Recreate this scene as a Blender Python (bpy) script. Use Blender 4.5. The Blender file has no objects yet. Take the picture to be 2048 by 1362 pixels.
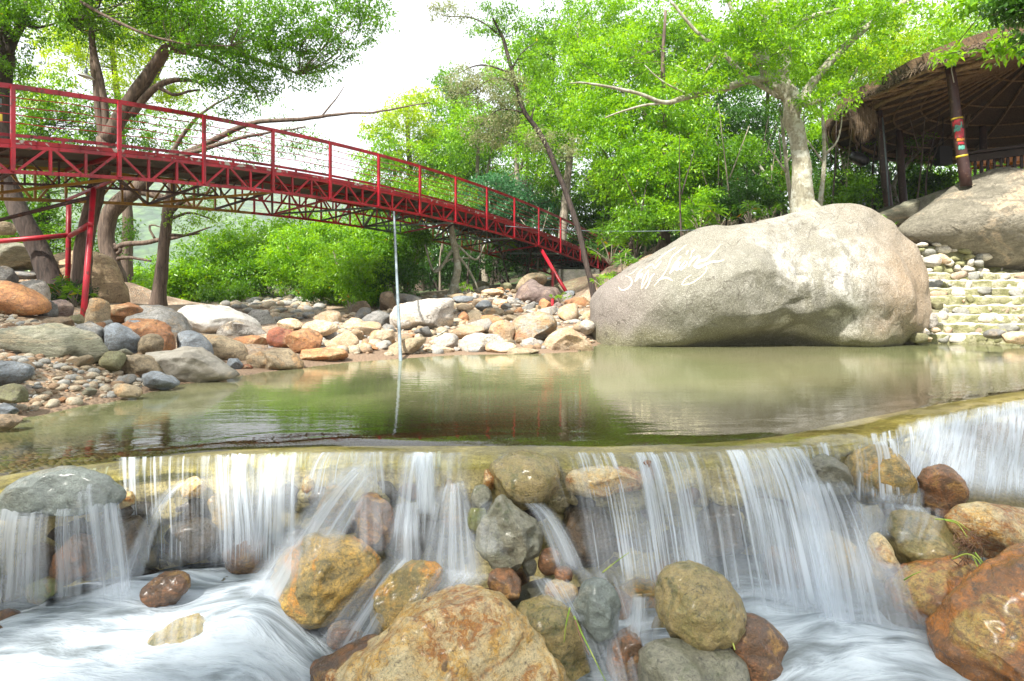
import bpy, bmesh, math, random
import numpy as np
from mathutils import Vector, noise as mnoise
from mathutils.bvhtree import BVHTree

sc = bpy.context.scene
# ------------------------------------------------------------------ camera
F = 1250.0; HY = 600.0; H = 0.85            # focal length in photo pixels, horizon row, eye height above the pool
cam_d = bpy.data.cameras.new("camera"); cam = bpy.data.objects.new("camera", cam_d)
sc.collection.objects.link(cam); sc.camera = cam
cam_d.sensor_width = 36; cam_d.lens = F / 2048 * 36
cam_d.shift_y = -(681 - HY) / 2048
cam_d.clip_start = 0.05; cam_d.clip_end = 5000
cam.location = (0, 0, H); cam.rotation_euler = (math.radians(90), 0, 0)
# ------------------------------------------------------------------ light
SUN = Vector((-0.36, -0.52, 0.78)).normalized()      # direction to the sun
w = bpy.data.worlds.new("World"); sc.world = w; w.use_nodes = True
nt = w.node_tree; nt.nodes.clear()
sky = nt.nodes.new("ShaderNodeTexSky"); sky.sky_type = 'NISHITA'; sky.sun_disc = False
sky.sun_elevation = math.asin(SUN.z); sky.sun_rotation = math.atan2(SUN.x, SUN.y)
sky.air_density = 1.0; sky.dust_density = 6.0; sky.ozone_density = 0.6; sky.altitude = 0
bg = nt.nodes.new("ShaderNodeBackground"); bg.inputs[1].default_value = 0.15
out = nt.nodes.new("ShaderNodeOutputWorld")
# thin bright cloud over most of the sky, clear patches between
tcw = nt.nodes.new("ShaderNodeTexCoord"); cl = nt.nodes.new("ShaderNodeTexNoise"); cl.inputs['Scale'].default_value = 2.2; cl.inputs['Detail'].default_value = 6
crw = nt.nodes.new("ShaderNodeValToRGB"); crw.color_ramp.elements[0].position = .25; crw.color_ramp.elements[0].color = (.78,) * 3 + (1,); crw.color_ramp.elements[1].position = .6; crw.color_ramp.elements[1].color = (1, 1, 1, 1)
mxw = nt.nodes.new("ShaderNodeMix"); mxw.data_type = 'RGBA'; mxw.inputs[7].default_value = (4.1, 4.25, 4.45, 1)
nt.links.new(tcw.outputs['Generated'], cl.inputs[0]); nt.links.new(cl.outputs[0], crw.inputs[0]); nt.links.new(crw.outputs[0], mxw.inputs[0]); nt.links.new(sky.outputs[0], mxw.inputs[6])
nt.links.new(mxw.outputs[2], bg.inputs[0]); nt.links.new(bg.outputs[0], out.inputs[0])
sl = bpy.data.lights.new("sun", 'SUN'); sl.energy = 5.0; sl.angle = math.radians(2); sl.color = (1.0, 0.95, 0.87)
so = bpy.data.objects.new("sun", sl); sc.collection.objects.link(so)
so.rotation_euler = SUN.to_track_quat('Z', 'Y').to_euler(); so.location = (-20, -10, 40)
sc.view_settings.view_transform = 'Standard'; sc.view_settings.look = 'None'
sc.view_settings.exposure = 1.38; sc.view_settings.gamma = 1.0; sc.view_settings.use_curve_mapping = False
sc.cycles.transparent_max_bounces = 24
sc.cycles.max_bounces = 8; sc.cycles.caustics_reflective = False; sc.cycles.caustics_refractive = False

# ------------------------------------------------------------------ helpers
rng = np.random.default_rng(7); random.seed(7)
def P(px, py, D): return np.array(((px - 1024) / F * D, D, H - (py - HY) / F * D))
def on_water(px, py): return P(px, py, H * F / (py - HY))

def link(o, parent=None):
    sc.collection.objects.link(o)
    if parent is not None: o.parent = parent
    return o
def tag(o, label=None, cat=None, group=None, kind=None):
    if label: o['label'] = label
    if cat: o['category'] = cat
    if group: o['group'] = group
    if kind: o['kind'] = kind
    return o
def empty(name, loc, label=None, cat=None, group=None):
    o = bpy.data.objects.new(name, None); o.location = tuple(loc); o.empty_display_size = .2
    link(o); return tag(o, label, cat, group)

def hash3(ix, iy, iz, s):
    n = (ix * 374761393 + iy * 668265263 + iz * 2147483647 + s * 1274126177) & 0xffffffff
    n = ((n ^ (n >> 13)) * 1274126177) & 0xffffffff
    n = (n ^ (n >> 16)) & 0xffffff
    return n / float(0xffffff)
def vnoise(p, s=0):
    p = np.asarray(p, float); i = np.floor(p).astype(np.int64); f = p - i; f = f * f * (3 - 2 * f)
    r = 0
    for dx in (0, 1):
        for dy in (0, 1):
            for dz in (0, 1):
                wgt = (f[..., 0] if dx else 1 - f[..., 0]) * (f[..., 1] if dy else 1 - f[..., 1]) * (f[..., 2] if dz else 1 - f[..., 2])
                r = r + wgt * hash3(i[..., 0] + dx, i[..., 1] + dy, i[..., 2] + dz, s)
    return r * 2 - 1
def fbm(p, octv=4, s=0):
    p = np.asarray(p, float); a = 1.0; r = 0; t = 0
    for k in range(octv):
        r = r + a * vnoise(p * (2 ** k) + 17.3 * k, s + k); t += a; a *= .5
    return r / t
def sstep(x, a, b):
    t = np.clip((x - a) / (b - a), 0, 1); return t * t * (3 - 2 * t)

def mesh_np(name, V, Fc, mat=None, smooth=True, parent=None, loc=None, mats=None, midx=None):
    me = bpy.data.meshes.new(name)
    V = np.asarray(V, float)
    if loc is not None: V = V - np.asarray(loc)
    if isinstance(Fc, np.ndarray):
        n = Fc.shape[1]
        me.vertices.add(len(V)); me.vertices.foreach_set('co', V.ravel())
        me.loops.add(Fc.size); me.loops.foreach_set('vertex_index', Fc.ravel().astype(np.int32))
        me.polygons.add(len(Fc)); me.polygons.foreach_set('loop_start', np.arange(0, Fc.size, n, dtype=np.int32))
        me.update(calc_edges=True)
    else:
        me.from_pydata(V.tolist(), [], Fc)
    for m in (mats or ([mat] if mat else [])): me.materials.append(m)
    if midx is not None: me.polygons.foreach_set('material_index', np.asarray(midx, dtype=np.int32))
    if smooth: me.polygons.foreach_set('use_smooth', np.ones(len(me.polygons), bool))
    me.validate(); me.update()
    o = bpy.data.objects.new(name, me)
    if loc is not None: o.location = tuple(loc)
    return link(o, parent)

class MB:                                     # collects solid pieces for one mesh
    def __init__(s): s.V = []; s.F = []; s.M = []; s.n = 0
    def add(s, V, Fc, m=0):
        V = np.asarray(V, float); s.V.append(V)
        s.F += [[int(i) + s.n for i in f] for f in Fc]; s.M += [m] * len(Fc); s.n += len(V)
    def box(s, c, sx, sy, sz, ax=None, m=0):
        X, Y, Z = ax if ax is not None else (np.array((1, 0, 0.)), np.array((0, 1., 0)), np.array((0, 0, 1.)))
        V = [np.array(c) + X * sx * a + Y * sy * b + Z * sz * d for a in (-.5, .5) for b in (-.5, .5) for d in (-.5, .5)]
        s.add(V, [(0, 1, 3, 2), (4, 6, 7, 5), (0, 4, 5, 1), (2, 3, 7, 6), (0, 2, 6, 4), (1, 5, 7, 3)], m)
    def bar(s, a, b, w, h, up=(0, 0, 1), m=0):  # square bar from a to b
        a = np.array(a, float); b = np.array(b, float); d = b - a; L = np.linalg.norm(d); d /= L
        u = np.array(up, float); r = np.cross(d, u)
        if np.linalg.norm(r) < 1e-3: r = np.cross(d, (0, 1, 0))
        r /= np.linalg.norm(r); u = np.cross(r, d)
        s.box((a + b) / 2, L, w, h, (d, r, u), m)
    def tube(s, pts, rad, seg=8, m=0, cap=True):
        pts = np.asarray(pts, float); n = len(pts); rad = np.broadcast_to(rad, (n,))
        T = np.gradient(pts, axis=0); T /= np.linalg.norm(T, axis=1)[:, None] + 1e-9
        r0 = np.cross(T[0], (0.13, 0.9, 0.2)); r0 /= np.linalg.norm(r0)
        V = []
        for i in range(n):
            r0 = r0 - T[i] * np.dot(r0, T[i]); r0 /= np.linalg.norm(r0) + 1e-9
            q = np.cross(T[i], r0)
            a = np.arange(seg) * 2 * np.pi / seg
            V.append(pts[i] + rad[i] * (np.cos(a)[:, None] * r0 + np.sin(a)[:, None] * q))
        V = np.concatenate(V); Fc = []
        for i in range(n - 1):
            for k in range(seg):
                Fc.append((i * seg + k, i * seg + (k + 1) % seg, (i + 1) * seg + (k + 1) % seg, (i + 1) * seg + k))
        if cap: Fc.append(tuple(range(seg))[::-1]); Fc.append(tuple((n - 1) * seg + k for k in range(seg)))
        s.add(V, Fc, m)
    def build(s, name, mat, parent=None, smooth=False, loc=None):
        mats = mat if isinstance(mat, list) else [mat]
        if loc is None and parent is None: loc = np.concatenate(s.V).mean(0)
        V = np.concatenate(s.V)
        if parent is not None: V = V - np.array(parent.location)
        return mesh_np(name, V, s.F, None, smooth, parent, loc, mats, s.M)

def catmull(pts, n=6):
    p = np.asarray(pts, float); p = np.vstack([2 * p[0] - p[1], p, 2 * p[-1] - p[-2]]); o = []
    for i in range(1, len(p) - 2):
        for t in np.arange(n) / n:
            o.append(.5 * (2 * p[i] + (p[i + 1] - p[i - 1]) * t + (2 * p[i - 1] - 5 * p[i] + 4 * p[i + 1] - p[i + 2]) * t * t + (3 * p[i] - p[i - 1] - 3 * p[i + 1] + p[i + 2]) * t ** 3))
    o.append(p[-2]); return np.array(o)

# ------------------------------------------------------------------ materials
def new_mat(name):
    m = bpy.data.materials.new(name); m.use_nodes = True; t = m.node_tree; t.nodes.clear()
    o = t.nodes.new("ShaderNodeOutputMaterial"); return m, t, o
def N(t, typ, **kw):
    n = t.nodes.new(typ)
    for k, v in kw.items():
        if k.startswith('i_'):
            key = k[2:]; key = int(key) if key.isdigit() else key.replace('_', ' ')
            n.inputs[key].default_value = v
        else: setattr(n, k, v)
    return n
def ramp(t, src, stops, interp='LINEAR'):
    r = t.nodes.new("ShaderNodeValToRGB"); r.color_ramp.interpolation = interp
    e = r.color_ramp.elements
    while len(e) < len(stops): e.new(.5)
    for k, (p, c) in enumerate(stops):
        e[k].position = p; e[k].color = (c, c, c, 1) if isinstance(c, (int, float)) else (*c, 1)
    t.links.new(src, r.inputs[0]); return r
def mixc(t, fac, a, b, bt='MIX'):
    m = t.nodes.new("ShaderNodeMix"); m.data_type = 'RGBA'; m.blend_type = bt
    for s, v in ((0, fac), (6, a), (7, b)):
        if isinstance(v, bpy.types.NodeSocket): t.links.new(v, m.inputs[s])
        elif s == 0: m.inputs[s].default_value = v
        else: m.inputs[s].default_value = (*v, 1)
    return m.outputs[2]
def coords(t, scale=(1, 1, 1), rot=(0, 0, 0), kind='Object', jitter=False):
    c = t.nodes.new("ShaderNodeTexCoord"); m = t.nodes.new("ShaderNodeMapping")
    m.inputs['Scale'].default_value = scale; m.inputs['Rotation'].default_value = rot
    src = c.outputs[kind]
    if jitter:
        oi = t.nodes.new("ShaderNodeObjectInfo"); mu = N(t, "ShaderNodeMath", operation='MULTIPLY'); mu.inputs[1].default_value = 37.0
        t.links.new(oi.outputs['Random'], mu.inputs[0])
        ad = N(t, "ShaderNodeVectorMath", operation='ADD'); t.links.new(src, ad.inputs[0]); t.links.new(mu.outputs[0], ad.inputs[1]); src = ad.outputs[0]
    t.links.new(src, m.inputs[0]); return m.outputs[0]

def rockmat(name, c1, c2, c3, spk=(.08, .07, .05), sc_=1.0, rough=.85, bump=.5, streak=1.0, stain=.55, vary=.25):
    """three mineral colours in patches, dark specks, veins; object coordinates so it stays with the stone"""
    m, t, o = new_mat(name); L = t.links.new
    co = coords(t, (sc_, sc_, sc_ * streak), (.5, .3, .2), jitter=True)
    n1 = N(t, "ShaderNodeTexNoise", i_Scale=2.2, i_Detail=8.0, i_Roughness=.62, i_Distortion=.6); L(co, n1.inputs[0])
    n2 = N(t, "ShaderNodeTexNoise", i_Scale=1.1, i_Detail=5.0, i_Roughness=.6, i_Distortion=1.2); L(co, n2.inputs[0])
    n3 = N(t, "ShaderNodeTexNoise", i_Scale=26.0, i_Detail=4.0, i_Roughness=.7); L(co, n3.inputs[0])
    n4 = N(t, "ShaderNodeTexNoise", i_Scale=7.0, i_Detail=9.0, i_Roughness=.7, i_Distortion=2.0); L(co, n4.inputs[0])
    a = mixc(t, ramp(t, n1.outputs[0], [(.43, 0.), (.56, 1.)]).outputs[0], c1, c2)
    b = mixc(t, ramp(t, n2.outputs[0], [(stain, 0.), (stain + .08, 1.)]).outputs[0], a, c3)
    n5 = N(t, "ShaderNodeTexNoise", i_Scale=8.5, i_Detail=10.0, i_Roughness=.72, i_Distortion=.8); L(co, n5.inputs[0])
    cw = coords(t, (sc_ * .7, sc_ * .7, sc_ * 2.0 * streak), (.6, .5, .3), jitter=True)
    wv = N(t, "ShaderNodeTexNoise", i_Scale=3.2, i_Detail=6.0, i_Roughness=.6, i_Distortion=2.6); L(cw, wv.inputs[0])
    b = mixc(t, ramp(t, n5.outputs[0], [(.50, 0.), (.56, .65)]).outputs[0], b, c2)
    b = mixc(t, ramp(t, wv.outputs[0], [(.52, 0.), (.60, .6)]).outputs[0], b, tuple(x * .55 for x in c2))
    d = mixc(t, ramp(t, n3.outputs[0], [(.34, .6), (.43, 0.)]).outputs[0], b, spk)
    d = mixc(t, ramp(t, n5.outputs[0], [(.36, .8), (.43, 0.)]).outputs[0], d, spk)
    e = mixc(t, ramp(t, n4.outputs[0], [(.475, 0.), (.50, .7), (.525, 0.)]).outputs[0], d, spk)
    g = mixc(t, ramp(t, n3.outputs[0], [(.57, 0.), (.70, .4)]).outputs[0], e, (min(1, c1[0] * 1.6), min(1, c1[1] * 1.6), min(1, c1[2] * 1.6)))
    oi = N(t, "ShaderNodeObjectInfo"); mr = N(t, "ShaderNodeMapRange"); mr.inputs[3].default_value = 1 - vary; mr.inputs[4].default_value = 1 + vary
    L(oi.outputs['Random'], mr.inputs[0])
    hv = N(t, "ShaderNodeHueSaturation"); L(mr.outputs[0], hv.inputs['Value']); L(g, hv.inputs['Color'])
    bs = N(t, "ShaderNodeBsdfPrincipled", i_Roughness=rough); L(hv.outputs[0], bs.inputs['Base Color'])
    if rough < .5:
        bs.inputs['Coat Weight'].default_value = .5; bs.inputs['Coat Roughness'].default_value = .26
    if rough < .6:
        L(ramp(t, n4.outputs[0], [(.35, rough * .6), (.65, min(1, rough * 1.6))]).outputs[0], bs.inputs['Roughness'])
    ad = N(t, "ShaderNodeMath", operation='MULTIPLY_ADD'); ad.inputs[1].default_value = .3; ae = N(t, "ShaderNodeMath", operation='ADD')
    L(n3.outputs[0], ad.inputs[0]); L(n4.outputs[0], ad.inputs[2]); L(ad.outputs[0], ae.inputs[0]); L(n5.outputs[0], ae.inputs[1]); ad = ae
    bp = N(t, "ShaderNodeBump", i_Strength=min(1., bump * 1.3), i_Distance=.055 / max(sc_, .3)); L(ad.outputs[0], bp.inputs['Height']); L(bp.outputs[0], bs.inputs['Normal'])
    L(bs.outputs[0], o.inputs[0]); return m

K = {}
K['pale']   = rockmat("rock_pale", (.52, .49, .44), (.38, .35, .31), (.54, .43, .30), rough=.8, sc_=1.2)
K['cream']  = rockmat("rock_cream", (.58, .47, .33), (.48, .34, .21), (.60, .33, .14), rough=.8, sc_=1.5)
K['grey']   = rockmat("rock_grey", (.30, .29, .27), (.20, .20, .19), (.32, .26, .19), rough=.8, sc_=1.3)
K['slate']  = rockmat("rock_slate", (.22, .25, .28), (.15, .17, .19), (.27, .28, .28), rough=.75, sc_=2.2, bump=.6)
K['orange'] = rockmat("rock_orange", (.50, .24, .09), (.36, .16, .07), (.50, .36, .20), rough=.7, sc_=1.6)
K['rust']   = rockmat("rock_rust", (.34, .11, .05), (.24, .08, .05), (.40, .22, .10), rough=.55, sc_=1.6)
K['tan']    = rockmat("rock_tan", (.38, .30, .19), (.28, .22, .14), (.40, .24, .11), rough=.8, sc_=1.6)
K['brown']  = rockmat("rock_brown", (.26, .18, .11), (.18, .13, .08), (.30, .20, .11), rough=.75, sc_=1.4)
K['olive']  = rockmat("rock_olive", (.19, .19, .10), (.14, .13, .06), (.26, .22, .12), rough=.7, sc_=2.2)
K['purple'] = rockmat("rock_purple", (.25, .19, .17), (.17, .12, .11), (.32, .23, .18), rough=.75, sc_=1.2)
K['banded'] = rockmat("rock_banded", (.30, .29, .22), (.19, .19, .13), (.34, .29, .19), rough=.75, sc_=1.3, streak=3.2)
# wet stones of the weir
K['wgold']  = rockmat("wet_gold_rock", (.62, .36, .08), (.72, .58, .32), (.42, .17, .03), spk=(.07, .04, .02), rough=.32, sc_=3.2, bump=.7, stain=.50, vary=.08)
K['wtan']   = rockmat("wet_tan_rock", (.54, .34, .08), (.22, .17, .06), (.56, .24, .03), spk=(.05, .05, .02), rough=.36, sc_=3.4, bump=.7)
K['wolive'] = rockmat("wet_olive_rock", (.24, .20, .07), (.36, .27, .11), (.15, .14, .05), spk=(.04, .035, .02), rough=.3, sc_=4.2, bump=.8)
K['wbrown'] = rockmat("wet_brown_rock", (.30, .13, .05), (.13, .07, .035), (.40, .22, .06), spk=(.04, .03, .02), rough=.33, sc_=4.0, bump=.8)
K['wgrey']  = rockmat("wet_grey_rock", (.16, .16, .11), (.23, .22, .16), (.12, .13, .07), spk=(.04, .04, .03), rough=.38, sc_=3.6, bump=.9)
K['wblue']  = rockmat("wet_bluegrey_rock", (.26, .30, .27), (.19, .22, .20), (.30, .30, .24), spk=(.10, .11, .10), rough=.35, sc_=3.2, bump=.6)
K['wred']   = rockmat("wet_red_rock", (.44, .15, .015), (.20, .08, .018), (.40, .26, .06), spk=(.05, .035, .02), rough=.2, sc_=2.4, bump=.4, stain=.52, vary=.05)
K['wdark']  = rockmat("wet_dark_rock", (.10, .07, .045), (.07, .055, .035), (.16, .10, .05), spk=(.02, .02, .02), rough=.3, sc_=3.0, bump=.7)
K['wmoss']  = rockmat("wet_mossy_rock", (.12, .15, .03), (.17, .17, .05), (.25, .16, .05), spk=(.03, .03, .01), rough=.45, sc_=4.0, bump=.8)

def paint(name, col, rough=.45, chip=None, amt=.59, sc_=9):
    m, t, o = new_mat(name); L = t.links.new
    co = coords(t, (1, 1, 1)); n = N(t, "ShaderNodeTexNoise", i_Scale=float(sc_), i_Detail=6.0, i_Roughness=.65); L(co, n.inputs[0])
    n2 = N(t, "ShaderNodeTexNoise", i_Scale=2.0, i_Detail=3.0); L(co, n2.inputs[0])
    dark = tuple(c * .42 for c in col)
    a = mixc(t, ramp(t, n2.outputs[0], [(.35, 0.), (.7, 1.)]).outputs[0], col, dark)
    b = mixc(t, ramp(t, n.outputs[0], [(amt, 0.), (amt + .04, 1.)]).outputs[0], a, chip or tuple(c * .45 for c in col))
    bs = N(t, "ShaderNodeBsdfPrincipled", i_Roughness=rough); L(b, bs.inputs['Base Color'])
    bp = N(t, "ShaderNodeBump", i_Strength=.25, i_Distance=.004); L(n.outputs[0], bp.inputs['Height']); L(bp.outputs[0], bs.inputs['Normal'])
    L(bs.outputs[0], o.inputs[0]); return m
M = {}
M['red'] = paint("red_paint", (.46, .010, .026), .4, (.13, .03, .02), .585)
M['deck'] = paint("worn_red_deck_edge", (.40, .02, .03), .7, (.42, .40, .36), .56, 5)
M['deckw'] = paint("grey_deck_boards", (.10, .095, .085), .9, (.18, .16, .13), .6, 4)
M['yellow'] = paint("ochre_paint", (.40, .22, .02), .5, (.20, .09, .03), .6)
M['green'] = paint("grey_green_paint", (.11, .17, .13), .5, (.16, .11, .07), .6)
M['orangep'] = paint("orange_primer", (.42, .12, .03), .5, (.20, .07, .03), .6)
M['rusty'] = paint("rusty_steel", (.07, .035, .03), .7, (.13, .06, .04), .55)
M['galv'] = paint("galvanised_steel", (.19, .24, .27), .35, (.25, .29, .31), .6)
M['concrete'] = rockmat("concrete", (.15, .145, .12), (.10, .098, .085), (.08, .09, .06), rough=.9, sc_=1.5)  # darkened so the abutment's shade sits in the colour
M['postw'] = paint("dark_brown_post", (.055, .020, .016), .5, (.09, .05, .035), .58)
M['blackp'] = paint("black_plastic", (.012, .012, .013), .4)
M['whitep'] = paint("white_enamel", (.55, .55, .52), .4, (.4, .38, .33), .7)
M['orange_pl'] = paint("orange_plastic", (.75, .26, .02), .35)
M['signy'] = paint("yellow_sign", (.75, .55, .03), .5)
M['teal'] = paint("teal_paint", (.10, .38, .30), .5)
M['letter'] = paint("cream_lettering_paint", (.86, .80, .52), .7, (.66, .60, .40), .66, 20)
M['darkwood'] = paint("dark_wood", (.045, .022, .018), .5, (.08, .05, .04), .6)

def woodmat(name, c1, c2, sc_=1., stretch=.12, bump=.8, lich=None):
    m, t, o = new_mat(name); L = t.links.new
    co = coords(t, (sc_, sc_, sc_ * stretch), jitter=True)
    n = N(t, "ShaderNodeTexNoise", i_Scale=14.0, i_Detail=6.0, i_Roughness=.7, i_Distortion=.8); L(co, n.inputs[0])
    c2o = coords(t, (1, 1, 1), jitter=True); n2 = N(t, "ShaderNodeTexNoise", i_Scale=5.0, i_Detail=6.0, i_Roughness=.7); L(c2o, n2.inputs[0])
    a = mixc(t, ramp(t, n.outputs[0], [(.36, 0.), (.6, 1.)]).outputs[0], c2, c1)
    if lich: a = mixc(t, ramp(t, n2.outputs[0], [(.50, 0.), (.58, .8)]).outputs[0], a, lich)
    bs = N(t, "ShaderNodeBsdfPrincipled", i_Roughness=.9); L(a, bs.inputs['Base Color'])
    bp = N(t, "ShaderNodeBump", i_Strength=bump, i_Distance=.03); L(n.outputs[0], bp.inputs['Height']); L(bp.outputs[0], bs.inputs['Normal'])
    L(bs.outputs[0], o.inputs[0]); return m
M['bark_brown'] = woodmat("brown_furrowed_bark", (.16, .115, .085), (.05, .034, .026))
M['bark_dark'] = woodmat("dark_furrowed_bark", (.075, .055, .045), (.022, .016, .013))
M['bark_pale'] = woodmat("pale_lichened_bark", (.30, .285, .21), (.16, .145, .10), lich=(.42, .43, .36), stretch=.5, bump=.4)
M['bark_grey'] = woodmat("grey_twig_bark", (.30, .26, .20), (.15, .12, .09), stretch=.4)
M['pole_wood'] = woodmat("pole_wood", (.34, .24, .14), (.19, .12, .07))
M['thatch'] = woodmat("thatch_straw", (.15, .095, .05), (.045, .028, .016), sc_=2.0, stretch=.12, bump=1.)
M['thatch_dry'] = woodmat("pale_dry_fronds", (.17, .12, .075), (.06, .042, .027), sc_=2)

def leafmat(name, c1, c2, c3=None, trans=.46, hi=.0, gloss=.35):
    m, t, o = new_mat(name); L = t.links.new
    at = N(t, "ShaderNodeAttribute", attribute_name='lv')
    stops = [(0., c1), (.75, c2)] + ([(.97, c2), (.985, c3)] if c3 else [])
    col = ramp(t, at.outputs['Fac'], stops)
    bs = N(t, "ShaderNodeBsdfPrincipled", i_Roughness=gloss); L(col.outputs[0], bs.inputs['Base Color'])
    tr = N(t, "ShaderNodeBsdfTranslucent"); hv = N(t, "ShaderNodeHueSaturation", i_Saturation=1.1, i_Value=1.5, i_Hue=.485)
    L(col.outputs[0], hv.inputs['Color']); L(hv.outputs[0], tr.inputs[0])
    mx = N(t, "ShaderNodeMixShader"); mx.inputs[0].default_value = trans
    L(bs.outputs[0], mx.inputs[1]); L(tr.outputs[0], mx.inputs[2]); L(mx.outputs[0], o.inputs[0]); return m
LM = {
 'deep':   leafmat("deep_green_leaves", (.020, .070, .012), (.055, .15, .022), (.30, .16, .02)),
 'deepb':  leafmat("glossy_dark_green_leaves", (.030, .11, .010), (.12, .28, .018), (.30, .24, .03), trans=.5),
 'mid':    leafmat("mid_green_leaves", (.024, .10, .008), (.14, .31, .018), (.45, .22, .02)),
 'bright': leafmat("bright_green_leaves", (.065, .20, .010), (.24, .46, .020), (.55, .42, .03)),
 'lime':   leafmat("lime_green_leaves", (.16, .30, .010), (.38, .52, .020)),
 'blue':   leafmat("blue_green_leaves", (.030, .11, .045), (.075, .20, .085)),
 'shade':  leafmat("shade_tinted_leaves", (.012, .045, .008), (.035, .10, .016)),  # understory shade put into the leaf colour
 'dry':    leafmat("sparse_dry_leaves", (.14, .18, .07), (.26, .28, .14)),
}

# ------------------------------------------------------------------ weir line (world metres)
LIPX = [(-200, 1010), (-60, 975), (0, 962), (200, 938), (400, 916), (550, 908), (700, 905), (1000, 905), (1300, 905), (1500, 897), (1650, 884), (1750, 868), (1850, 842), (1950, 820), (2048, 800), (2200, 775), (2420, 752)]
lip = np.array([P(x, y, (H + .03) * F / (y - HY))[:2] for x, y in LIPX])
lip = np.vstack([[-7.5, 1.2], [-4.2, 2.25], lip])
lipc = catmull(np.column_stack([lip, np.zeros(len(lip))]), 8)[:, :2]
lipc = lipc[np.argsort(lipc[:, 0])]
def lipy(x): return np.interp(x, lipc[:, 0], lipc[:, 1])

# ------------------------------------------------------------------ rocks: everything measured in photo pixels and a distance
# (label, D, material, outline or (cx,cy,w,h), rot, facets, thickness factor, name)
BIG = []
def R(label, D, mat, e, rot=0, fc=0, th=.8, name='boulder', amp=.05, sub=4, ground=True, group=None, cat='boulder', dip=0):
    BIG.append(dict(label=label, D=D, mat=mat, e=e, rot=rot, fc=fc, th=th, name=name, amp=amp, sub=sub, ground=ground, group=group, cat=cat, dip=dip))
# the great boulder
R("huge pale grey boulder with cream painted script, standing in the pool", 12.7, 'main',
  [(1182, 720), (1187, 640), (1200, 590), (1248, 543), (1320, 499), (1395, 463), (1470, 443), (1560, 430), (1640, 417), (1692, 414), (1738, 426), (1782, 457), (1816, 502), (1836, 548), (1842, 600), (1830, 650), (1800, 690), (1700, 712), (1450, 735), (1260, 735)], th=.64, amp=.035, sub=6, ground=False, name='boulder')
R("large smooth brown and grey boulder below the thatched pavilion", 15.0, 'rback',
  [(1790, 470), (1830, 428), (1872, 398), (1925, 366), (1968, 347), (2010, 344), (2060, 356), (2150, 395), (2250, 490), (2160, 545), (1990, 545), (1905, 515), (1835, 492)], th=.55, amp=.04, sub=5, ground=False)
R("long low lichened slab sloping up beside the brown pavilion boulder", 16.8, 'banded', [(1700, 447), (1760, 425), (1850, 392), (1925, 366), (1935, 385), (1850, 430), (1780, 455)], th=.25, amp=.02, ground=False, name='stone_slab')
# left bank
R("orange brown elongated boulder at the left edge, above the gravel", 8.4, 'orange', [(-60, 575), (0, 562), (45, 578), (84, 605), (86, 628), (40, 630), (-60, 620)])
R("long grey green boulder with swirling veins on the left gravel bank", 6.1, 'banded', [(-10, 660), (60, 650), (130, 652), (185, 668), (214, 695), (205, 715), (160, 737), (110, 722), (30, 700), (-10, 690)], th=.5, sub=5)
R("blue grey flat topped rock at the left edge above the green stone", 4.9, 'slate', [(-30, 722), (10, 722), (55, 733), (52, 760), (0, 772), (-30, 765)], fc=8)
R("rounded mossy green stone at the left edge, under the slate rock", 4.55, 'olive', (22, 790, 70, 42))
R("small wedge of grey stone at the left edge near the water", 4.3, 'slate', (12, 820, 48, 26), rot=-20, fc=6)
R("brown wet stone lying in the water at the left edge", 4.05, 'brown', (8, 842, 64, 30))
R("tall round brown boulder behind the red bridge posts", 14.0, 'warmtan', [(95, 540), (120, 512), (165, 503), (210, 512), (240, 540), (256, 575), (254, 612), (190, 632), (110, 610)], sub=5)
R("striped grey boulder at the left edge behind the dark trunk", 14.5, 'banded', (20, 512, 105, 66), sub=5)
R("tan capstone balanced on the striped grey boulder", 14.5, 'tan', (2, 458, 52, 30), rot=5, ground=False)
R("pale flat slab below the striped grey boulder", 13.0, 'grey', (45, 551, 80, 18))
R("grey white round boulder left of the dark trunk base", 10.5, 'pale', (66, 588, 64, 62))
R("grey dark boulder behind the orange one at the left edge", 12.0, 'grey', (-5, 560, 60, 60))
R("olive tan boulder directly right of the thick red post", 9.0, 'tan', (194, 632, 48, 70), fc=5)
R("orange brown rough boulder beside the olive tan one by the red post", 9.6, 'orange', (247, 625, 82, 52), fc=6)
R("large dark grey rounded boulder in the middle of the left bank", 9.8, 'grey', [(252, 612), (300, 608), (345, 622), (370, 650), (372, 685), (320, 700), (270, 660)], th=.9, sub=5)
R("slate blue angular block on the left bank", 6.9, 'slate', [(212, 652), (236, 648), (272, 668), (281, 685), (273, 712), (245, 713), (216, 695)], fc=7)
R("orange and cream boulder with a grey cap on the left bank", 7.4, 'orange', [(250, 648), (275, 638), (310, 640), (340, 660), (353, 685), (345, 710), (310, 718), (270, 690)], sub=5)
R("small olive brown stone tucked under the orange and cream boulder", 6.9, 'tan', (302, 692, 46, 48))
R("grey angular stone on the grey cap of the left bank", 7.3, 'slate', (272, 652, 46, 26), fc=6, ground=False)
R("blue grey cracked rock between the grey boulder and the pyramid rock", 7.6, 'slate', [(358, 668), (378, 660), (408, 676), (424, 700), (412, 716), (360, 708)], fc=9)
R("pinkish tan sloping boulder behind the pyramid rock", 8.2, 'tan', [(392, 672), (430, 672), (470, 680), (496, 705), (480, 730), (430, 725), (400, 700)], fc=3)
R("smooth pale grey pyramid rock at the water's edge", 6.55, 'smooth', [(296, 705), (340, 700), (372, 693), (400, 698), (440, 725), (476, 750), (440, 762), (340, 774), (300, 745)], th=.6, sub=5, fc=2)
R("tan and grey speckled rock meeting the water near the rapids", 7.75, 'tan', [(492, 712), (530, 702), (575, 698), (600, 718), (604, 736), (560, 745), (500, 744)], sub=5, fc=4)
R("small grey stone between the pyramid rock and the speckled rock", 7.5, 'slate', (466, 729, 32, 34), fc=5)
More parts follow.
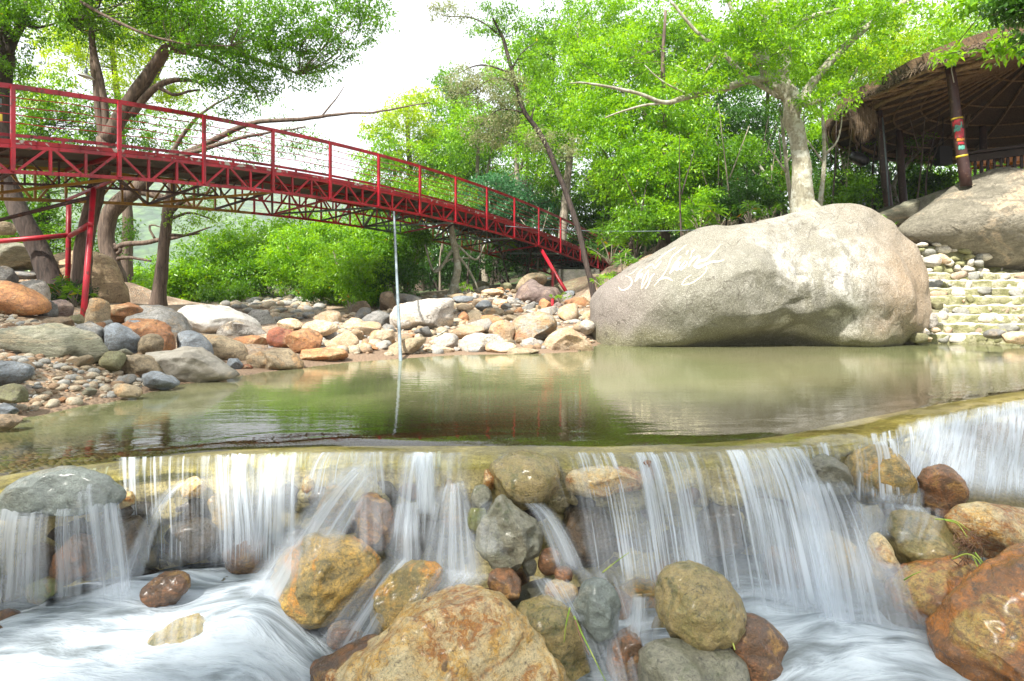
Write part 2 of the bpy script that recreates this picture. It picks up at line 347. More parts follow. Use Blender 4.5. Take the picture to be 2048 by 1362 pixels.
R("small rust stone beside the tan and grey speckled rock", 7.6, 'rust', (487, 738, 36, 18), name='stone', cat='stone')
R("grey white stone at the tip of the left gravel bank", 5.9, 'slate', [(288, 748), (315, 742), (345, 757), (354, 772), (325, 780), (296, 768)], fc=5)
R("tan rounded stone above the tip of the left gravel bank", 6.3, 'tan', [(244, 715), (280, 708), (312, 725), (322, 748), (280, 752), (250, 740)])
R("greenish lumpy stone on the gravel left of the tan one", 6.1, 'olive', (228, 727, 46, 48), fc=5)
R("small brown stone below the slate block", 6.2, 'brown', (205, 722, 42, 34))
R("low pale tan stone lying at the edge of the wet sand", 5.35, 'tan', (257, 783, 52, 26), rot=-15)
R("grey pink round stone at the foot of the dark trunk", 9.2, 'purple', (122, 622, 44, 46))
R("grey striped round stone next to the grey pink one", 8.9, 'grey', (92, 620, 40, 40))
R("brown green flat stone above the long veined boulder", 7.4, 'brown', (118, 646, 58, 24))
R("grey smooth stone behind the right end of the long veined boulder", 6.9, 'grey', (180, 672, 74, 48))
R("small yellow olive stone near the foot of the red post", 8.4, 'olive', (152, 640, 28, 24), name='stone', cat='stone')
R("huge whale shaped whitish rock beyond the left bank", 12.2, 'white', [(346, 650), (358, 620), (390, 608), (440, 614), (490, 634), (515, 660), (480, 684), (400, 690), (356, 680)], th=1.0, sub=5)
R("grey dome shaped rock overlapping the whale shaped rock", 10.9, 'pale', [(432, 668), (448, 650), (480, 638), (515, 655), (531, 672), (500, 682), (440, 684)], sub=5)
R("orange stone under the grey dome shaped rock", 9.9, 'orange', (500, 686, 68, 34))
R("pale pinkish boulder behind the whale shaped rock", 15.5, 'pale', [(485, 640), (505, 620), (530, 622), (548, 645), (545, 675), (500, 675)], th=.9)
R("small white stone showing behind the slim trunk", 19.0, 'pale', (325, 602, 26, 28), name='stone', cat='stone')
R("reddish rounded rock beside the little rapid", 9.3, 'rust', (563, 676, 60, 42))
R("shiny orange rounded rock right of the reddish one", 9.0, 'orange', (609, 684, 72, 52), sub=5)
R("flat orange and white rock at the waterline below the shiny orange rock", 8.6, 'orange', (645, 710, 98, 30))
R("pale flat boulder above the shiny orange rock", 11.0, 'cream', (580, 650, 52, 24))
R("cream rounded boulder behind the shiny orange rock", 10.6, 'cream', (640, 658, 66, 34))
# centre bank
R("large pale square block of rock on the far bank", 13.2, 'pale', [(782, 632), (796, 612), (830, 605), (870, 600), (904, 596), (908, 625), (900, 652), (880, 667), (840, 674), (800, 672), (784, 655)], th=.7, sub=5, fc=5)
R("light grey boulder left of the large pale square block", 13.8, 'grey', (755, 645, 64, 46), fc=6)
R("dark brown wedge boulder under the bright bushes", 16.5, 'brown', (720, 618, 42, 42), fc=6)
R("dark brown upright rock in the shade left of the grey pipe", 17.0, 'brown', (775, 607, 42, 46), fc=7)
R("grey rock half hidden behind the large pale square block", 18.0, 'grey', (815, 604, 60, 40), fc=5)
R("long tan and grey rock pointing at the pipe by the waterline", 9.7, 'tan', [(776, 705), (785, 688), (820, 678), (850, 674), (846, 690), (815, 712), (785, 718)], fc=3)
R("small pale block leaning on the large pale square block", 11.5, 'cream', (775, 672, 30, 26))
R("cream lumpy boulder left of the grey pipe", 10.8, 'cream', (760, 680, 56, 40), fc=5)
R("grey and orange round boulder with a rust patch on the far bank", 12.2, 'twotone', [(1016, 690), (1022, 655), (1045, 630), (1080, 624), (1108, 632), (1114, 655), (1080, 680), (1045, 695)], sub=5)
R("pale orange dome rock beside the great painted boulder", 10.75, 'cream', [(1085, 712), (1092, 680), (1112, 660), (1135, 655), (1165, 672), (1188, 700), (1180, 720)], sub=5, th=.9)
R("pale yellow upright stone left of the rust patched boulder", 11.9, 'cream', (1004, 666, 50, 52))
R("white rough rock at the far waterline", 10.3, 'pale', [(916, 690), (930, 672), (965, 668), (1000, 672), (1008, 690), (975, 706), (930, 710)], fc=5)
R("pinkish flat rock at the far waterline", 10.1, 'cream', (1003, 696, 66, 30))
R("low tan rock with an orange end at the far waterline", 10.0, 'tan', (1040, 703, 76, 16))
R("small whitish stone under the rust patched boulder", 10.9, 'pale', (1058, 688, 38, 26))
R("white rounded stone behind the waterline rocks", 10.8, 'pale', (892, 682, 48, 34))
R("orange streaked stone at the far waterline", 10.0, 'cream', (880, 703, 56, 22))
R("dark purple grey boulder below the far end of the bridge", 19.5, 'purple', [(1030, 600), (1042, 575), (1062, 560), (1085, 570), (1112, 578), (1122, 600), (1112, 618), (1060, 615)], fc=4, sub=5)
R("tan slab leaning on the dark purple boulder", 20.5, 'tan', [(1030, 578), (1045, 555), (1072, 546), (1092, 552), (1088, 570), (1050, 582)])
R("brown domed boulder beside the far bridge leg", 17.8, 'orange', (1158, 610, 58, 34))
R("purple stone left of the brown domed boulder", 18.0, 'purple', (1120, 618, 36, 30), fc=4)
R("orange upright stone left of the thin red leg", 18.0, 'orange', (1089, 613, 26, 30))
R("olive tan oval stone in the middle of the rubble slope", 14.3, 'tan', (950, 637, 34, 38))
R("orange stone left of the olive tan oval stone", 14.0, 'orange', (928, 635, 22, 24), name='stone', cat='stone')
R("flat cream stone high on the rubble slope", 15.3, 'cream', (932, 616, 36, 16), name='stone', cat='stone')
R("blue grey slab on the rubble slope", 15.6, 'slate', (968, 610, 38, 20), fc=5, name='stone', cat='stone')
R("beige oval stone under the blue grey slab", 14.8, 'tan', (986, 625, 42, 20), name='stone', cat='stone')
R("white chunky stone on top of the rubble slope", 16.5, 'pale', (1024, 603, 22, 20), fc=5, name='stone', cat='stone')
R("olive round stone at the edge of the forest", 21.0, 'olive', (1012, 574, 24, 18), name='stone', cat='stone')
R("long cream stone high under the forest edge", 18.5, 'cream', (985, 584, 44, 14), name='stone', cat='stone')
R("yellow stone beside the great painted boulder", 13.5, 'cream', (1176, 634, 24, 22), name='stone', cat='stone')
R("pale grey stone against the great painted boulder", 12.4, 'pale', (1174, 655, 32, 30), name='stone', cat='stone')
R("mossy dark boulder in the shade of the forest", 23.0, 'olive', (962, 570, 34, 20))

# ---- the weir's own stones (foreground, wet)
g = False
R("big golden front boulder with rust stains at the bottom of the picture", 2.62, 'wgold', [(570, 1450), (650, 1372), (735, 1296), (815, 1228), (868, 1200), (955, 1174), (1002, 1180), (1052, 1225), (1085, 1268), (1125, 1340), (1150, 1450), (880, 1600)], th=.55, sub=6, fc=9, ground=g, amp=.07, dip=1)
R("dark wet brown boulder left of the golden front boulder", 2.72, 'wbrown', [(585, 1362), (640, 1320), (700, 1290), (760, 1290), (800, 1360), (760, 1480), (600, 1450)], sub=5, fc=5, ground=g)
R("olive grey boulder leaning behind the golden front boulder's right side", 2.85, 'wolive', [(1030, 1210), (1075, 1192), (1125, 1205), (1160, 1250), (1185, 1330), (1200, 1420), (1100, 1440), (1040, 1300)], sub=5, ground=g)
R("big egg shaped tan and olive boulder left of centre under the falls", 3.08, 'wtan', [(540, 1180), (565, 1110), (605, 1072), (650, 1062), (710, 1078), (752, 1110), (757, 1155), (735, 1215), (690, 1250), (640, 1260), (575, 1240), (543, 1215)], sub=6, ground=g, th=.7)
R("brown rounded boulder above the egg shaped one", 3.28, 'wbrown', [(710, 1010), (735, 988), (770, 1000), (787, 1030), (785, 1075), (765, 1098), (730, 1085), (712, 1050)], sub=5, ground=g, fc=3)
R("golden brown boulder left of the brown rounded one under the lip", 3.32, 'wtan', (660, 1020, 66, 92), rot=-15, sub=5, ground=g, fc=4)
R("angular grey olive boulder in the middle of the falls", 3.12, 'wgrey', [(952, 1075), (965, 1030), (1000, 990), (1022, 1015), (1070, 1040), (1088, 1070), (1080, 1100), (1020, 1142), (985, 1120), (955, 1095)], sub=5, fc=12, ground=g, th=.8, amp=.08)
R("gold and green boulder beside the egg shaped one", 2.98, 'wtan', [(742, 1215), (760, 1170), (810, 1135), (870, 1128), (885, 1150), (850, 1200), (800, 1258), (755, 1260)], sub=5, fc=3, ground=g)
R("blue grey smooth stone under the right falls", 2.86, 'wblue', [(1148, 1200), (1170, 1165), (1210, 1160), (1240, 1200), (1232, 1260), (1195, 1312), (1160, 1290), (1150, 1240)], sub=5, ground=g, fc=3)
R("round shiny olive boulder right of centre", 2.78, 'wolive', [(1312, 1195), (1330, 1150), (1375, 1136), (1430, 1145), (1470, 1185), (1481, 1235), (1455, 1275), (1400, 1292), (1350, 1275), (1318, 1240)], sub=6, ground=g)
R("flat grey green boulder under the round shiny one", 2.62, 'wgrey', [(1283, 1320), (1310, 1290), (1380, 1288), (1460, 1300), (1492, 1340), (1480, 1420), (1350, 1440), (1290, 1400)], sub=5, ground=g, fc=3)
R("brown speckled boulder sliding under the foam beside the round shiny one", 2.75, 'wbrown', [(1440, 1262), (1490, 1243), (1550, 1262), (1595, 1310), (1615, 1370), (1600, 1450), (1480, 1440)], sub=5, ground=g)
R("brown upright boulder awash left of the flat grey green one", 2.78, 'wbrown', (1252, 1320, 70, 140), sub=5, ground=g)
R("grey brown pointed stone above the golden front boulder", 2.98, 'wbrown', (1008, 1172, 68, 64), fc=6, ground=g)
R("small shiny brown stone right of the angular grey boulder", 3.1, 'wbrown', (1100, 1122, 46, 52), ground=g, name='stone', cat='stone')
R("small brown stone at the foot of the right falls", 3.05, 'wbrown', (1127, 1150, 36, 34), ground=g, name='stone', cat='stone')
R("golden stone behind the blue grey smooth stone", 2.98, 'wgold', (1122, 1183, 66, 40), ground=g, name='stone', cat='stone')
R("small green grey stone jammed below the angular grey boulder", 3.1, 'wgrey', (1059, 1128, 28, 46), ground=g, fc=5, name='stone', cat='stone')
R("brown rounded boulder topmost at the right of the cascade", 3.62, 'wbrown', [(1838, 960), (1860, 935), (1895, 934), (1922, 968), (1912, 1010), (1890, 1036), (1850, 1015)], sub=5, fc=3, ground=g)
R("speckled olive brown boulder below the topmost right one", 3.3, 'wolive', [(1780, 1060), (1800, 1030), (1860, 1028), (1915, 1062), (1905, 1105), (1860, 1138), (1800, 1132), (1783, 1100)], sub=5, fc=5, ground=g)
R("flat yellow tan boulder at the right edge of the cascade", 3.25, 'wgold', [(1896, 1040), (1930, 1010), (2000, 1010), (2080, 1030), (2110, 1080), (2050, 1122), (1990, 1120), (1920, 1085)], sub=5, fc=3, ground=g, th=.5)
R("red brown boulder with a gold end among the right rocks", 2.98, 'wred', [(1780, 1195), (1800, 1155), (1870, 1128), (1940, 1120), (1968, 1160), (1960, 1215), (1910, 1252), (1840, 1240), (1795, 1225)], sub=5, fc=7, ground=g)
R("big glossy orange red boulder in the bottom right corner", 2.62, 'wred', [(1878, 1290), (1920, 1230), (1985, 1165), (2050, 1120), (2160, 1110), (2260, 1250), (2200, 1450), (2000, 1470), (1900, 1370)], sub=6, ground=g, th=.7)
R("pinkish streaked stone beside the right falls", 3.15, 'wgold', [(1738, 1090), (1755, 1065), (1785, 1100), (1802, 1150), (1785, 1178), (1750, 1150)], fc=4, ground=g, name='stone', cat='stone')
R("small olive stone in the gap of the right falls", 3.5, 'wolive', (1621, 1070, 48, 62), ground=g, name='stone', cat='stone')
R("small golden brown stone above the olive one in the gap", 3.55, 'wtan', (1612, 1010, 48, 56), ground=g, name='stone', cat='stone')
R("small greenish stone awash by the top of the right rocks", 3.45, 'wolive', (1748, 1035, 44, 46), ground=g, name='stone', cat='stone')
R("dark brown boulder in the shade under the red brown one", 2.98, 'wdark', (1805, 1258, 100, 136), rot=-25, sub=5, fc=4, ground=g)
R("broad greenish grey boulder at the far left of the lip", 3.02, 'wblue', [(-10, 1010), (35, 962), (110, 940), (190, 942), (240, 968), (252, 1000), (200, 1025), (110, 1030), (20, 1040)], sub=5, ground=g, th=.6)
R("dark brown square stone behind the left veil", 2.98, 'wdark', (80, 1138, 76, 94), fc=8, ground=g)
R("mossy green stone under the dark square one", 2.92, 'wmoss', (86, 1182, 66, 50), rot=20, fc=5, ground=g)
R("tan brown boulder behind the left falls", 3.02, 'wbrown', (150, 1120, 70, 104), ground=g)
R("brown wedge stone poking from the left foam", 2.95, 'wbrown', (332, 1178, 86, 62), rot=12, fc=6, ground=g, sub=5)
R("olive boulder mostly drowned by the lower left foam", 2.75, 'wolive', (380, 1286, 165, 86), rot=8, ground=g, sub=5)
R("bright orange stone set under the left lip", 3.36, 'wgold', (390, 975, 54, 44), ground=g, fc=3, name='stone', cat='stone')
R("small gold stone at the end of the left lip", 3.2, 'wgold', (252, 1000, 30, 38), ground=g, name='stone', cat='stone')
R("olive gold stone behind the thin left strands", 3.38, 'wtan', (452, 1022, 60, 84), rot=15, ground=g, name='stone', cat='stone')
R("small orange stone left of the golden brown boulder under the lip", 3.38, 'wgold', (615, 970, 24, 34), ground=g, name='stone', cat='stone')
R("round olive boulder set in the centre of the wall", 3.46, 'wolive', [(978, 960), (985, 925), (1050, 905), (1112, 922), (1120, 955), (1100, 995), (1060, 1012), (1000, 1000)], ground=g, sub=5)
R("small orange stone left of the round olive boulder in the wall", 3.44, 'wgold', (978, 960, 28, 44), ground=g, name='stone', cat='stone')
R("long rusty orange stone under the right lip", 3.44, 'wgold', [(1128, 955), (1150, 940), (1220, 935), (1275, 942), (1300, 962), (1270, 978), (1190, 990), (1140, 980)], ground=g, sub=5)
R("orange brown stone right of the long rusty one", 3.46, 'wbrown', (1296, 950, 30, 56), ground=g, name='stone', cat='stone')
R("lobed grey green boulder at the bend of the lip", 3.62, 'wgrey', [(1600, 970), (1610, 930), (1650, 912), (1690, 935), (1702, 968), (1680, 1000), (1630, 992)], ground=g, sub=5, fc=3)
R("golden brown boulder with water combing over it at the bend", 3.75, 'wtan', [(1695, 945), (1720, 902), (1770, 893), (1805, 925), (1818, 975), (1790, 1012), (1730, 1012), (1700, 985)], ground=g, sub=5)
R("greyish stone behind the small mossy one", 3.28, 'wgrey', (960, 998, 46, 54), ground=g, name='stone', cat='stone')
R("small mossy round stone touching the angular grey boulder", 3.14, 'wmoss', (955, 1036, 38, 54), ground=g, name='stone', cat='stone')
R("yellow olive stone behind the central fan of water", 3.55, 'wtan', (905, 1015, 50, 120), ground=g, name='stone', cat='stone')
R("brown drowned stone at the foot of the egg shaped boulder", 2.85, 'wbrown', (690, 1272, 76, 50), ground=g, name='stone', cat='stone')
R("dark brown stone behind the main right falls", 3.5, 'wbrown', (1340, 1150, 80, 60), ground=g, name='stone', cat='stone')
R("dark stone at the foot of the main right falls", 3.55, 'wdark', (1440, 1060, 90, 120), ground=g, name='stone', cat='stone')
R("grey olive stone deep behind the main right falls", 3.6, 'wgrey', (1530, 1050, 90, 110), ground=g, name='stone', cat='stone')
R("grey brown stone low behind the main right falls", 3.42, 'wbrown', (1580, 1150, 100, 110), ground=g, name='stone', cat='stone')
R("tan stone behind the lower end of the right falls", 3.3, 'wtan', (1680, 1130, 80, 130), ground=g, name='stone', cat='stone')
R("dark stone in the cave left of the egg shaped boulder", 3.3, 'wdark', (390, 1080, 110, 80), ground=g, name='stone', cat='stone')
R("brown stone in the cave behind the left strands", 3.3, 'wbrown', (500, 1110, 100, 70), ground=g, name='stone', cat='stone')
R("dark stone in the cave behind the left falls", 3.15, 'wdark', (245, 1080, 90, 100), ground=g, name='stone', cat='stone')
R("dark brown stone behind the brown rounded one", 3.4, 'wdark', (820, 1060, 100, 110), ground=g, name='stone', cat='stone')
R("dark brown stone right of the angular grey boulder", 3.5, 'wdark', (1170, 1070, 120, 110), ground=g, name='stone', cat='stone')

# ------------------------------------------------------------------ terrain
shore_px = [(-260, 905), (-120, 880), (0, 852), (60, 836), (170, 815), (265, 796), (300, 785), (350, 772), (470, 757), (520, 747), (600, 737), (700, 725), (800, 718), (900, 711), (1000, 709), (1100, 707), (1160, 704), (1205, 688), (1300, 674), (1500, 670), (1700, 670), (1800, 680), (1840, 688), (1950, 691), (2100, 692), (2400, 690)]
shore = np.array([on_water(x, y)[:2] for x, y in shore_px])
pool = np.vstack([shore, [[16, 9.0]], lipc[::-1][::3]])
def inside(poly, x, y):
    c = np.zeros(np.shape(x), bool); j = len(poly) - 1
    for i in range(len(poly)):
        xi, yi = poly[i]; xj, yj = poly[j]
        cond = ((yi > y) != (yj > y)) & (x < (xj - xi) * (y - yi) / ((yj - yi) or 1e-9) + xi)
        c ^= cond; j = i
    return c
def dist_line(poly, x, y):
    d = np.full(np.shape(x), 1e9)
    for a, b in zip(poly[:-1], poly[1:]):
        ab = b - a; L2 = (ab ** 2).sum() + 1e-12
        t = np.clip(((x - a[0]) * ab[0] + (y - a[1]) * ab[1]) / L2, 0, 1)
        d = np.minimum(d, np.hypot(x - a[0] - t * ab[0], y - a[1] - t * ab[1]))
    return d
CP = []
for q in [(0, 600, 9), (60, 640, 7), (150, 690, 6), (30, 705, 5.4), (90, 760, 5.1), (180, 770, 5.3), (250, 765, 5.6), (-200, 640, 7), (-300, 560, 10), (0, 560, 13), (-300, 520, 18),
          (118, 600, 13), (160, 612, 13), (222, 560, 17), (320, 612, 16), (260, 650, 9), (300, 618, 22), (300, 615, 40), (450, 618, 20), (450, 612, 34),
          (560, 600, 22), (600, 612, 19), (660, 628, 16), (700, 655, 12), (720, 690, 10.5), (800, 660, 12.8), (640, 590, 26), (760, 590, 22), (850, 590, 20), (900, 585, 21), (950, 575, 22), (1000, 565, 24), (1100, 600, 22), (1150, 560, 26),
          (900, 640, 14), (960, 650, 13), (900, 690, 10.9), (1000, 690, 10.9), (1010, 620, 15), (1130, 635, 16), (1160, 680, 11.8), (1190, 600, 18), (1215, 545, 24), (1215, 500, 30),
          (1350, 480, 22), (1250, 520, 20), (1300, 500, 18), (1480, 447, 15.8), (1620, 436, 15.2), (1750, 440, 15.5), (1790, 445, 17), (1850, 420, 19), (1700, 420, 22), (1500, 430, 24), (1300, 450, 32),
          (1000, 480, 45), (1300, 420, 48), (1700, 400, 40), (2048, 400, 26), (2300, 380, 30), (1960, 500, 15.2), (2200, 500, 15), (2300, 600, 13), (1900, 640, 12.6), (2100, 640, 12.5),
          (600, 560, 45), (0, 560, 40), (-600, 540, 40), (300, 610, 80)]:
    CP.append(P(*q))
for b in BIG:
    if b['ground']:
        if isinstance(b['e'], list): a = np.array(b['e']); cx, base, hh = a[:, 0].mean(), a[:, 1].max(), np.ptp(a[:, 1])
        else: cx, cy, ww, hh = b['e']; base = cy + hh / 2
        p = P(cx, base - hh * .14, b['D']); CP.append(p)
CP = np.array(CP)
def land(x, y):
    x = np.asarray(x, float); y = np.asarray(y, float)
    num = np.zeros(x.shape); den = np.zeros(x.shape) + 1e-9
    for c in CP:
        d2 = (x - c[0]) ** 2 + (y - c[1]) ** 2
        wgt = 1 / (d2 + .12 + .0009 * c[1] ** 2) ** 1.7
        num += wgt * c[2]; den += wgt
    return num / den
def ground(x, y):
    x = np.asarray(x, float); y = np.asarray(y, float)
    ins = inside(pool, x, y); d = dist_line(shore, x, y)
    zl = land(x, y); p3 = np.stack([x, y, x * 0], -1)
    zo = np.maximum(zl, .02) * sstep(d, 0, .9) + .05 * d * (1 - sstep(d, 0, .9))
    zo = zo + fbm(p3 * 1.7, 4, 3) * .07 * sstep(d, .1, 1.5) + fbm(p3 * .25, 3, 5) * sstep(y, 22, 60) * 1.2
    zi = -np.minimum(.75, .05 + .32 * d) + fbm(p3 * 2, 3, 9) * .04
    z = np.where(ins, zi, zo)
    su = (x - 7.95) * .995 - (y - 12.25) * .0995; st_ = (x - 7.95) * .0995 + (y - 12.25) * .995     # keep the soil under the stairs
    z = np.where((su > -.1) & (st_ > -.6) & (st_ < 4.6), np.minimum(z, .56 * st_ - .22 + 0 * x), z)
    yl = lipy(x); t = yl - y                                    # distance downstream of the lip
    bed = -1.0 + .12 * sstep(-t, -3, 0)
    rampr = sstep(x, 2.0, 3.4); bed = bed + rampr * .75 * sstep(-t, -1.7, -.05)
    bed = bed + fbm(p3 * 2.2, 3, 11) * .05 + sstep(x, 3.6, 6) * .8 * sstep(t, 1.2, 2.5) + sstep(-x, 3.4, 6) * 1.1
    dn = t > -.30
    z = np.where(dn & (x < 13) & (x > -9) & (y < 9), np.where(t > 0.02, bed, np.minimum(z, -.3)), z)
    return z
gx = np.unique(np.concatenate([np.arange(-14, 16, .13), -14 - np.geomspace(.2, 900, 40), 16 + np.geomspace(.2, 900, 40)]))
gy = np.unique(np.concatenate([[-60, -20, -6, -2, 0, .8], np.arange(1.2, 14, .11), np.arange(14, 34, .28), 34 + np.geomspace(.4, 1400, 45)]))
GX, GY = np.meshgrid(gx, gy); GZ = ground(GX, GY)
far = sstep(np.hypot(GX, GY), 70, 160); GZ = GZ * (1 - far) + .5 * far
nx = len(gx); ii = np.arange((len(gy) - 1) * (nx - 1)); r_, c_ = ii // (nx - 1), ii % (nx - 1)
FQ = np.stack([r_ * nx + c_, r_ * nx + c_ + 1, (r_ + 1) * nx + c_ + 1, (r_ + 1) * nx + c_], 1)
def groundmat():
    m, t, o = new_mat("bank_soil_and_litter"); L = t.links.new
    co = coords(t, (1, 1, 1)); v = N(t, "ShaderNodeTexVoronoi", i_Scale=26.0); L(co, v.inputs[0])
    n = N(t, "ShaderNodeTexNoise", i_Scale=1.3, i_Detail=7.0, i_Roughness=.65); L(co, n.inputs[0])
    n2 = N(t, "ShaderNodeTexNoise", i_Scale=40.0, i_Detail=4.0, i_Roughness=.7); L(co, n2.inputs[0])
    sep = N(t, "ShaderNodeSeparateColor"); L(v.outputs['Color'], sep.inputs[0])
    peb = ramp(t, sep.outputs[0], [(0., (.22, .15, .09)), (.35, (.33, .25, .16)), (.6, (.24, .22, .19)), (.8, (.38, .22, .12)), (1., (.45, .40, .32))])
    soil = ramp(t, n2.outputs[0], [(.3, (.09, .06, .04)), (.7, (.24, .17, .11))])
    a = mixc(t, ramp(t, n.outputs[0], [(.42, 0.), (.56, 1.)]).outputs[0], soil.outputs[0], peb.outputs[0])
    g_ = N(t, "ShaderNodeNewGeometry"); sx = N(t, "ShaderNodeSeparateXYZ"); L(g_.outputs['Position'], sx.inputs[0])
    # wet, finer sand in the narrow band at the waterline; algae-tinted bed below it
    mr = N(t, "ShaderNodeMapRange"); mr.inputs[1].default_value = .03; mr.inputs[2].default_value = .14; L(sx.outputs[2], mr.inputs[0])
    b = mixc(t, mr.outputs[0], (.20, .135, .085), a)
    mr2 = N(t, "ShaderNodeMapRange"); mr2.inputs[1].default_value = -.35; mr2.inputs[2].default_value = -.02; L(sx.outputs[2], mr2.inputs[0])
    bed = mixc(t, ramp(t, n2.outputs[0], [(.35, 0.), (.6, 1.)]).outputs[0], (.10, .085, .035), (.19, .15, .07))
    c = mixc(t, mr2.outputs[0], bed, b)
    # leaf litter and low green on the forest floor beyond the banks
    mr3 = N(t, "ShaderNodeMapRange"); mr3.inputs[1].default_value = 21.0; mr3.inputs[2].default_value = 27.0; L(sx.outputs[1], mr3.inputs[0])
    fl = mixc(t, ramp(t, n.outputs[0], [(.45, 0.), (.55, 1.)]).outputs[0], (.06, .045, .025), (.045, .085, .02))
    e = mixc(t, mr3.outputs[0], c, fl)
    bs = N(t, "ShaderNodeBsdfPrincipled", i_Roughness=.85); L(e, bs.inputs['Base Color'])
    bp = N(t, "ShaderNodeBump", i_Strength=.9, i_Distance=.03); bp.invert = True; L(v.outputs['Distance'], bp.inputs['Height']); L(bp.outputs[0], bs.inputs['Normal'])
    L(bs.outputs[0], o.inputs[0]); return m
M['ground'] = groundmat()
go = mesh_np("ground", np.stack([GX.ravel(), GY.ravel(), GZ.ravel()], 1), FQ, M['ground']); tag(go, kind='structure')
def gz(x, y): return float(ground(np.array([x]), np.array([y]))[0])

# distant hillside
def hillmat():
    m, t, o = new_mat("forested_hillside"); L = t.links.new
    co = coords(t, (1, 1, 1)); n = N(t, "ShaderNodeTexNoise", i_Scale=.035, i_Detail=9.0, i_Roughness=.7); L(co, n.inputs[0])
    v = N(t, "ShaderNodeTexVoronoi", i_Scale=.11); L(co, v.inputs[0])
    a = mixc(t, ramp(t, n.outputs[0], [(.42, 0.), (.6, 1.)]).outputs[0], (.03, .085, .025), (.12, .21, .05))
    b = mixc(t, ramp(t, v.outputs['Distance'], [(.1, 0.), (.8, .6)]).outputs[0], a, (.02, .05, .02))
    bs = N(t, "ShaderNodeBsdfPrincipled", i_Roughness=1.); L(b, bs.inputs['Base Color'])
    bp = N(t, "ShaderNodeBump", i_Strength=1., i_Distance=6.); bp.invert = True; L(v.outputs['Distance'], bp.inputs['Height']); L(bp.outputs[0], bs.inputs['Normal'])
    L(bs.outputs[0], o.inputs[0]); return m
hx = np.linspace(-900, 400, 130); hy = np.linspace(260, 1200, 70); HX, HYY = np.meshgrid(hx, hy)
hz = 175 * sstep(HYY, 260, 900) * (1 - .75 * sstep(HX, -230, 60)) * (.75 + .5 * sstep(-HX, 100, 700)) + fbm(np.stack([HX / 90, HYY / 90, HX * 0], -1), 5, 21) * 26 * sstep(HYY, 260, 420) - 4
ii = np.arange(69 * 129); r_, c_ = ii // 129, ii % 129
tag(mesh_np("hills", np.stack([HX.ravel(), HYY.ravel(), hz.ravel()], 1), np.stack([r_ * 130 + c_, r_ * 130 + c_ + 1, (r_ + 1) * 130 + c_ + 1, (r_ + 1) * 130 + c_], 1), hillmat()), kind='structure')

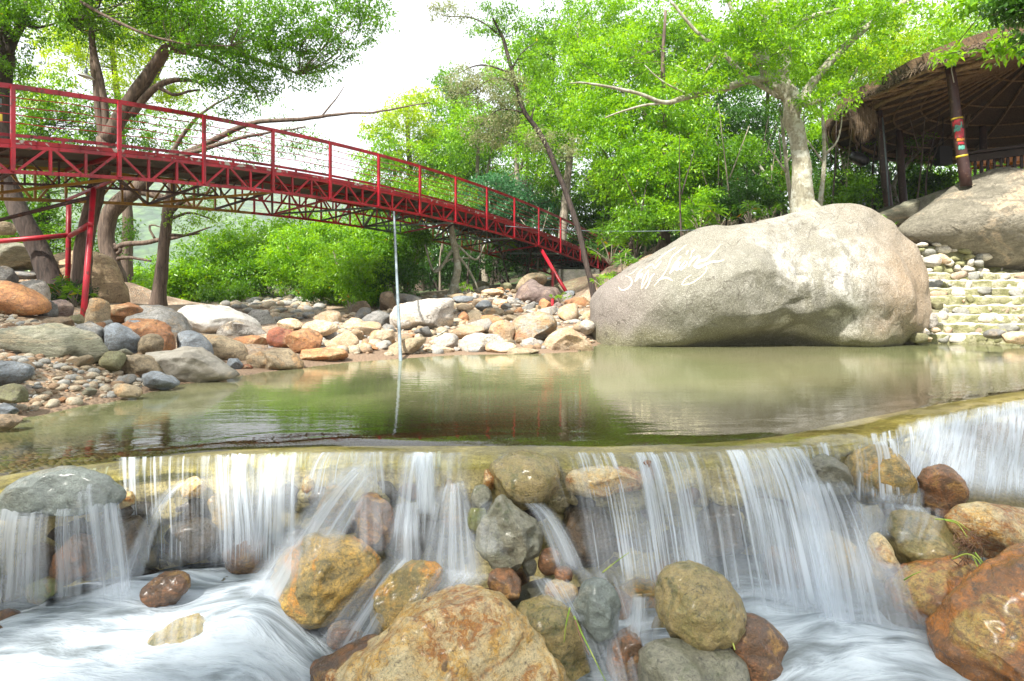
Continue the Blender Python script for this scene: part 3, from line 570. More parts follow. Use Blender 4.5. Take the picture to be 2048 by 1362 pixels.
# ------------------------------------------------------------------ rock geometry
_ico = {}; _wet = {}
def ico(sub):
    if sub not in _ico:
        bm = bmesh.new(); bmesh.ops.create_icosphere(bm, subdivisions=sub, radius=1)
        bm.verts.ensure_lookup_table()
        _ico[sub] = (np.array([v.co[:] for v in bm.verts]), np.array([[v.index for v in f.verts] for f in bm.faces])); bm.free()
    return _ico[sub]
def cut(q, k, rs, lo=.62, hi=.88):
    for _ in range(k):
        n = rs.normal(size=3); n /= np.linalg.norm(n); c = rs.uniform(lo, hi)
        over = np.maximum(0, q @ n - c); q = q - n * (over * .98)[:, None]
    return q
def lumpy(q, amp, s):
    return q * (1 + amp * fbm(q * 1.3 + s * 3.1, 4, s) * 2 + amp * .35 * fbm(q * 6 + s, 3, s + 50))[:, None]
def rock_shape(b, s):
    rs = np.random.default_rng(s); q, Fc = ico(b['sub']); D = b['D']
    if isinstance(b['e'], list):
        a = np.array(b['e'], float); c = np.array([(a[:, 0].min() + a[:, 0].max()) / 2, (a[:, 1].min() + a[:, 1].max()) / 2])
        sp = catmull(np.vstack([a, a[:1]]), 8) - c
        th = np.arctan2(-sp[:, 1], sp[:, 0]); rr = np.hypot(sp[:, 0], sp[:, 1]); o = np.argsort(th); th, rr = th[o], rr[o]
        th = np.concatenate([th - 2 * np.pi, th, th + 2 * np.pi]); rr = np.concatenate([rr] * 3)
        size = (np.ptp(a[:, 0]) + np.ptp(a[:, 1])) / 4 / F * D
        half = min(np.ptp(a[:, 0]), np.ptp(a[:, 1]) * 1.6) / 2 / F * D
        qq = cut(q, b['fc'] + 7, rs, .58, .85) if b['mat'] not in ('main', 'rback') else q.copy()
        if b['mat'] == 'main':               # broad planar faces: sloping left face, upright right face, undercut
            for n_, c_ in (((-.50, -.62, .60), .74), ((.30, -.86, .42), .66), ((.02, -.35, .94), .80), ((-.1, -.80, -.55), .72), ((.80, -.5, .2), .80), ((.3, -.3, .9), .84)):
                n_ = np.array(n_) / np.linalg.norm(n_); qq = qq - n_ * (np.maximum(0, qq @ n_ - c_) * .92)[:, None]
        ang = np.arctan2(q[:, 2], q[:, 0]) if b['mat'] == 'main' else np.arctan2(qq[:, 2], qq[:, 0]); R_ = np.interp(ang, th, rr) / F * D
        rho = np.hypot(qq[:, 0], qq[:, 2]); rn = np.maximum(rho, 1e-6)
        # facets seen from the front should not eat the measured outline
        if 1:
            edge = sstep(np.hypot(q[:, 0], q[:, 2]), .8, 1.0); rho = rho * (1 - edge) + np.hypot(q[:, 0], q[:, 2]) * edge
        pr = np.clip(rho, 0, 1) ** .82
        if b['mat'] == 'main': qx, qz, rn = q[:, 0], q[:, 2], np.maximum(np.hypot(q[:, 0], q[:, 2]), 1e-6)
        else: qx, qz = qq[:, 0], qq[:, 2]
        V = np.stack([R_ * pr * qx / rn, qq[:, 1] * half * b['th'] * 1.35, R_ * pr * qz / rn], 1)
        cpos = P(c[0], c[1], D)
    else:
        cx, cy, ww, hh = b['e']; rx, rz = ww / 2 / F * D * 1.03, hh / 2 / F * D * 1.03
        qq = cut(q, b['fc'] + 7, rs, .6, .86) if b['fc'] else cut(q, 9, rs, .66, .9)
        qq = np.sign(qq) * np.abs(qq) ** .9
        V = np.stack([qq[:, 0] * rx, qq[:, 1] * (rx * .6 + rz * .4) * b['th'] * 1.2, qq[:, 2] * rz], 1)
        a_ = math.radians(b['rot']); ca, sa = math.cos(a_), math.sin(a_)
        V = np.stack([V[:, 0] * ca - V[:, 2] * sa, V[:, 1], V[:, 0] * sa + V[:, 2] * ca], 1)
        size = (rx + rz) / 2; cpos = P(cx, cy, D)
    nrm = V / (np.linalg.norm(V, axis=1)[:, None] + 1e-9)
    V = V + nrm * (size * b['amp'] * 3 * fbm(V / size * 1.5 + s * 7.7, 4, s) + size * b['amp'] * .8 * fbm(V / size * 6 + s, 4, s + 9))[:, None]
    if b['mat'] not in ('main', 'rback'):
        V = V + nrm * (size * (.10 if b['fc'] else .05) * (.28 - np.abs(fbm(V / size * 1.8 + s * 2.3, 4, s + 31))))[:, None]
    return V, Fc, cpos

def mainmat():
    """great boulder: weathered whitish granite with mauve and green weathering, darker olive low down, ochre on the right flank"""
    m, t, o = new_mat("great_boulder_granite"); L = t.links.new
    co = coords(t, (1, 1, 1)); cs = coords(t, (1.5, 1.3, 1.0), (0, .8, 0))
    n1 = N(t, "ShaderNodeTexNoise", i_Scale=.9, i_Detail=9.0, i_Roughness=.62, i_Distortion=.9); L(cs, n1.inputs[0])
    n2 = N(t, "ShaderNodeTexNoise", i_Scale=3.0, i_Detail=10.0, i_Roughness=.7, i_Distortion=.4); L(cs, n2.inputs[0])
    n3 = N(t, "ShaderNodeTexNoise", i_Scale=22.0, i_Detail=6.0, i_Roughness=.75); L(co, n3.inputs[0])
    n4 = N(t, "ShaderNodeTexNoise", i_Scale=1.3, i_Detail=6.0, i_Roughness=.65, i_Distortion=.5); L(co, n4.inputs[0])
    a = mixc(t, ramp(t, n1.outputs[0], [(.44, 0.), (.55, 1.)]).outputs[0], (.165, .158, .130), (.52, .505, .46))
    a = mixc(t, ramp(t, n2.outputs[0], [(.40, .75), (.54, 0.)]).outputs[0], a, (.19, .18, .13))
    sx = N(t, "ShaderNodeSeparateXYZ"); L(co, sx.inputs[0])
    def band(sock, lo, hi, f=1.0, jit=.8):
        mu = N(t, "ShaderNodeMath", operation='MULTIPLY_ADD'); mu.inputs[1].default_value = jit; L(n4.outputs[0], mu.inputs[0]); L(sock, mu.inputs[2])
        mr = N(t, "ShaderNodeMapRange"); mr.inputs[1].default_value = lo; mr.inputs[2].default_value = hi; mr.inputs[4].default_value = f; L(mu.outputs[0], mr.inputs[0]); return mr.outputs[0]
    a = mixc(t, band(sx.outputs[0], .55, -.55, .82, .9), a, (.175, .168, .13))      # grey green weathering round the script
    a = mixc(t, band(sx.outputs[0], -1.6, -2.5, .8), a, (.20, .165, .15))        # mauve grey left shoulder
    a = mixc(t, band(sx.outputs[0], 1.9, 3.0, .8, 1.6), a, (.36, .25, .15))      # ochre right flank
    crown = band(sx.outputs[2], .75, 1.6, .7, 1.0); a = mixc(t, crown, a, (.20, .185, .145))
    low = band(sx.outputs[2], -.30, -.62, .9, .7); a = mixc(t, low, a, (.15, .14, .07))   # darker olive towards the water
    a = mixc(t, ramp(t, n3.outputs[0], [(.32, .7), (.45, 0.)]).outputs[0], a, (.13, .12, .09))
    n6 = N(t, "ShaderNodeTexNoise", i_Scale=70.0, i_Detail=3.0, i_Roughness=.7); L(co, n6.inputs[0])
    a = mixc(t, ramp(t, n6.outputs[0], [(.38, .6), (.50, 0.)]).outputs[0], a, (.10, .095, .075))
    a = mixc(t, ramp(t, n6.outputs[0], [(.54, 0.), (.66, .45)]).outputs[0], a, (.66, .64, .57))
    ck = N(t, "ShaderNodeTexNoise", i_Scale=.75, i_Detail=3.5, i_Roughness=.6, i_Distortion=.4); L(co, ck.inputs[0])
    crk = ramp(t, ck.outputs[0], [(.492, 0.), (.4965, .75), (.501, 0.)]); a = mixc(t, crk.outputs[0], a, (.07, .06, .045))
    bs = N(t, "ShaderNodeBsdfPrincipled", i_Roughness=.88); L(a, bs.inputs['Base Color'])
    ad = N(t, "ShaderNodeMath", operation='MULTIPLY_ADD'); ad.inputs[1].default_value = .3; L(n3.outputs[0], ad.inputs[0]); L(n2.outputs[0], ad.inputs[2])
    bp = N(t, "ShaderNodeBump", i_Strength=.75, i_Distance=.10); L(ad.outputs[0], bp.inputs['Height']); L(bp.outputs[0], bs.inputs['Normal'])
    L(bs.outputs[0], o.inputs[0]); return m
K['main'] = mainmat()
K['rback'] = rockmat("pavilion_boulder_rock", (.34, .31, .24), (.22, .20, .15), (.56, .44, .30), spk=(.12, .11, .08), sc_=.6, rough=.85, stain=.52)
K['smooth'] = rockmat('smooth_grey_rock', (.27, .25, .21), (.21, .19, .155), (.32, .27, .20), spk=(.22, .20, .16), sc_=1.0, rough=.7, bump=.2)
K['white'] = rockmat('bleached_rock', (.64, .62, .57), (.52, .50, .46), (.60, .56, .49), spk=(.40, .38, .34), sc_=.8, rough=.85, bump=.3, vary=.05)
K['warmtan'] = rockmat('warm_tan_rock', (.46, .34, .20), (.34, .24, .14), (.40, .30, .19), spk=(.12, .09, .06), sc_=.9, rough=.85)
K['twotone'] = rockmat("rust_patched_rock", (.34, .33, .28), (.42, .27, .13), (.40, .15, .07), sc_=1.3, rough=.75, stain=.6)
built = {}
for i, b in enumerate(BIG):
    V, Fc, cpos = rock_shape(b, 100 + i)
    if b['mat'] == 'main':                     # undercut: the lower front recedes below a rising ledge
        xn = V[:, 0]; zn = V[:, 2] + H * 0; ledge = np.interp(xn, [-3.4, -2.7, -.2, .8, 1.8, 2.6, 3.4], [-1.3, -1.05, -.66, -.28, -.25, -.7, -.9])
        fr = (V[:, 1] < 0); k_ = sstep(ledge - V[:, 2], 0, .35) * fr
        V[:, 1] += k_ * .16 * sstep(-V[:, 1], 0, .8)
        V[:, 1] += fr * .12 * fbm(V * np.array((.9, .9, 1.6)), 4, 77)
    if b['D'] < 4.2 and not b['ground']:       # foreground stones must reach the bed
        pass
    o = mesh_np(b['name'], V, Fc, K[b['mat']]); o.location = tuple(cpos)
    tag(o, b['label'], b['cat'], b['group']); built[b['label']] = o

# ------------------------------------------------------------------ painted script on the great boulder
mb = [o for o in bpy.data.objects if o.get('label', '').startswith("huge pale grey")][0]
bv = BVHTree.FromPolygons([tuple(v.co) for v in mb.data.vertices], [tuple(p.vertices) for p in mb.data.polygons])
ST = [([(610, 620), (575, 655), (540, 685), (495, 700)], 10), ([(460, 720), (510, 740), (537, 790), (515, 850), (450, 895), (395, 895), (370, 860)], 16),
      ([(670, 630), (620, 690), (580, 790)], 20), ([(580, 790), (630, 730), (670, 690), (655, 750)], 20), ([(752, 645), (700, 720), (668, 820), (656, 888)], 14), ([(752, 645), (742, 740), (705, 810), (660, 885)], 12),
      ([(825, 690), (780, 740), (752, 820), (712, 885)], 18), ([(705, 625), (760, 585), (800, 575), (830, 620), (880, 570), (912, 530)], 24), ([(838, 555), (900, 490), (1000, 410), (1098, 355)], 14),
      ([(1232, 322), (1130, 410), (1050, 480), (1000, 600), (930, 720), (820, 850)], 15), ([(870, 775), (930, 748), (1000, 748), (1062, 785)], 26),
      ([(1165, 470), (1110, 540), (1060, 620), (1020, 690)], 26), ([(1020, 690), (1090, 620), (1150, 545), (1105, 645), (1150, 625)], 18), ([(1225, 530), (1175, 590), (1165, 640), (1215, 600), (1245, 550), (1215, 530)], 18),
      ([(1255, 392), (1230, 450)], 20), ([(1305, 398), (1292, 470), (1268, 500)], 14), ([(1342, 378), (1300, 425)], 14), ([(1340, 470), (1290, 540), (1260, 605)], 24), ([(1300, 540), (1385, 460), (1400, 490), (1345, 570), (1330, 605)], 22),
      ([(1672, 318), (1560, 440), (1480, 510), (1400, 530), (1340, 590), (1400, 612), (1485, 560)], 30), ([(1485, 560), (1494, 640), (1420, 730), (1300, 810), (1210, 832), (1180, 822), (1222, 760), (1300, 705)], 13),
      ([(1340, 600), (1460, 582), (1560, 540), (1650, 535), (1718, 513)], 24)]
Vt, Ft = [], []
eye = np.array((0, 0, H)); ml = np.array(mb.location)
for pts, wd in ST:
    c2 = catmull([(x / 6.4 + 1180, y / 6.4 + 440, 0) for x, y in pts], 10)[:, :2]
    tg = np.gradient(c2, axis=0); tg /= np.linalg.norm(tg, axis=1)[:, None] + 1e-9; nn = np.stack([-tg[:, 1], tg[:, 0]], 1)
    prev = None; m_ = len(c2)
    for j in range(m_):
        hw = wd / 6.4 / 2 * (0.55 + .45 * math.sin(math.pi * min(1, (j + 2) / (m_ + 1)))) * (.9 + .2 * random.random())
        row = []
        for s_ in (-1, -.33, .33, 1):
            q = c2[j] + nn[j] * hw * s_; d = P(q[0], q[1], 1.0) - eye; d /= np.linalg.norm(d)
            hit = bv.ray_cast(Vector(eye - ml), Vector(d))
            if hit[0] is None: row = None; break
            row.append(len(Vt)); Vt.append(np.array(hit[0]) + np.array(hit[1]) * (.012 if abs(s_) < .5 else .006))
        if row and prev:
            for k_ in range(3): Ft.append((prev[k_], prev[k_ + 1], row[k_ + 1], row[k_]))
        prev = row
lo_ = mesh_np("painted_lettering", np.array(Vt), Ft, M['letter'], parent=mb)
lo_['label'] = "cream painted handwritten words Suối Lương"

# ------------------------------------------------------------------ scattered countable stones (copies of a few shapes)
protos = []
for k in range(10):
    rs = np.random.default_rng(500 + k); q, Fc = ico(3)
    q2 = cut(q, 12 + k % 4 * 3, rs, .5, .84) * np.array((1.1, .85, .66)); q2 = lumpy(q2, .09, 600 + k)
    protos.append((q2, Fc))
pm = {}; 
def stone(x, y, z, s, mk, k, name='stone'):
    if (k, mk) not in pm:
        me = bpy.data.meshes.new("stone"); q, Fc = protos[k]
        me.from_pydata(q.tolist(), [], Fc.tolist()); me.materials.append(K[mk]); me.polygons.foreach_set('use_smooth', np.ones(len(me.polygons), bool)); pm[(k, mk)] = me
    o = bpy.data.objects.new(name, pm[(k, mk)]); o.location = (x, y, z); o.scale = (s * random.uniform(.8, 1.25), s * random.uniform(.8, 1.2), s * random.uniform(.75, 1.1))
    o.rotation_euler = (random.uniform(-.35, .35), random.uniform(-.35, .35), random.uniform(0, 6.28)); return link(o)
placed = [(P(*(np.mean(b['e'], 0) if isinstance(b['e'], list) else b['e'][:2]), b['D'])[:2], (np.ptp(np.array(b['e'])[:, 0]) if isinstance(b['e'], list) else b['e'][2]) / 2 / F * b['D'] * .8) for b in BIG if b['ground']]
ml2 = [(np.array((4.9, 12.8)), 3.3)]
cent = [(p, r) for p, r in placed] + ml2
def scatter(n, poly, smin, smax, mats, label, group, seed, sink=.25, gap=.82):
    random.seed(seed); poly = np.array([P(*q)[:2] for q in poly]); lo, hi = poly.min(0), poly.max(0); got = 0; tries = 0
    while got < n and tries < n * 60:
        tries += 1; x, y = random.uniform(lo[0], hi[0]), random.uniform(lo[1], hi[1])
        if not inside(poly, np.array([x]), np.array([y]))[0]: continue
        s = smin + (smax - smin) * random.random() ** 2.2
        if any((x - p[0]) ** 2 + (y - p[1]) ** 2 < ((r + s) * gap) ** 2 for p, r in cent): continue
        z = gz(x, y); k = random.randrange(10); mk = random.choice(mats)
        o = stone(x, y, z + s * (.62 * .6 - sink * .5), s, mk, k); cent.append((np.array((x, y)), s)); got += 1
        names = {'pale': 'whitish', 'cream': 'cream', 'orange': 'orange', 'tan': 'tan', 'grey': 'grey', 'slate': 'blue grey', 'brown': 'brown', 'rust': 'rusty red', 'olive': 'mossy', 'banded': 'veined grey', 'purple': 'mauve'}
        sz = 'large' if s > smin + .55 * (smax - smin) else ('middling' if s > smin + .2 * (smax - smin) else 'small')
        tag(o, f"{sz} {names[mk]} stone {label}", 'stone', f"{sz} {names[mk]} stones {group}")
scatter(95, [(600, 724, 8.7), (900, 706, 10.2), (1180, 702, 10.7), (1180, 640, 16), (1120, 625, 17), (1000, 590, 19), (760, 640, 16), (640, 640, 15), (560, 680, 10.5)], .10, .42, ['cream', 'pale', 'tan', 'orange', 'cream', 'grey', 'pale'], "in the sunlit rubble on the far bank", "in the far bank rubble", 31)
scatter(95, [(900, 640, 13), (1020, 620, 13), (1110, 640, 14), (1140, 610, 20), (1000, 575, 22), (860, 600, 19)], .10, .36, ['tan', 'cream', 'orange', 'brown', 'grey', 'slate', 'pale'], "on the slope below the forest edge", "on the slope below the forest", 32)
scatter(50, [(-100, 850, 4.4), (60, 830, 4.7), (260, 790, 5.7), (420, 750, 7.2), (420, 690, 9), (200, 640, 9), (-200, 640, 8)], .045, .15, ['tan', 'grey', 'brown', 'slate', 'orange', 'banded'], "on the left gravel bank", "on the left gravel bank", 33)

def shortname(l):
    for sp in (', ', ' in the', ' at the', ' on the', ' by the', ' beside', ' behind', ' under', ' left of', ' right of', ' directly', ' above', ' below', ' leaning', ' with', ' against', ' next', ' beyond', ' showing', ' between', ' where', ' near', ' overlapping', ' meeting', ' pointing', ' half', ' from', ' set', ' poking', ' mostly', ' awash', ' jammed', ' touching', ' balanced', ' standing', ' lying', ' tucked', ' climbing', ' topmost', ' high', ' tucked', ' sliding', ' deep', ' touching'):
        l = l.split(sp)[0]
    return l
def relabel(objs, what, zone):
    pos = [(b['label'], P(*(np.mean(b['e'], 0) if isinstance(b['e'], list) else b['e'][:2]), b['D'])) for b in BIG]
    used = {}
    for o in objs:
        d = [((o.location.x - p[0]) ** 2 + (o.location.y - p[1]) ** 2, l, p) for l, p in pos]; d.sort(key=lambda t: t[0]); _, l, p = d[0]
        ax, ay = o.location.x / o.location.y - p[0] / p[1], o.location.y - p[1]
        rel = ('left of' if ax < 0 else 'right of') if abs(ax) * o.location.y > abs(ay) * .7 else ('behind' if ay > 0 else 'in front of')
        w0 = ' '.join(o['label'].split(' ' + what)[0].split()); lb = f"{w0} {what} {rel} the {shortname(l)}"; used.setdefault(lb, []).append(o)
    for lb, os_ in used.items():
        if len(os_) == 1:
            os_[0]['label'] = lb; continue
        for o in os_: o['label'] = lb; o['group'] = lb.replace(what, what + 's')[:80]
relabel([o for o in bpy.data.objects if o.name.startswith('stone') and 'the' in o.get('group', '') and 'stones' in o.get('group', '')], 'stone', '')
# pebbles: nobody could count them
def pebbles(name, n, poly, smin, smax, mats, seed, label):
    rs = np.random.default_rng(seed); poly = np.array([P(*q)[:2] for q in poly]); lo, hi = poly.min(0), poly.max(0)
    X = rs.uniform(lo[0], hi[0], n * 4); Y = rs.uniform(lo[1], hi[1], n * 4); ok = inside(poly, X, Y); X, Y = X[ok][:n], Y[ok][:n]
    Z = ground(X, Y); ok = Z > .015; X, Y, Z = X[ok], Y[ok], Z[ok]
    q, Fc = ico(2); S = smin + (smax - smin) * rs.random(len(X)) ** 2.5
    V = []; FF = []; MI = []
    for i in range(len(X)):
        a = rs.uniform(0, 6.28); ca, sa = math.cos(a), math.sin(a); sc3 = S[i] * np.array((rs.uniform(.8, 1.4), rs.uniform(.7, 1.1), rs.uniform(.45, .8)))
        v = q * (1 + .18 * vnoise(q * 1.4 + i * 3.3, i))[:, None] * sc3; v = np.stack([v[:, 0] * ca - v[:, 1] * sa, v[:, 0] * sa + v[:, 1] * ca, v[:, 2]], 1)
        V.append(v + (X[i], Y[i], Z[i] + S[i] * .2)); FF.append(Fc + i * len(q)); MI += [rs.integers(len(mats))] * len(Fc)
    o = mesh_np(name, np.concatenate(V), np.concatenate(FF), mats=[K[m] for m in mats], midx=MI); tag(o, label, 'gravel', kind='stuff')
K['peb1'] = rockmat("pebble_tan", (.36, .28, .18), (.46, .40, .30), (.34, .18, .09), sc_=6, vary=.1)
K['peb2'] = rockmat("pebble_grey", (.27, .27, .25), (.38, .37, .34), (.20, .20, .19), sc_=6, vary=.1)
K['peb3'] = rockmat("pebble_brown", (.24, .15, .09), (.32, .22, .13), (.40, .18, .08), sc_=6, vary=.1)
pebbles("gravel", 2300, [(-120, 850, 4.3), (40, 838, 4.5), (250, 798, 5.3), (330, 772, 6.1), (300, 700, 7.4), (200, 650, 8.4), (-150, 640, 8.0)], .012, .06, ['peb1', 'peb2', 'peb3', 'peb1'], 41, "mixed small gravel covering the left bank")
pebbles("gravel", 1500, [(600, 727, 8.5), (900, 710, 9.9), (1188, 703, 10.6), (1188, 620, 17), (1000, 570, 22), (700, 610, 18), (560, 680, 10)], .03, .13, ['peb1', 'peb1', 'peb2', 'peb3'], 42, "loose rubble between the stones of the far bank")
pebbles("gravel", 900, [(440, 625, 18), (640, 645, 15), (660, 600, 22), (560, 585, 26), (470, 590, 28), (420, 610, 22)], .04, .2, ['peb1', 'peb2', 'peb1'], 43, "pale scree on the slope under the bushes")

# ------------------------------------------------------------------ water
def poolmat():
    m, t, o = new_mat("pool_water"); L = t.links.new
    co = coords(t, (1.3, 4.5, 1)); n = N(t, "ShaderNodeTexNoise", i_Scale=2.2, i_Detail=3.0, i_Roughness=.5, i_Distortion=.3); L(co, n.inputs[0])
    co2 = coords(t, (2.5, 14, 1)); n2 = N(t, "ShaderNodeTexNoise", i_Scale=2.5, i_Detail=2.0); L(co2, n2.inputs[0])
    ad = N(t, "ShaderNodeMath", operation='MULTIPLY_ADD'); ad.inputs[1].default_value = .25; L(n2.outputs[0], ad.inputs[0]); L(n.outputs[0], ad.inputs[2])
    bp = N(t, "ShaderNodeBump", i_Strength=.25, i_Distance=.007); L(ad.outputs[0], bp.inputs['Height'])
    fr = N(t, "ShaderNodeFresnel", i_IOR=1.5); L(bp.outputs[0], fr.inputs['Normal'])
    gl = N(t, "ShaderNodeBsdfGlossy", i_Roughness=.03); L(bp.outputs[0], gl.inputs['Normal'])
    df = N(t, "ShaderNodeBsdfDiffuse"); n3 = N(t, "ShaderNodeTexNoise", i_Scale=.35, i_Detail=2.0); L(coords(t), n3.inputs[0])
    L(mixc(t, ramp(t, n3.outputs[0], [(.4, 0.), (.6, 1.)]).outputs[0], (.20, .215, .10), (.25, .24, .13)), df.inputs[0])
    tp = N(t, "ShaderNodeBsdfTransparent"); tp.inputs[0].default_value = (.90, .91, .72, 1)
    at = N(t, "ShaderNodeAttribute", attribute_name='murk')
    m1 = N(t, "ShaderNodeMixShader"); L(at.outputs['Fac'], m1.inputs[0]); L(tp.outputs[0], m1.inputs[1]); L(df.outputs[0], m1.inputs[2])
    m2 = N(t, "ShaderNodeMixShader"); L(fr.outputs[0], m2.inputs[0]); L(m1.outputs[0], m2.inputs[1]); L(gl.outputs[0], m2.inputs[2])
    L(m2.outputs[0], o.inputs[0]); return m
sx_ = np.arange(-7.2, 15, .045)
tt = np.concatenate([[-.085, -.07, -.05, -.03, -.01], np.arange(0.01, .7, .02), np.arange(.7, 3, .06), np.arange(3, 13, .3)])
PX, TT = np.meshgrid(sx_, tt); PY = lipy(PX) + TT
wob = fbm(np.stack([PX * 3, PX * 0, PX * 0], -1), 3, 61)
drop = np.where(TT < .5, .042 * ((.5 - np.maximum(TT, 0)) / .5) ** 4.5, 0)
PZ = -drop * (1 + .5 * wob) - np.where(TT < 0, 9 * TT ** 2, 0)
PZ = PZ + .0035 * fbm(np.stack([PX * 2.2, TT * 7, TT * 0], -1), 3, 62) * sstep(.9 - TT, 0, .6) * (TT > 0)
nxp = len(sx_); ii = np.arange((len(tt) - 1) * (nxp - 1)); r_, c_ = ii // (nxp - 1), ii % (nxp - 1)
pw = mesh_np("water", np.stack([PX.ravel(), PY.ravel(), PZ.ravel()], 1), np.stack([r_ * nxp + c_, r_ * nxp + c_ + 1, (r_ + 1) * nxp + c_ + 1, (r_ + 1) * nxp + c_], 1), poolmat())
tag(pw, kind='structure'); pw['label'] = "still green pool held behind the weir"
at = pw.data.attributes.new('murk', 'FLOAT', 'POINT'); at.data.foreach_set('value', (sstep(TT, .35, 2.6) * .80 + .02).ravel().astype(np.float32))

# weir body
prof = np.array([(1.0, -.75), (.85, -.34), (.62, -.15), (.42, -.095), (.28, -.078), (.18, -.073), (.10, -.073), (.04, -.075), (0, -.08), (-.035, -.09), (-.055, -.105), (-.06, -.15), (-.055, -.20), (-.03, -.27), (.0, -.34), (.02, -.45), (.0, -.6), (-.05, -.8), (-.1, -1.2)])
prof = catmull(np.column_stack([prof, np.zeros(len(prof))]), 4)[:, :2]
wx = np.arange(-7.2, 13, .03); WX, PI_ = np.meshgrid(wx, np.arange(len(prof)), indexing='ij')
T_ = prof[PI_, 0]; Z_ = prof[PI_, 1]; WYb = lipy(WX)
dy = np.gradient(lipy(wx), wx); nxn = -dy / np.hypot(1, dy); nyn = 1 / np.hypot(1, dy)
WXX = WX + T_ * nxn[:, None]; WYY = WYb + T_ * nyn[:, None]
pn = np.stack([WXX * 4, WYY * 4, Z_ * 4], -1); dsp = fbm(pn, 5, 71) * .05 + np.abs(fbm(pn * .55, 3, 73)) * .06
face = sstep(-Z_, .06, .2)
WYY = WYY - dsp * face * 1.4; Z_ = Z_ + dsp * .10 * (1 - face) + sstep(-T_, -.02, .02) * fbm(np.stack([WX * 5, WX * 0, WX * 0], -1), 3, 74) * .03 * sstep(-Z_, .06, .1) * (1 - sstep(-Z_, .3, .5))
npf = len(prof); ii = np.arange((len(wx) - 1) * (npf - 1)); r_, c_ = ii // (npf - 1), ii % (npf - 1)
K['weir'] = rockmat("weir_mortar_algae", (.60, .50, .22), (.38, .31, .12), (.68, .56, .30), spk=(.09, .08, .03), sc_=3.5, rough=.4, bump=.8)
wr = mesh_np("weir", np.stack([WXX.ravel(), WYY.ravel(), Z_.ravel()], 1), np.stack([r_ * npf + c_, r_ * npf + c_ + 1, (r_ + 1) * npf + c_ + 1, (r_ + 1) * npf + c_], 1), K['weir'])
tag(wr, "low curving mortared stone weir coated in olive algae", 'weir')

# stones bedded in the wall face, one mesh with the wall's own surface
rsf = np.random.default_rng(72); V = []; Fs = []; MI = []; qf, Ff = ico(3)
for x in np.arange(-3.6, 6.5, .085):
    for lev in range(4):
        r_s = rsf.uniform(.05, .12); xx = x + rsf.uniform(-.05, .05); zz = -.27 - lev * .13 + rsf.uniform(-.04, .04); yy = lipy(xx) - .045 + rsf.uniform(-.02, .04) + lev * .035
        v = cut(qf, 8, rsf, .6, .9) * np.array((r_s * 1.1, r_s * .8, r_s * .8)); v = v * (1 + .14 * fbm(qf * 1.6 + x * 3 + lev, 3, lev))[:, None] + (xx, yy, zz)
        Fs.append(Ff + len(V) * len(qf)); V.append(v); MI += [int(rsf.choice([0, 0, 0, 1, 2, 3]) if lev < 2 else rsf.choice([1, 2, 3]))] * len(Ff)
wf = mesh_np("stone_facing", np.concatenate(V), np.concatenate(Fs), mats=[K['weir'], K['wbrown'], K['wolive'], K['wdark']], midx=MI, parent=wr)
random.seed(55)
for i in range(70):                                          # wet cobbles heaped at the foot of the wall
    x = random.uniform(-2.9, 3.0); s_ = random.uniform(.06, .15); y = lipy(x) - random.uniform(.16, .62); z = -.66 - .10 * (x > .3) - s_ * .1 + (.1 if x > 1.8 else 0)
    mk = random.choice(['wbrown', 'wdark', 'wolive', 'wtan', 'wgrey', 'wbrown']); k = random.randrange(4)
    if (k, mk) not in _wet:
        qv = lumpy(cut(ico(4)[0], 9, np.random.default_rng(800 + k), .6, .9) * np.array((1.1, .9, .75)), .08, 820 + k); me = bpy.data.meshes.new("cobble"); me.from_pydata(qv.tolist(), [], ico(4)[1].tolist()); me.materials.append(K[mk]); me.polygons.foreach_set('use_smooth', np.ones(len(me.polygons), bool)); _wet[(k, mk)] = me
    o = bpy.data.objects.new("cobble", _wet[(k, mk)]); o.location = (x, y, z); o.scale = (s_ * random.uniform(.8, 1.3), s_, s_ * random.uniform(.8, 1.1)); o.rotation_euler = (random.uniform(-.4, .4), random.uniform(-.4, .4), random.uniform(0, 6.28)); link(o)
    nm = {'wbrown': 'brown', 'wdark': 'blackish', 'wolive': 'olive', 'wtan': 'tan', 'wgrey': 'grey'}[mk]; sd_n = 'left' if x < -1 else ('middle' if x < .3 else 'right')
    tag(o, f"wet {nm} cobble awash at the foot of the {sd_n} falls", 'cobble', f"wet {nm} cobbles of the {sd_n} falls")

relabel([o for o in bpy.data.objects if o.name.startswith('cobble')], 'cobble', '')
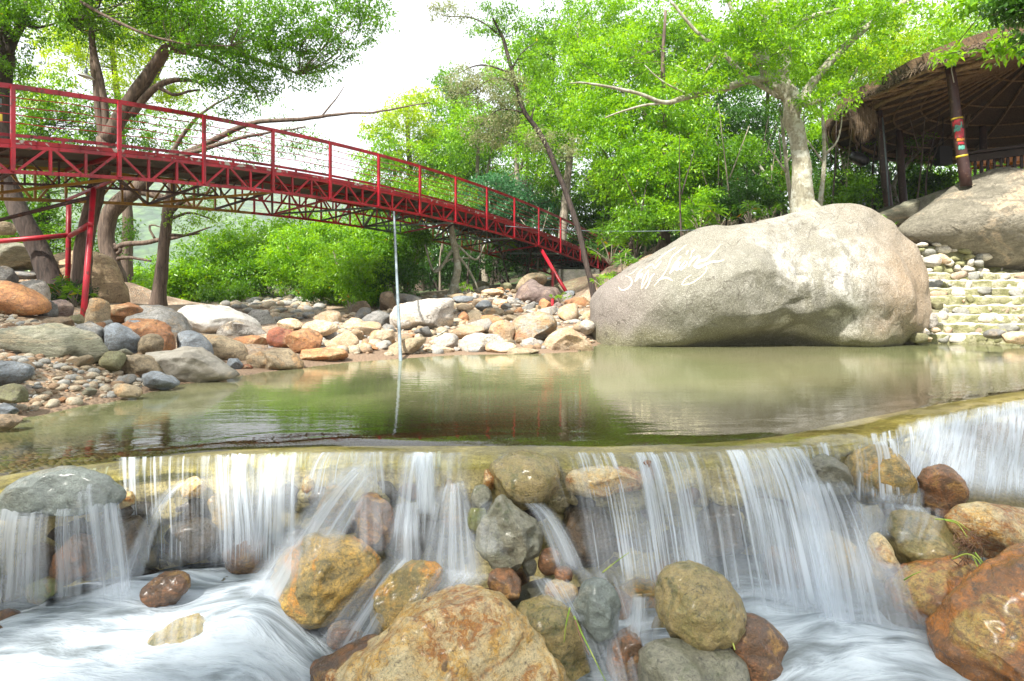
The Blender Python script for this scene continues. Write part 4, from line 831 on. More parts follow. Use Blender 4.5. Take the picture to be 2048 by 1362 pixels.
# ---- falling water
def fallmat(name, thr=.5, soft=.14, dens=1.0, fine=60., long_=1.6, warp=1.):
    m, t, o = new_mat(name); L = t.links.new
    uv = N(t, "ShaderNodeUVMap"); mp = N(t, "ShaderNodeMapping"); mp.inputs['Scale'].default_value = (fine, long_, 1); L(uv.outputs[0], mp.inputs[0])
    n = N(t, "ShaderNodeTexNoise", i_Scale=1.0, i_Detail=3.0, i_Roughness=.55); n.noise_dimensions = '2D'; L(mp.outputs[0], n.inputs[0])
    mp2 = N(t, "ShaderNodeMapping"); mp2.inputs['Scale'].default_value = (fine * .16, long_ * .5, 1); L(uv.outputs[0], mp2.inputs[0])
    n2 = N(t, "ShaderNodeTexNoise", i_Scale=1.0, i_Detail=2.0); n2.noise_dimensions = '2D'; L(mp2.outputs[0], n2.inputs[0])
    ad = N(t, "ShaderNodeMath", operation='MULTIPLY_ADD'); ad.inputs[1].default_value = .9; L(n2.outputs[0], ad.inputs[0]); L(n.outputs[0], ad.inputs[2])
    mn = N(t, "ShaderNodeMath", operation='MULTIPLY'); mn.inputs[1].default_value = 1 / 1.9; L(ad.outputs[0], mn.inputs[0])
    mr = N(t, "ShaderNodeMapRange"); mr.interpolation_type = 'SMOOTHSTEP'; mr.inputs[1].default_value = thr - soft * .5; mr.inputs[2].default_value = thr + soft * .5; L(mn.outputs[0], mr.inputs[0])
    at = N(t, "ShaderNodeAttribute", attribute_name='fade'); sp = N(t, "ShaderNodeSeparateColor"); L(at.outputs['Color'], sp.inputs[0])
    # red = overall presence, green = veil filling in between strands
    mx_ = N(t, "ShaderNodeMath", operation='MAXIMUM'); L(mr.outputs[0], mx_.inputs[0]); L(sp.outputs[1], mx_.inputs[1])
    al = N(t, "ShaderNodeMath", operation='MULTIPLY'); L(mx_.outputs[0], al.inputs[0]); L(sp.outputs[0], al.inputs[1])
    al2 = N(t, "ShaderNodeMath", operation='MULTIPLY'); al2.inputs[1].default_value = dens; al2.use_clamp = True; L(al.outputs[0], al2.inputs[0])
    df = N(t, "ShaderNodeBsdfDiffuse"); df.inputs[0].default_value = (.70, .76, .83, 1)
    tr = N(t, "ShaderNodeBsdfTranslucent"); tr.inputs[0].default_value = (.70, .76, .83, 1)
    m0 = N(t, "ShaderNodeMixShader"); m0.inputs[0].default_value = .45; L(df.outputs[0], m0.inputs[1]); L(tr.outputs[0], m0.inputs[2])
    tp = N(t, "ShaderNodeBsdfTransparent"); m1 = N(t, "ShaderNodeMixShader"); L(al2.outputs[0], m1.inputs[0]); L(tp.outputs[0], m1.inputs[1]); L(m0.outputs[0], m1.inputs[2])
    L(m1.outputs[0], o.inputs[0]); return m
FM = {'strand': fallmat("thin_falling_strands", .56, .16, .78, 52, .9), 'silk': fallmat("silky_falling_water", .54, .28, .58, 34, 1.1), 'veil': fallmat("soft_water_veil", .52, .30, .42, 30, 1.5), 'foam': fallmat("rushing_foam", .52, .30, .55, 26, 1.2)}
wn = [0]
def fall(top, bot, kind='silk', mid=None, pw_=1.7, veil=(.0, .25), edge=.12, layers=2, s=0, fin=.06, fout=.12, dens=1.0, label=None):
    """sheet of falling water between a top line and a landing line, given as (px,py,D) points; ballistic in between"""
    nu = 72; nv = 36
    def line(pts): 
        W = np.array([P(*q) for q in pts]); return catmull(W, 8) if len(W) > 2 else W
    def samp(c, u):
        d = np.concatenate([[0], np.cumsum(np.linalg.norm(np.diff(c, axis=0), axis=1))]); d /= d[-1]
        return np.stack([np.interp(u, d, c[:, i]) for i in range(3)], 1)
    u = np.linspace(0, 1, nu); A = samp(line(top), u); B = samp(line(bot), u); VV = []; UV = []; FD = []; FF = []; wn[0] += 1; sd = wn[0]
    for l in range(layers):
        j = .012 * (l - (layers - 1) / 2); jl = fbm(np.stack([u * 9, u * 0 + l * 5, u * 0], 1), 3, sd + l * 7)
        xw = A[:, 0]; fcol = fbm(np.stack([xw * 13, xw * 0 + l, xw * 0], 1), 3, sd + 3); gap_ = fbm(np.stack([xw * 4.5, xw * 0 + l * .4, xw * 0], 1), 3, 901)
        ll = np.linalg.norm(B - A, axis=1).mean(); ww = np.linalg.norm(A[-1] - A[0]) ; wb = np.linalg.norm(B[-1] - B[0])
        base = len(VV) * nu
        for k in range(nv):
            v = k / (nv - 1); h = v ** .95
            p = A + (B - A) * np.array((h, h, v ** pw_)); p = p + np.stack([jl * .015 * v, -(.012 + .02 * np.abs(jl)) * np.sin(np.pi * min(1, v * 1.3)) + j * 2, jl * .02 * v], 1)
            VV.append(p); UV.append(np.stack([u * (ww * .75 + wb * .25) + l * 3.7 + sd * 1.3, np.full(nu, v * ll + sd)], 1))
            e = np.minimum(1, np.minimum(u, 1 - u) / max(edge, 1e-3)); e = e * e * (3 - 2 * e)
            f = np.clip(v / np.maximum(.01, fin * (.6 + 3.2 * np.abs(fcol))), 0, 1) * min(1, (1 - v) / max(fout, 1e-3)); f = f * f * (3 - 2 * f) * (1 - (.8 if kind == 'strand' else .25) * sstep(-gap_, .02, .22))
            FD.append(np.stack([e * f * dens, np.full(nu, veil[0] * .5 + (veil[1] * .75 - veil[0] * .5) * v ** 1.3) * (.5 + .7 * (jl + .5)), u * 0, u * 0 + 1], 1))
        for k in range(nv - 1):
            a = base + k * nu + np.arange(nu - 1); FF.append(np.stack([a, a + 1, a + nu + 1, a + nu], 1))
    V = np.concatenate(VV); FF = np.concatenate(FF); c = V.mean(0)
    o = mesh_np("waterfall", V, FF, FM[kind], loc=c); me = o.data
    uvl = me.uv_layers.new(name='UVMap'); U = np.concatenate(UV); uvl.data.foreach_set('uv', U[FF.ravel()].ravel().astype(np.float32))
    ca = me.color_attributes.new('fade', 'FLOAT_COLOR', 'POINT'); ca.data.foreach_set('color', np.clip(np.concatenate(FD), 0, 1).ravel().astype(np.float32))
    tag(o, kind='structure')
    if label: o['label'] = label
    return o
# left
fall([(-60, 1000, 3.0), (40, 985, 3.0), (120, 1000, 2.95)], [(-80, 1235, 2.85), (100, 1235, 2.8)], 'veil', veil=(.1, .5), layers=2, label="soft veil at the far left")
fall([(120, 1005, 2.95), (160, 1005, 2.95)], [(110, 1220, 2.85), (165, 1230, 2.85)], 'veil', veil=(.1, .3))
fall([(150, 965, 3.0), (200, 955, 3.0), (238, 985, 3.05)], [(170, 1225, 2.85), (275, 1215, 2.88)], 'silk', veil=(.25, .6), layers=3, edge=.25, label="thick white fall left of the cave")
fall([(235, 915, 3.32), (420, 911, 3.4), (600, 905, 3.5)], [(250, 1140, 3.15), (420, 1145, 3.15), (590, 1140, 3.2)], 'strand', veil=(.0, .28), layers=2, edge=.03, fin=.02, label="comb of thin strands under the left lip")
fall([(395, 908, 3.45), (500, 906, 3.5)], [(400, 1140, 3.2), (520, 1140, 3.22)], 'strand', veil=(.05, .3), layers=2)
fall([(520, 915, 3.5), (600, 908, 3.5)], [(475, 1130, 3.1), (600, 1100, 3.2)], 'silk', veil=(.05, .6), layers=2, edge=.2)
fall([(358, 962, 3.34), (376, 966, 3.34)], [(222, 1185, 2.95), (285, 1185, 2.98)], 'silk', pw_=1.9, veil=(.35, .6), edge=.3, fin=.01, layers=2, label="jet arching left from the orange stone")
fall([(372, 968, 3.33), (384, 972, 3.33)], [(290, 1150, 3.05), (370, 1155, 3.1)], 'strand', pw_=1.7, veil=(.1, .4), edge=.2, fin=.01)
fall([(700, 925, 3.4), (745, 935, 3.38), (765, 965, 3.36)], [(430, 1235, 2.85), (540, 1290, 2.8), (610, 1290, 2.8)], 'silk', pw_=1.25, veil=(.45, .8), edge=.28, layers=3, label="broad white chute sweeping left past the egg shaped boulder")
fall([(640, 905, 3.52), (700, 905, 3.52)], [(600, 1000, 3.35), (690, 1000, 3.35)], 'strand', veil=(.05, .3), fin=.02)
fall([(690, 905, 3.52), (780, 904, 3.53)], [(690, 985, 3.38), (790, 1000, 3.38)], 'strand', veil=(.1, .4), fin=.02)
fall([(775, 906, 3.52), (870, 904, 3.53)], [(780, 1035, 3.36), (880, 1035, 3.36)], 'strand', veil=(.0, .3), fin=.02)
fall([(560, 1075, 3.0), (700, 1060, 3.0)], [(560, 1250, 2.9), (700, 1255, 2.9)], 'veil', veil=(.0, .1), dens=.35, edge=.3)
fall([(790, 1005, 3.3), (840, 1000, 3.3)], [(765, 1140, 3.05), (850, 1150, 3.05)], 'silk', veil=(.2, .6), layers=2, edge=.25)
fall([(765, 1110, 3.1), (850, 1120, 3.05)], [(600, 1300, 2.75), (745, 1320, 2.75)], 'silk', pw_=1.2, veil=(.3, .6), layers=2, edge=.25)
fall([(880, 965, 3.35), (935, 960, 3.35)], [(815, 1205, 2.95), (985, 1170, 3.0)], 'silk', pw_=1.4, veil=(.25, .6), layers=3, edge=.22, label="central fan of water left of the angular boulder")
fall([(895, 905, 3.55), (935, 905, 3.55)], [(890, 985, 3.35), (945, 985, 3.35)], 'strand', veil=(.1, .2), fin=.02)
fall([(975, 912, 3.5), (1100, 912, 3.5)], [(985, 985, 3.36), (1095, 985, 3.36)], 'strand', veil=(.0, .0), dens=.5)
fall([(1035, 1000, 3.3), (1085, 1005, 3.3)], [(1110, 1150, 3.0), (1185, 1155, 3.0)], 'silk', pw_=2.0, veil=(.4, .55), layers=2, edge=.28, label="arching spout right of the angular boulder")
fall([(940, 1000, 3.2), (1030, 1000, 3.2)], [(930, 1100, 2.98), (1040, 1130, 2.95)], 'veil', veil=(.0, .1), dens=.5, edge=.3)
fall([(700, 985, 3.22), (790, 1000, 3.22)], [(690, 1100, 3.0), (800, 1120, 3.0)], 'veil', veil=(.05, .2), dens=.6, edge=.3)
fall([(860, 1130, 2.95), (1000, 1150, 2.95)], [(760, 1300, 2.72), (900, 1230, 2.8)], 'veil', pw_=1.2, veil=(.2, .3), edge=.3)
fall([(1040, 1150, 2.98), (1160, 1160, 2.98)], [(1100, 1240, 2.8), (1200, 1240, 2.8)], 'silk', pw_=1.2, veil=(.3, .5), edge=.3)
fall([(280, 1225, 2.72), (460, 1225, 2.72)], [(250, 1330, 2.58), (480, 1330, 2.58)], 'veil', pw_=1.1, veil=(.1, .3), edge=.25, dens=.8)
fall([(1790, 1010, 3.35), (1900, 1015, 3.35)], [(1780, 1090, 3.12), (1880, 1080, 3.12)], 'veil', pw_=1.2, veil=(.1, .2), edge=.3, dens=.7)
fall([(1745, 1120, 3.02), (1830, 1130, 3.02)], [(1790, 1280, 2.8), (1900, 1340, 2.7)], 'veil', pw_=1.3, veil=(.1, .3), edge=.3, dens=.7)
fall([(420, 912, 3.42), (700, 904, 3.5), (960, 904, 3.5)], [(400, 1060, 3.22), (690, 1030, 3.28), (950, 1040, 3.26)], 'veil', veil=(.05, .35), edge=.12, layers=2, fin=.05, fout=.35, dens=.8, label="soft veil over the middle of the wall")
fall([(800, 906, 3.5), (880, 906, 3.5)], [(770, 1080, 3.1), (880, 1100, 3.08)], 'silk', veil=(.05, .4), edge=.3, layers=2, pw_=1.6)
fall([(640, 1000, 3.2), (720, 1000, 3.2)], [(560, 1180, 2.9), (690, 1100, 2.95)], 'veil', veil=(.1, .3), edge=.3, layers=1, dens=.6)
fall([(960, 905, 3.52), (1130, 905, 3.52)], [(1010, 1020, 3.2), (1190, 1060, 3.15)], 'strand', veil=(.0, .3), edge=.2, layers=1, fin=.05, fout=.4, dens=.7)
for (xa, xb) in ((60, 420), (400, 780), (760, 1135)):
    xs_ = np.linspace(xa, xb, 6); yt = np.interp(xs_, [q_[0] for q_ in LIPX], [q_[1] for q_ in LIPX]); Dt = (H + .03) * F / (yt - HY)
    fall([(x_, y_ - 4, d_ + .06) for x_, y_, d_ in zip(xs_, yt, Dt)], [(x_, y_ + 95, d_ - .10) for x_, y_, d_ in zip(xs_, yt, Dt)], 'strand', veil=(.0, .25), edge=.1, layers=1, fin=.03, fout=.5, dens=.8, pw_=1.9, label="thin film trickling over the lip")
# main right curtain
fall([(1125, 906, 3.55), (1300, 905, 3.55), (1480, 900, 3.62), (1600, 893, 3.72)], [(1180, 1175, 3.02), (1330, 1195, 3.0), (1560, 1225, 2.95), (1720, 1250, 2.9)], 'strand', pw_=1.6, veil=(.05, .35), layers=3, edge=.03, fin=.02, label="wide main curtain of the right falls")
fall([(1290, 906, 3.55), (1450, 900, 3.6)], [(1340, 1200, 2.98), (1520, 1240, 2.93)], 'silk', pw_=1.6, veil=(.05, .45), layers=2, edge=.15)
fall([(1450, 897, 3.62), (1600, 890, 3.7)], [(1500, 1250, 2.92), (1700, 1260, 2.9)], 'silk', pw_=1.5, veil=(.1, .5), layers=2, edge=.15)
fall([(1590, 955, 3.5), (1700, 960, 3.5)], [(1640, 1330, 2.75), (1850, 1360, 2.72)], 'silk', pw_=1.5, veil=(.15, .6), layers=3, edge=.15, label="leaning fall right of the gap")
fall([(1680, 1000, 3.45), (1770, 1010, 3.4)], [(1690, 1230, 2.95), (1790, 1220, 2.95)], 'veil', pw_=1.5, veil=(.3, .6), layers=2, edge=.25)
fall([(1700, 890, 3.72), (1810, 870, 3.8)], [(1715, 1010, 3.5), (1830, 1000, 3.52)], 'strand', veil=(.05, .2), layers=1, edge=.1)
fall([(1720, 1000, 3.5), (1800, 985, 3.55)], [(1740, 1075, 3.2), (1790, 1060, 3.25)], 'silk', veil=(.4, .6), layers=2, edge=.3)
fall([(1140, 1130, 3.0), (1270, 1150, 3.0)], [(1215, 1400, 2.62), (1340, 1400, 2.62)], 'veil', pw_=1.2, veil=(.3, .4), layers=2, edge=.25)
fall([(1255, 1185, 2.95), (1330, 1195, 2.95)], [(1240, 1350, 2.7), (1320, 1300, 2.75)], 'silk', pw_=1.3, veil=(.3, .5), layers=2, edge=.25)
fall([(1130, 1200, 2.95), (1180, 1220, 2.9)], [(1190, 1400, 2.6), (1260, 1400, 2.6)], 'veil', pw_=1.2, veil=(.3, .4), layers=2, edge=.25)
fall([(560, 700, 9.35), (552, 690, 9.4), (538, 680, 9.6)], [(565, 702, 9.0), (548, 705, 9.0), (534, 700, 9.0)], 'foam', veil=(.6, .8), label="little white rapid between the orange rocks")
fall([(1585, 893, 3.74), (1720, 874, 3.92)], [(1605, 985, 3.48), (1730, 1000, 3.45)], 'strand', veil=(.0, .25), edge=.12, layers=2, fin=.05, pw_=1.8)
fall([(1690, 878, 3.9), (1840, 846, 4.35)], [(1690, 1010, 3.5), (1850, 1000, 3.55)], 'strand', veil=(.0, .3), edge=.12, layers=2, fin=.05, pw_=1.5)
# right hand cascade: broad sloping sheets
fall([(1800, 840, 4.45), (1950, 812, 5.0), (2080, 790, 5.6), (2200, 770, 6.2)], [(1760, 985, 3.75), (1900, 1000, 3.6), (2050, 1010, 3.6), (2200, 1030, 3.6)], 'foam', pw_=1.15, veil=(.3, .75), layers=2, edge=.08, fin=.12, label="broad white cascade at the right edge")
fall([(1850, 838, 4.5), (1990, 808, 5.15), (2150, 780, 5.9)], [(1830, 950, 3.9), (1980, 990, 3.7), (2150, 1010, 3.7)], 'silk', pw_=1.2, veil=(.1, .6), layers=2, edge=.1, fin=.03)
fall([(1795, 850, 4.25), (1860, 835, 4.5)], [(1740, 1010, 3.5), (1850, 1040, 3.4)], 'silk', pw_=1.3, veil=(.3, .6), layers=2, edge=.2)
fall([(1850, 1010, 3.5), (1740, 1005, 3.5)], [(1880, 1060, 3.3), (1740, 1080, 3.25)], 'silk', pw_=1.3, veil=(.3, .5), layers=2, edge=.25)

# lower stream surface
def streammat():
    m, t, o = new_mat("lower_stream_foam"); L = t.links.new
    uv = coords(t, (1.5, 6.0, 1), (0, 0, math.radians(-38))); n = N(t, "ShaderNodeTexNoise", i_Scale=1.5, i_Detail=5.0, i_Roughness=.55, i_Distortion=.5); L(uv, n.inputs[0])
    n1 = N(t, "ShaderNodeTexNoise", i_Scale=1.7, i_Detail=3.0); L(coords(t), n1.inputs[0])
    at = N(t, "ShaderNodeAttribute", attribute_name='foam')
    a1 = N(t, "ShaderNodeMath", operation='MULTIPLY_ADD'); a1.inputs[1].default_value = .5; L(n1.outputs[0], a1.inputs[0]); L(n.outputs[0], a1.inputs[2])
    a2 = N(t, "ShaderNodeMath", operation='ADD'); L(a1.outputs[0], a2.inputs[0]); L(at.outputs['Fac'], a2.inputs[1])
    f = ramp(t, a2.outputs[0], [(.66, 0.), (1.02, 1.)])
    bpf = N(t, "ShaderNodeBump", i_Strength=.8, i_Distance=.10); L(n.outputs[0], bpf.inputs['Height'])
    df = N(t, "ShaderNodeBsdfDiffuse"); L(bpf.outputs[0], df.inputs['Normal']); L(mixc(t, f.outputs[0], (.13, .165, .20), (.44, .49, .54)), df.inputs[0])
    dk = N(t, "ShaderNodeBsdfPrincipled", i_Roughness=.25); dk.inputs['Base Color'].default_value = (.07, .075, .06, 1)
    m1 = N(t, "ShaderNodeMixShader"); L(ramp(t, a2.outputs[0], [(.60, .12), (.92, 1.)]).outputs[0], m1.inputs[0]); L(dk.outputs[0], m1.inputs[1]); L(df.outputs[0], m1.inputs[2])
    L(m1.outputs[0], o.inputs[0]); return m
lx = np.arange(-5, 5.2, .03); ly = np.arange(.6, 4.2, .03); LX, LY = np.meshgrid(lx, ly)
ltop = -.60 - .10 * sstep(3.3 - LY, 0, 1.3) - .20 * sstep(LX, -1.15, -.75) + .14 * sstep(LX, .85, 1.25)
fo = np.zeros_like(LX)
for (px, py, D, r, hgt, a) in [(480, 1150, 3.05, .35, .06, .6), (250, 1200, 2.95, .3, .05, .6), (540, 1230, 2.85, .3, .05, .8), (400, 1230, 2.8, .3, .0, .5), (150, 1290, 2.75, .4, .02, .5), (60, 1340, 2.6, .5, 0, .5), (480, 1330, 2.65, .3, .03, .5), (330, 1340, 2.6, .3, .0, .5), (0, 1250, 2.8, .3, 0, .3),
                               (700, 1310, 2.75, .2, .03, .3), (1600, 1290, 2.85, .35, .02, .8), (1720, 1330, 2.75, .4, .04, .8), (1850, 1370, 2.6, .35, .04, .7), (1300, 1230, 2.95, .2, .04, .5), (1460, 1240, 2.95, .25, .06, .6), (1230, 1330, 2.7, .15, .0, .3), (1000, 1190, 3.0, .15, .02, .2)]:
    c = P(px, py, D); g2 = np.exp(-((LX - c[0]) ** 2 + (LY - c[1]) ** 2) / (2 * (r * .7) ** 2)); ltop = ltop + hgt * g2; fo = fo + a * g2
rotx = LX * math.cos(.66) + LY * math.sin(.66); roty = -LX * math.sin(.66) + LY * math.cos(.66)
ltop = ltop + .055 * fbm(np.stack([rotx * 1.8, roty * 4.5, LX * 0], -1), 3, 81) + .008 * fbm(np.stack([rotx * 5, roty * 16, LX * 0], -1), 2, 82)
nl = len(lx); ii = np.arange((len(ly) - 1) * (nl - 1)); r_, c_ = ii // (nl - 1), ii % (nl - 1)
lw = mesh_np("water", np.stack([LX.ravel(), LY.ravel(), ltop.ravel()], 1), np.stack([r_ * nl + c_, r_ * nl + c_ + 1, (r_ + 1) * nl + c_ + 1, (r_ + 1) * nl + c_], 1), streammat())
tag(lw, kind='structure'); lw['label'] = "foaming stream below the weir"
lw.data.attributes.new('foam', 'FLOAT', 'POINT').data.foreach_set('value', (np.clip(fo, 0, 1) * .17).ravel().astype(np.float32))

#PART2
# ------------------------------------------------------------------ stairs and rubble wall on the right
rs = np.random.default_rng(90)
sd_ = np.array((1.0, -.10)); sd_ /= np.linalg.norm(sd_); bk = np.array((-sd_[1], sd_[0]))
s0 = np.array((7.95, 12.25)); NS = 12; RI = .185; TR = .33
V, Fc, MI = [], [], []
us = np.arange(0, 7.5, .06)
for i in range(NS):
    rowsZ = []
    z0, z1 = i * RI - (.5 if i == 0 else 0), (i + 1) * RI
    dep = TR if i < NS - 1 else 2.6
    left = .10 * i if i < 8 else .8 + .22 * (i - 7)
    prof2 = [(0, z0), (0, z0 + (z1 - z0) * .35), (0, z0 + (z1 - z0) * .7), (.012, z1 - .02), (.04, z1), (dep * .5, z1 + .005), (dep, z1)]
    base = len(V)
    for u_ in us:
        for (tb, zz) in prof2:
            p = s0 + sd_ * (u_ + left) + bk * (i * TR + tb)
            n_ = fbm(np.array([[p[0] * 4.5, p[1] * 4.5 + i * 9, zz * 5]]), 4, 91)[0]
            p = p - bk * n_ * .12; V.append((p[0], p[1], zz + n_ * .045))
    m_ = len(prof2)
    for a in range(len(us) - 1):
        for b_ in range(m_ - 1): Fc.append((base + a * m_ + b_, base + (a + 1) * m_ + b_, base + (a + 1) * m_ + b_ + 1, base + a * m_ + b_ + 1)); MI.append(0 if b_ < 3 else 5)
    # left end cap
    Fc.append(tuple(base + b_ for b_ in range(m_))); MI.append(0)
q2, F2 = ico(2); q1 = q2
for i in range(NS):                                        # stones bedded in the risers and the treads
    left = .10 * i if i < 8 else .8 + .22 * (i - 7); u_ = left + .05
    while u_ < 6.6:
        wdt = rs.choice([.07, .12, .2, .34]) * rs.uniform(.8, 1.25); hgt = min(RI * .56, wdt * rs.uniform(.3, .9))
        p = s0 + sd_ * (u_ + wdt * .5) + bk * (i * TR + rs.uniform(-.015, .03)); zc = i * RI + RI * rs.uniform(.3, .8)
        if rs.random() < .35: u_ += wdt; continue
        v = cut(q1, 12, rs, .5, .8) * np.array((wdt * .66, .045, hgt * 1.2)); v = v * (1 + .12 * vnoise(q1 * 2 + u_ * 9, i))[:, None]
        a = math.atan2(sd_[1], sd_[0]); v = np.stack([v[:, 0] * math.cos(a) - v[:, 1] * math.sin(a), v[:, 0] * math.sin(a) + v[:, 1] * math.cos(a), v[:, 2]], 1)
        n0 = len(V); V += [tuple(x) for x in v + (p[0], p[1], zc)]; Fc += [tuple(f + n0) for f in F2]; MI += [int(rs.choice([1, 1, 2, 3, 4]))] * len(F2)
        if rs.random() < .8:
            p = s0 + sd_ * (u_ + wdt * .5) + bk * (i * TR + rs.uniform(.1, .26)); v = q1 * np.array((wdt * .5, .09, .03)); n0 = len(V)
            V += [tuple(x) for x in v + (p[0], p[1], (i + 1) * RI + .004)]; Fc += [tuple(f + n0) for f in F2]; MI += [int(rs.choice([1, 1, 2]))] * len(F2)
        u_ += wdt * rs.uniform(.95, 1.5)
K['mortar'] = rockmat("mossy_mortar", (.40, .38, .24), (.22, .22, .09), (.56, .52, .40), spk=(.12, .12, .05), sc_=1.6, rough=.95)
K['tread'] = rockmat('worn_stair_tread', (.66, .62, .52), (.52, .49, .36), (.72, .66, .52), spk=(.30, .28, .18), sc_=2.0, rough=.95)
K['st1'] = rockmat("stair_stone_white", (.70, .66, .58), (.58, .54, .45), (.64, .56, .44), sc_=3, vary=.1)
K['st2'] = rockmat("stair_stone_mossy", (.22, .23, .10), (.30, .29, .15), (.16, .17, .07), sc_=3, vary=.1)
K['st3'] = rockmat("stair_stone_pink", (.46, .33, .23), (.52, .42, .32), (.48, .28, .16), sc_=3, vary=.1)
K['st4'] = rockmat("stair_stone_grey", (.36, .36, .32), (.26, .26, .23), (.44, .42, .38), sc_=3, vary=.1)
so_ = mesh_np("stone_stairs", np.array(V), [tuple(int(x) for x in f) for f in Fc], None, loc=(9.5, 13.5, 0), mats=[K['mortar'], K['st1'], K['st2'], K['st3'], K['st4'], K['tread']], midx=MI)
tag(so_, "rough stairs of rubble and mossy mortar climbing at the right edge", 'stairs')
# dry wall beside the top of the stairs
V, Fc, MI = [], [], []
for row in range(5):
    u_ = -.25
    while u_ < 1.5:
        wdt = rs.uniform(.14, .34); hgt = .085 if row < 4 else .06
        p = P(1835, 500, 14.6)[:2] + np.array((1.0, -.12)) * u_; v = cut(q1, 14, rs, .48, .78) * np.array((wdt * .68, .19, hgt * 1.3)); n0 = len(V)
        V += [tuple(x) for x in v + (p[0], p[1] + rs.uniform(-.04, .04), 1.55 + row * .15 + rs.uniform(-.035, .035))]; Fc += [tuple(f + n0) for f in F2]; MI += [int(rs.choice([0, 0, 1, 2])) if row < 4 else 0] * len(F2); u_ += wdt * 1.02
p = P(1835, 500, 14.6); V_ = [(p[0] - .3 + a * 1.72, p[1] + .02 + b_ * .25 - a * .2, 1.0 + d_ * 1.1) for a in (0, 1) for b_ in (0, 1) for d_ in (0, 1)]; n0 = len(V); V += V_
for f in [(0, 1, 3, 2), (4, 6, 7, 5), (0, 4, 5, 1), (2, 3, 7, 6), (0, 2, 6, 4), (1, 5, 7, 3)]: Fc.append(tuple(np.array(f) + n0)); MI.append(1)
dw = mesh_np("rubble_wall", np.array(V), [tuple(int(x) for x in f) for f in Fc], None, loc=tuple(P(1880, 520, 14.6)), mats=[K['st1'], K['st2'], K['st4']], midx=MI)
tag(dw, "low whitish rubble wall beside the head of the stairs", 'wall')
for (px, py, ww, hh, D, mk, lab) in [(1863, 521, 34, 26, 13.6, 'pale', "white square stone against the left edge of the stairs"), (1886, 518, 30, 22, 13.6, 'cream', "pinkish stone right of the white square one on the stairs"),
                                 (1863, 641, 20, 32, 12.0, 'pale', "upright egg shaped white stone on the lowest stair"), (1840, 664, 36, 18, 11.9, 'pale', "flat white stone at the foot of the great boulder"), (1872, 661, 20, 13, 11.9, 'cream', "small cream block on the lowest stair"),
                                 (1838, 674, 40, 24, 11.7, 'olive', "mossy rounded stone where the stairs meet the pool"), (1874, 612, 26, 20, 12.3, 'olive', "green capped stone on the second stair"), (2030, 676, 60, 26, 11.6, 'cream', "cream boulder at the waterline below the stairs"), (1990, 668, 40, 20, 11.7, 'grey', "grey boulder at the waterline below the stairs"), (1858, 678, 16, 12, 11.6, 'cream', "tiny cream stone at the waterline by the stairs")]:
    b = dict(label=lab, D=D, mat=mk, e=(px, py, ww, hh), rot=0, fc=4, th=.8, amp=.05, sub=3); Vr, Fr, cp = rock_shape(b, int(px + py)); o = mesh_np('stone', Vr, Fr, K[mk]); o.location = tuple(cp); tag(o, lab, 'stone')

# ------------------------------------------------------------------ bridge
kk = np.array([0, 1, 2, 3, 4, 5, 6, 7, 8, 9, 10, 11, 12, 13, 14.]); ry = np.array([175, 203, 232, 260, 285, 309, 331, 355, 377, 399, 417, 435, 452, 470, 492.])
bx0, bxk, by0, byk = -8.0, .895, 10.0, 1.28
rz_ = H + (HY - ry) / F * (by0 + byk * kk); cf = np.polyfit(kk, rz_, 3)
dirb = np.array((bxk, byk)) / math.hypot(bxk, byk); perp = np.array((-dirb[1], dirb[0]))
WID = 2.3; K0, K1 = -2.6, 17.4
def bp(k, dz=0., off=0.):
    x, y = np.array((bx0 + bxk * k, by0 + byk * k)) + perp * off
    return np.array((x, y, np.polyval(cf, k) - dz))
bl = bp(7, 3, WID / 2); bl[2] = 0
br = empty("footbridge", (bp(0)[0], bp(0)[1], 0), "red arched steel truss footbridge crossing above the pool", 'bridge')
ks = np.arange(K0, K1 + .01, .2)
def run(name, mat, off, dz, w_, h_, label=None):
    mb_ = MB()
    for a, b_ in zip(ks[:-1], ks[1:]): mb_.bar(bp(a, dz, off), bp(b_ + .015, dz, off), w_, h_)
    o = mb_.build(name, mat, br)
    if label: o['label'] = label
    return o
run("handrail", M['red'], 0, 0, .055, .075)
run("bottom_rail", M['red'], .22, .74, .05, .05)
for dz in (.165, .31, .45, .585):
    c = [bp(k, dz + .008 * math.sin(k * 9 + dz * 40), 0) for k in np.arange(K0, K1, .12)]; mb_ = MB(); mb_.tube(c, .0085, 5); mb_.build("railing_rod", M['red'], br)
for k in range(-2, 18):
    mb_ = MB(); mb_.bar(bp(k, -.0, -.035), bp(k, 1.36, -.035), .06, .06, up=(*dirb, 0)); mb_.build("railing_post", M['red'], br)
for k in np.arange(-2.5, 15, 1.0):
    mb_ = MB(); mb_.bar(bp(k, .74, .22), bp(k, .90, .22), .04, .04, up=(*dirb, 0)); mb_.build("rail_stub", M['red'], br)
run("deck", M['deckw'], WID / 2 + .03, .905, WID - .12, .035)
run("deck_edge", M['deck'], -.01, .885, .05, .07)
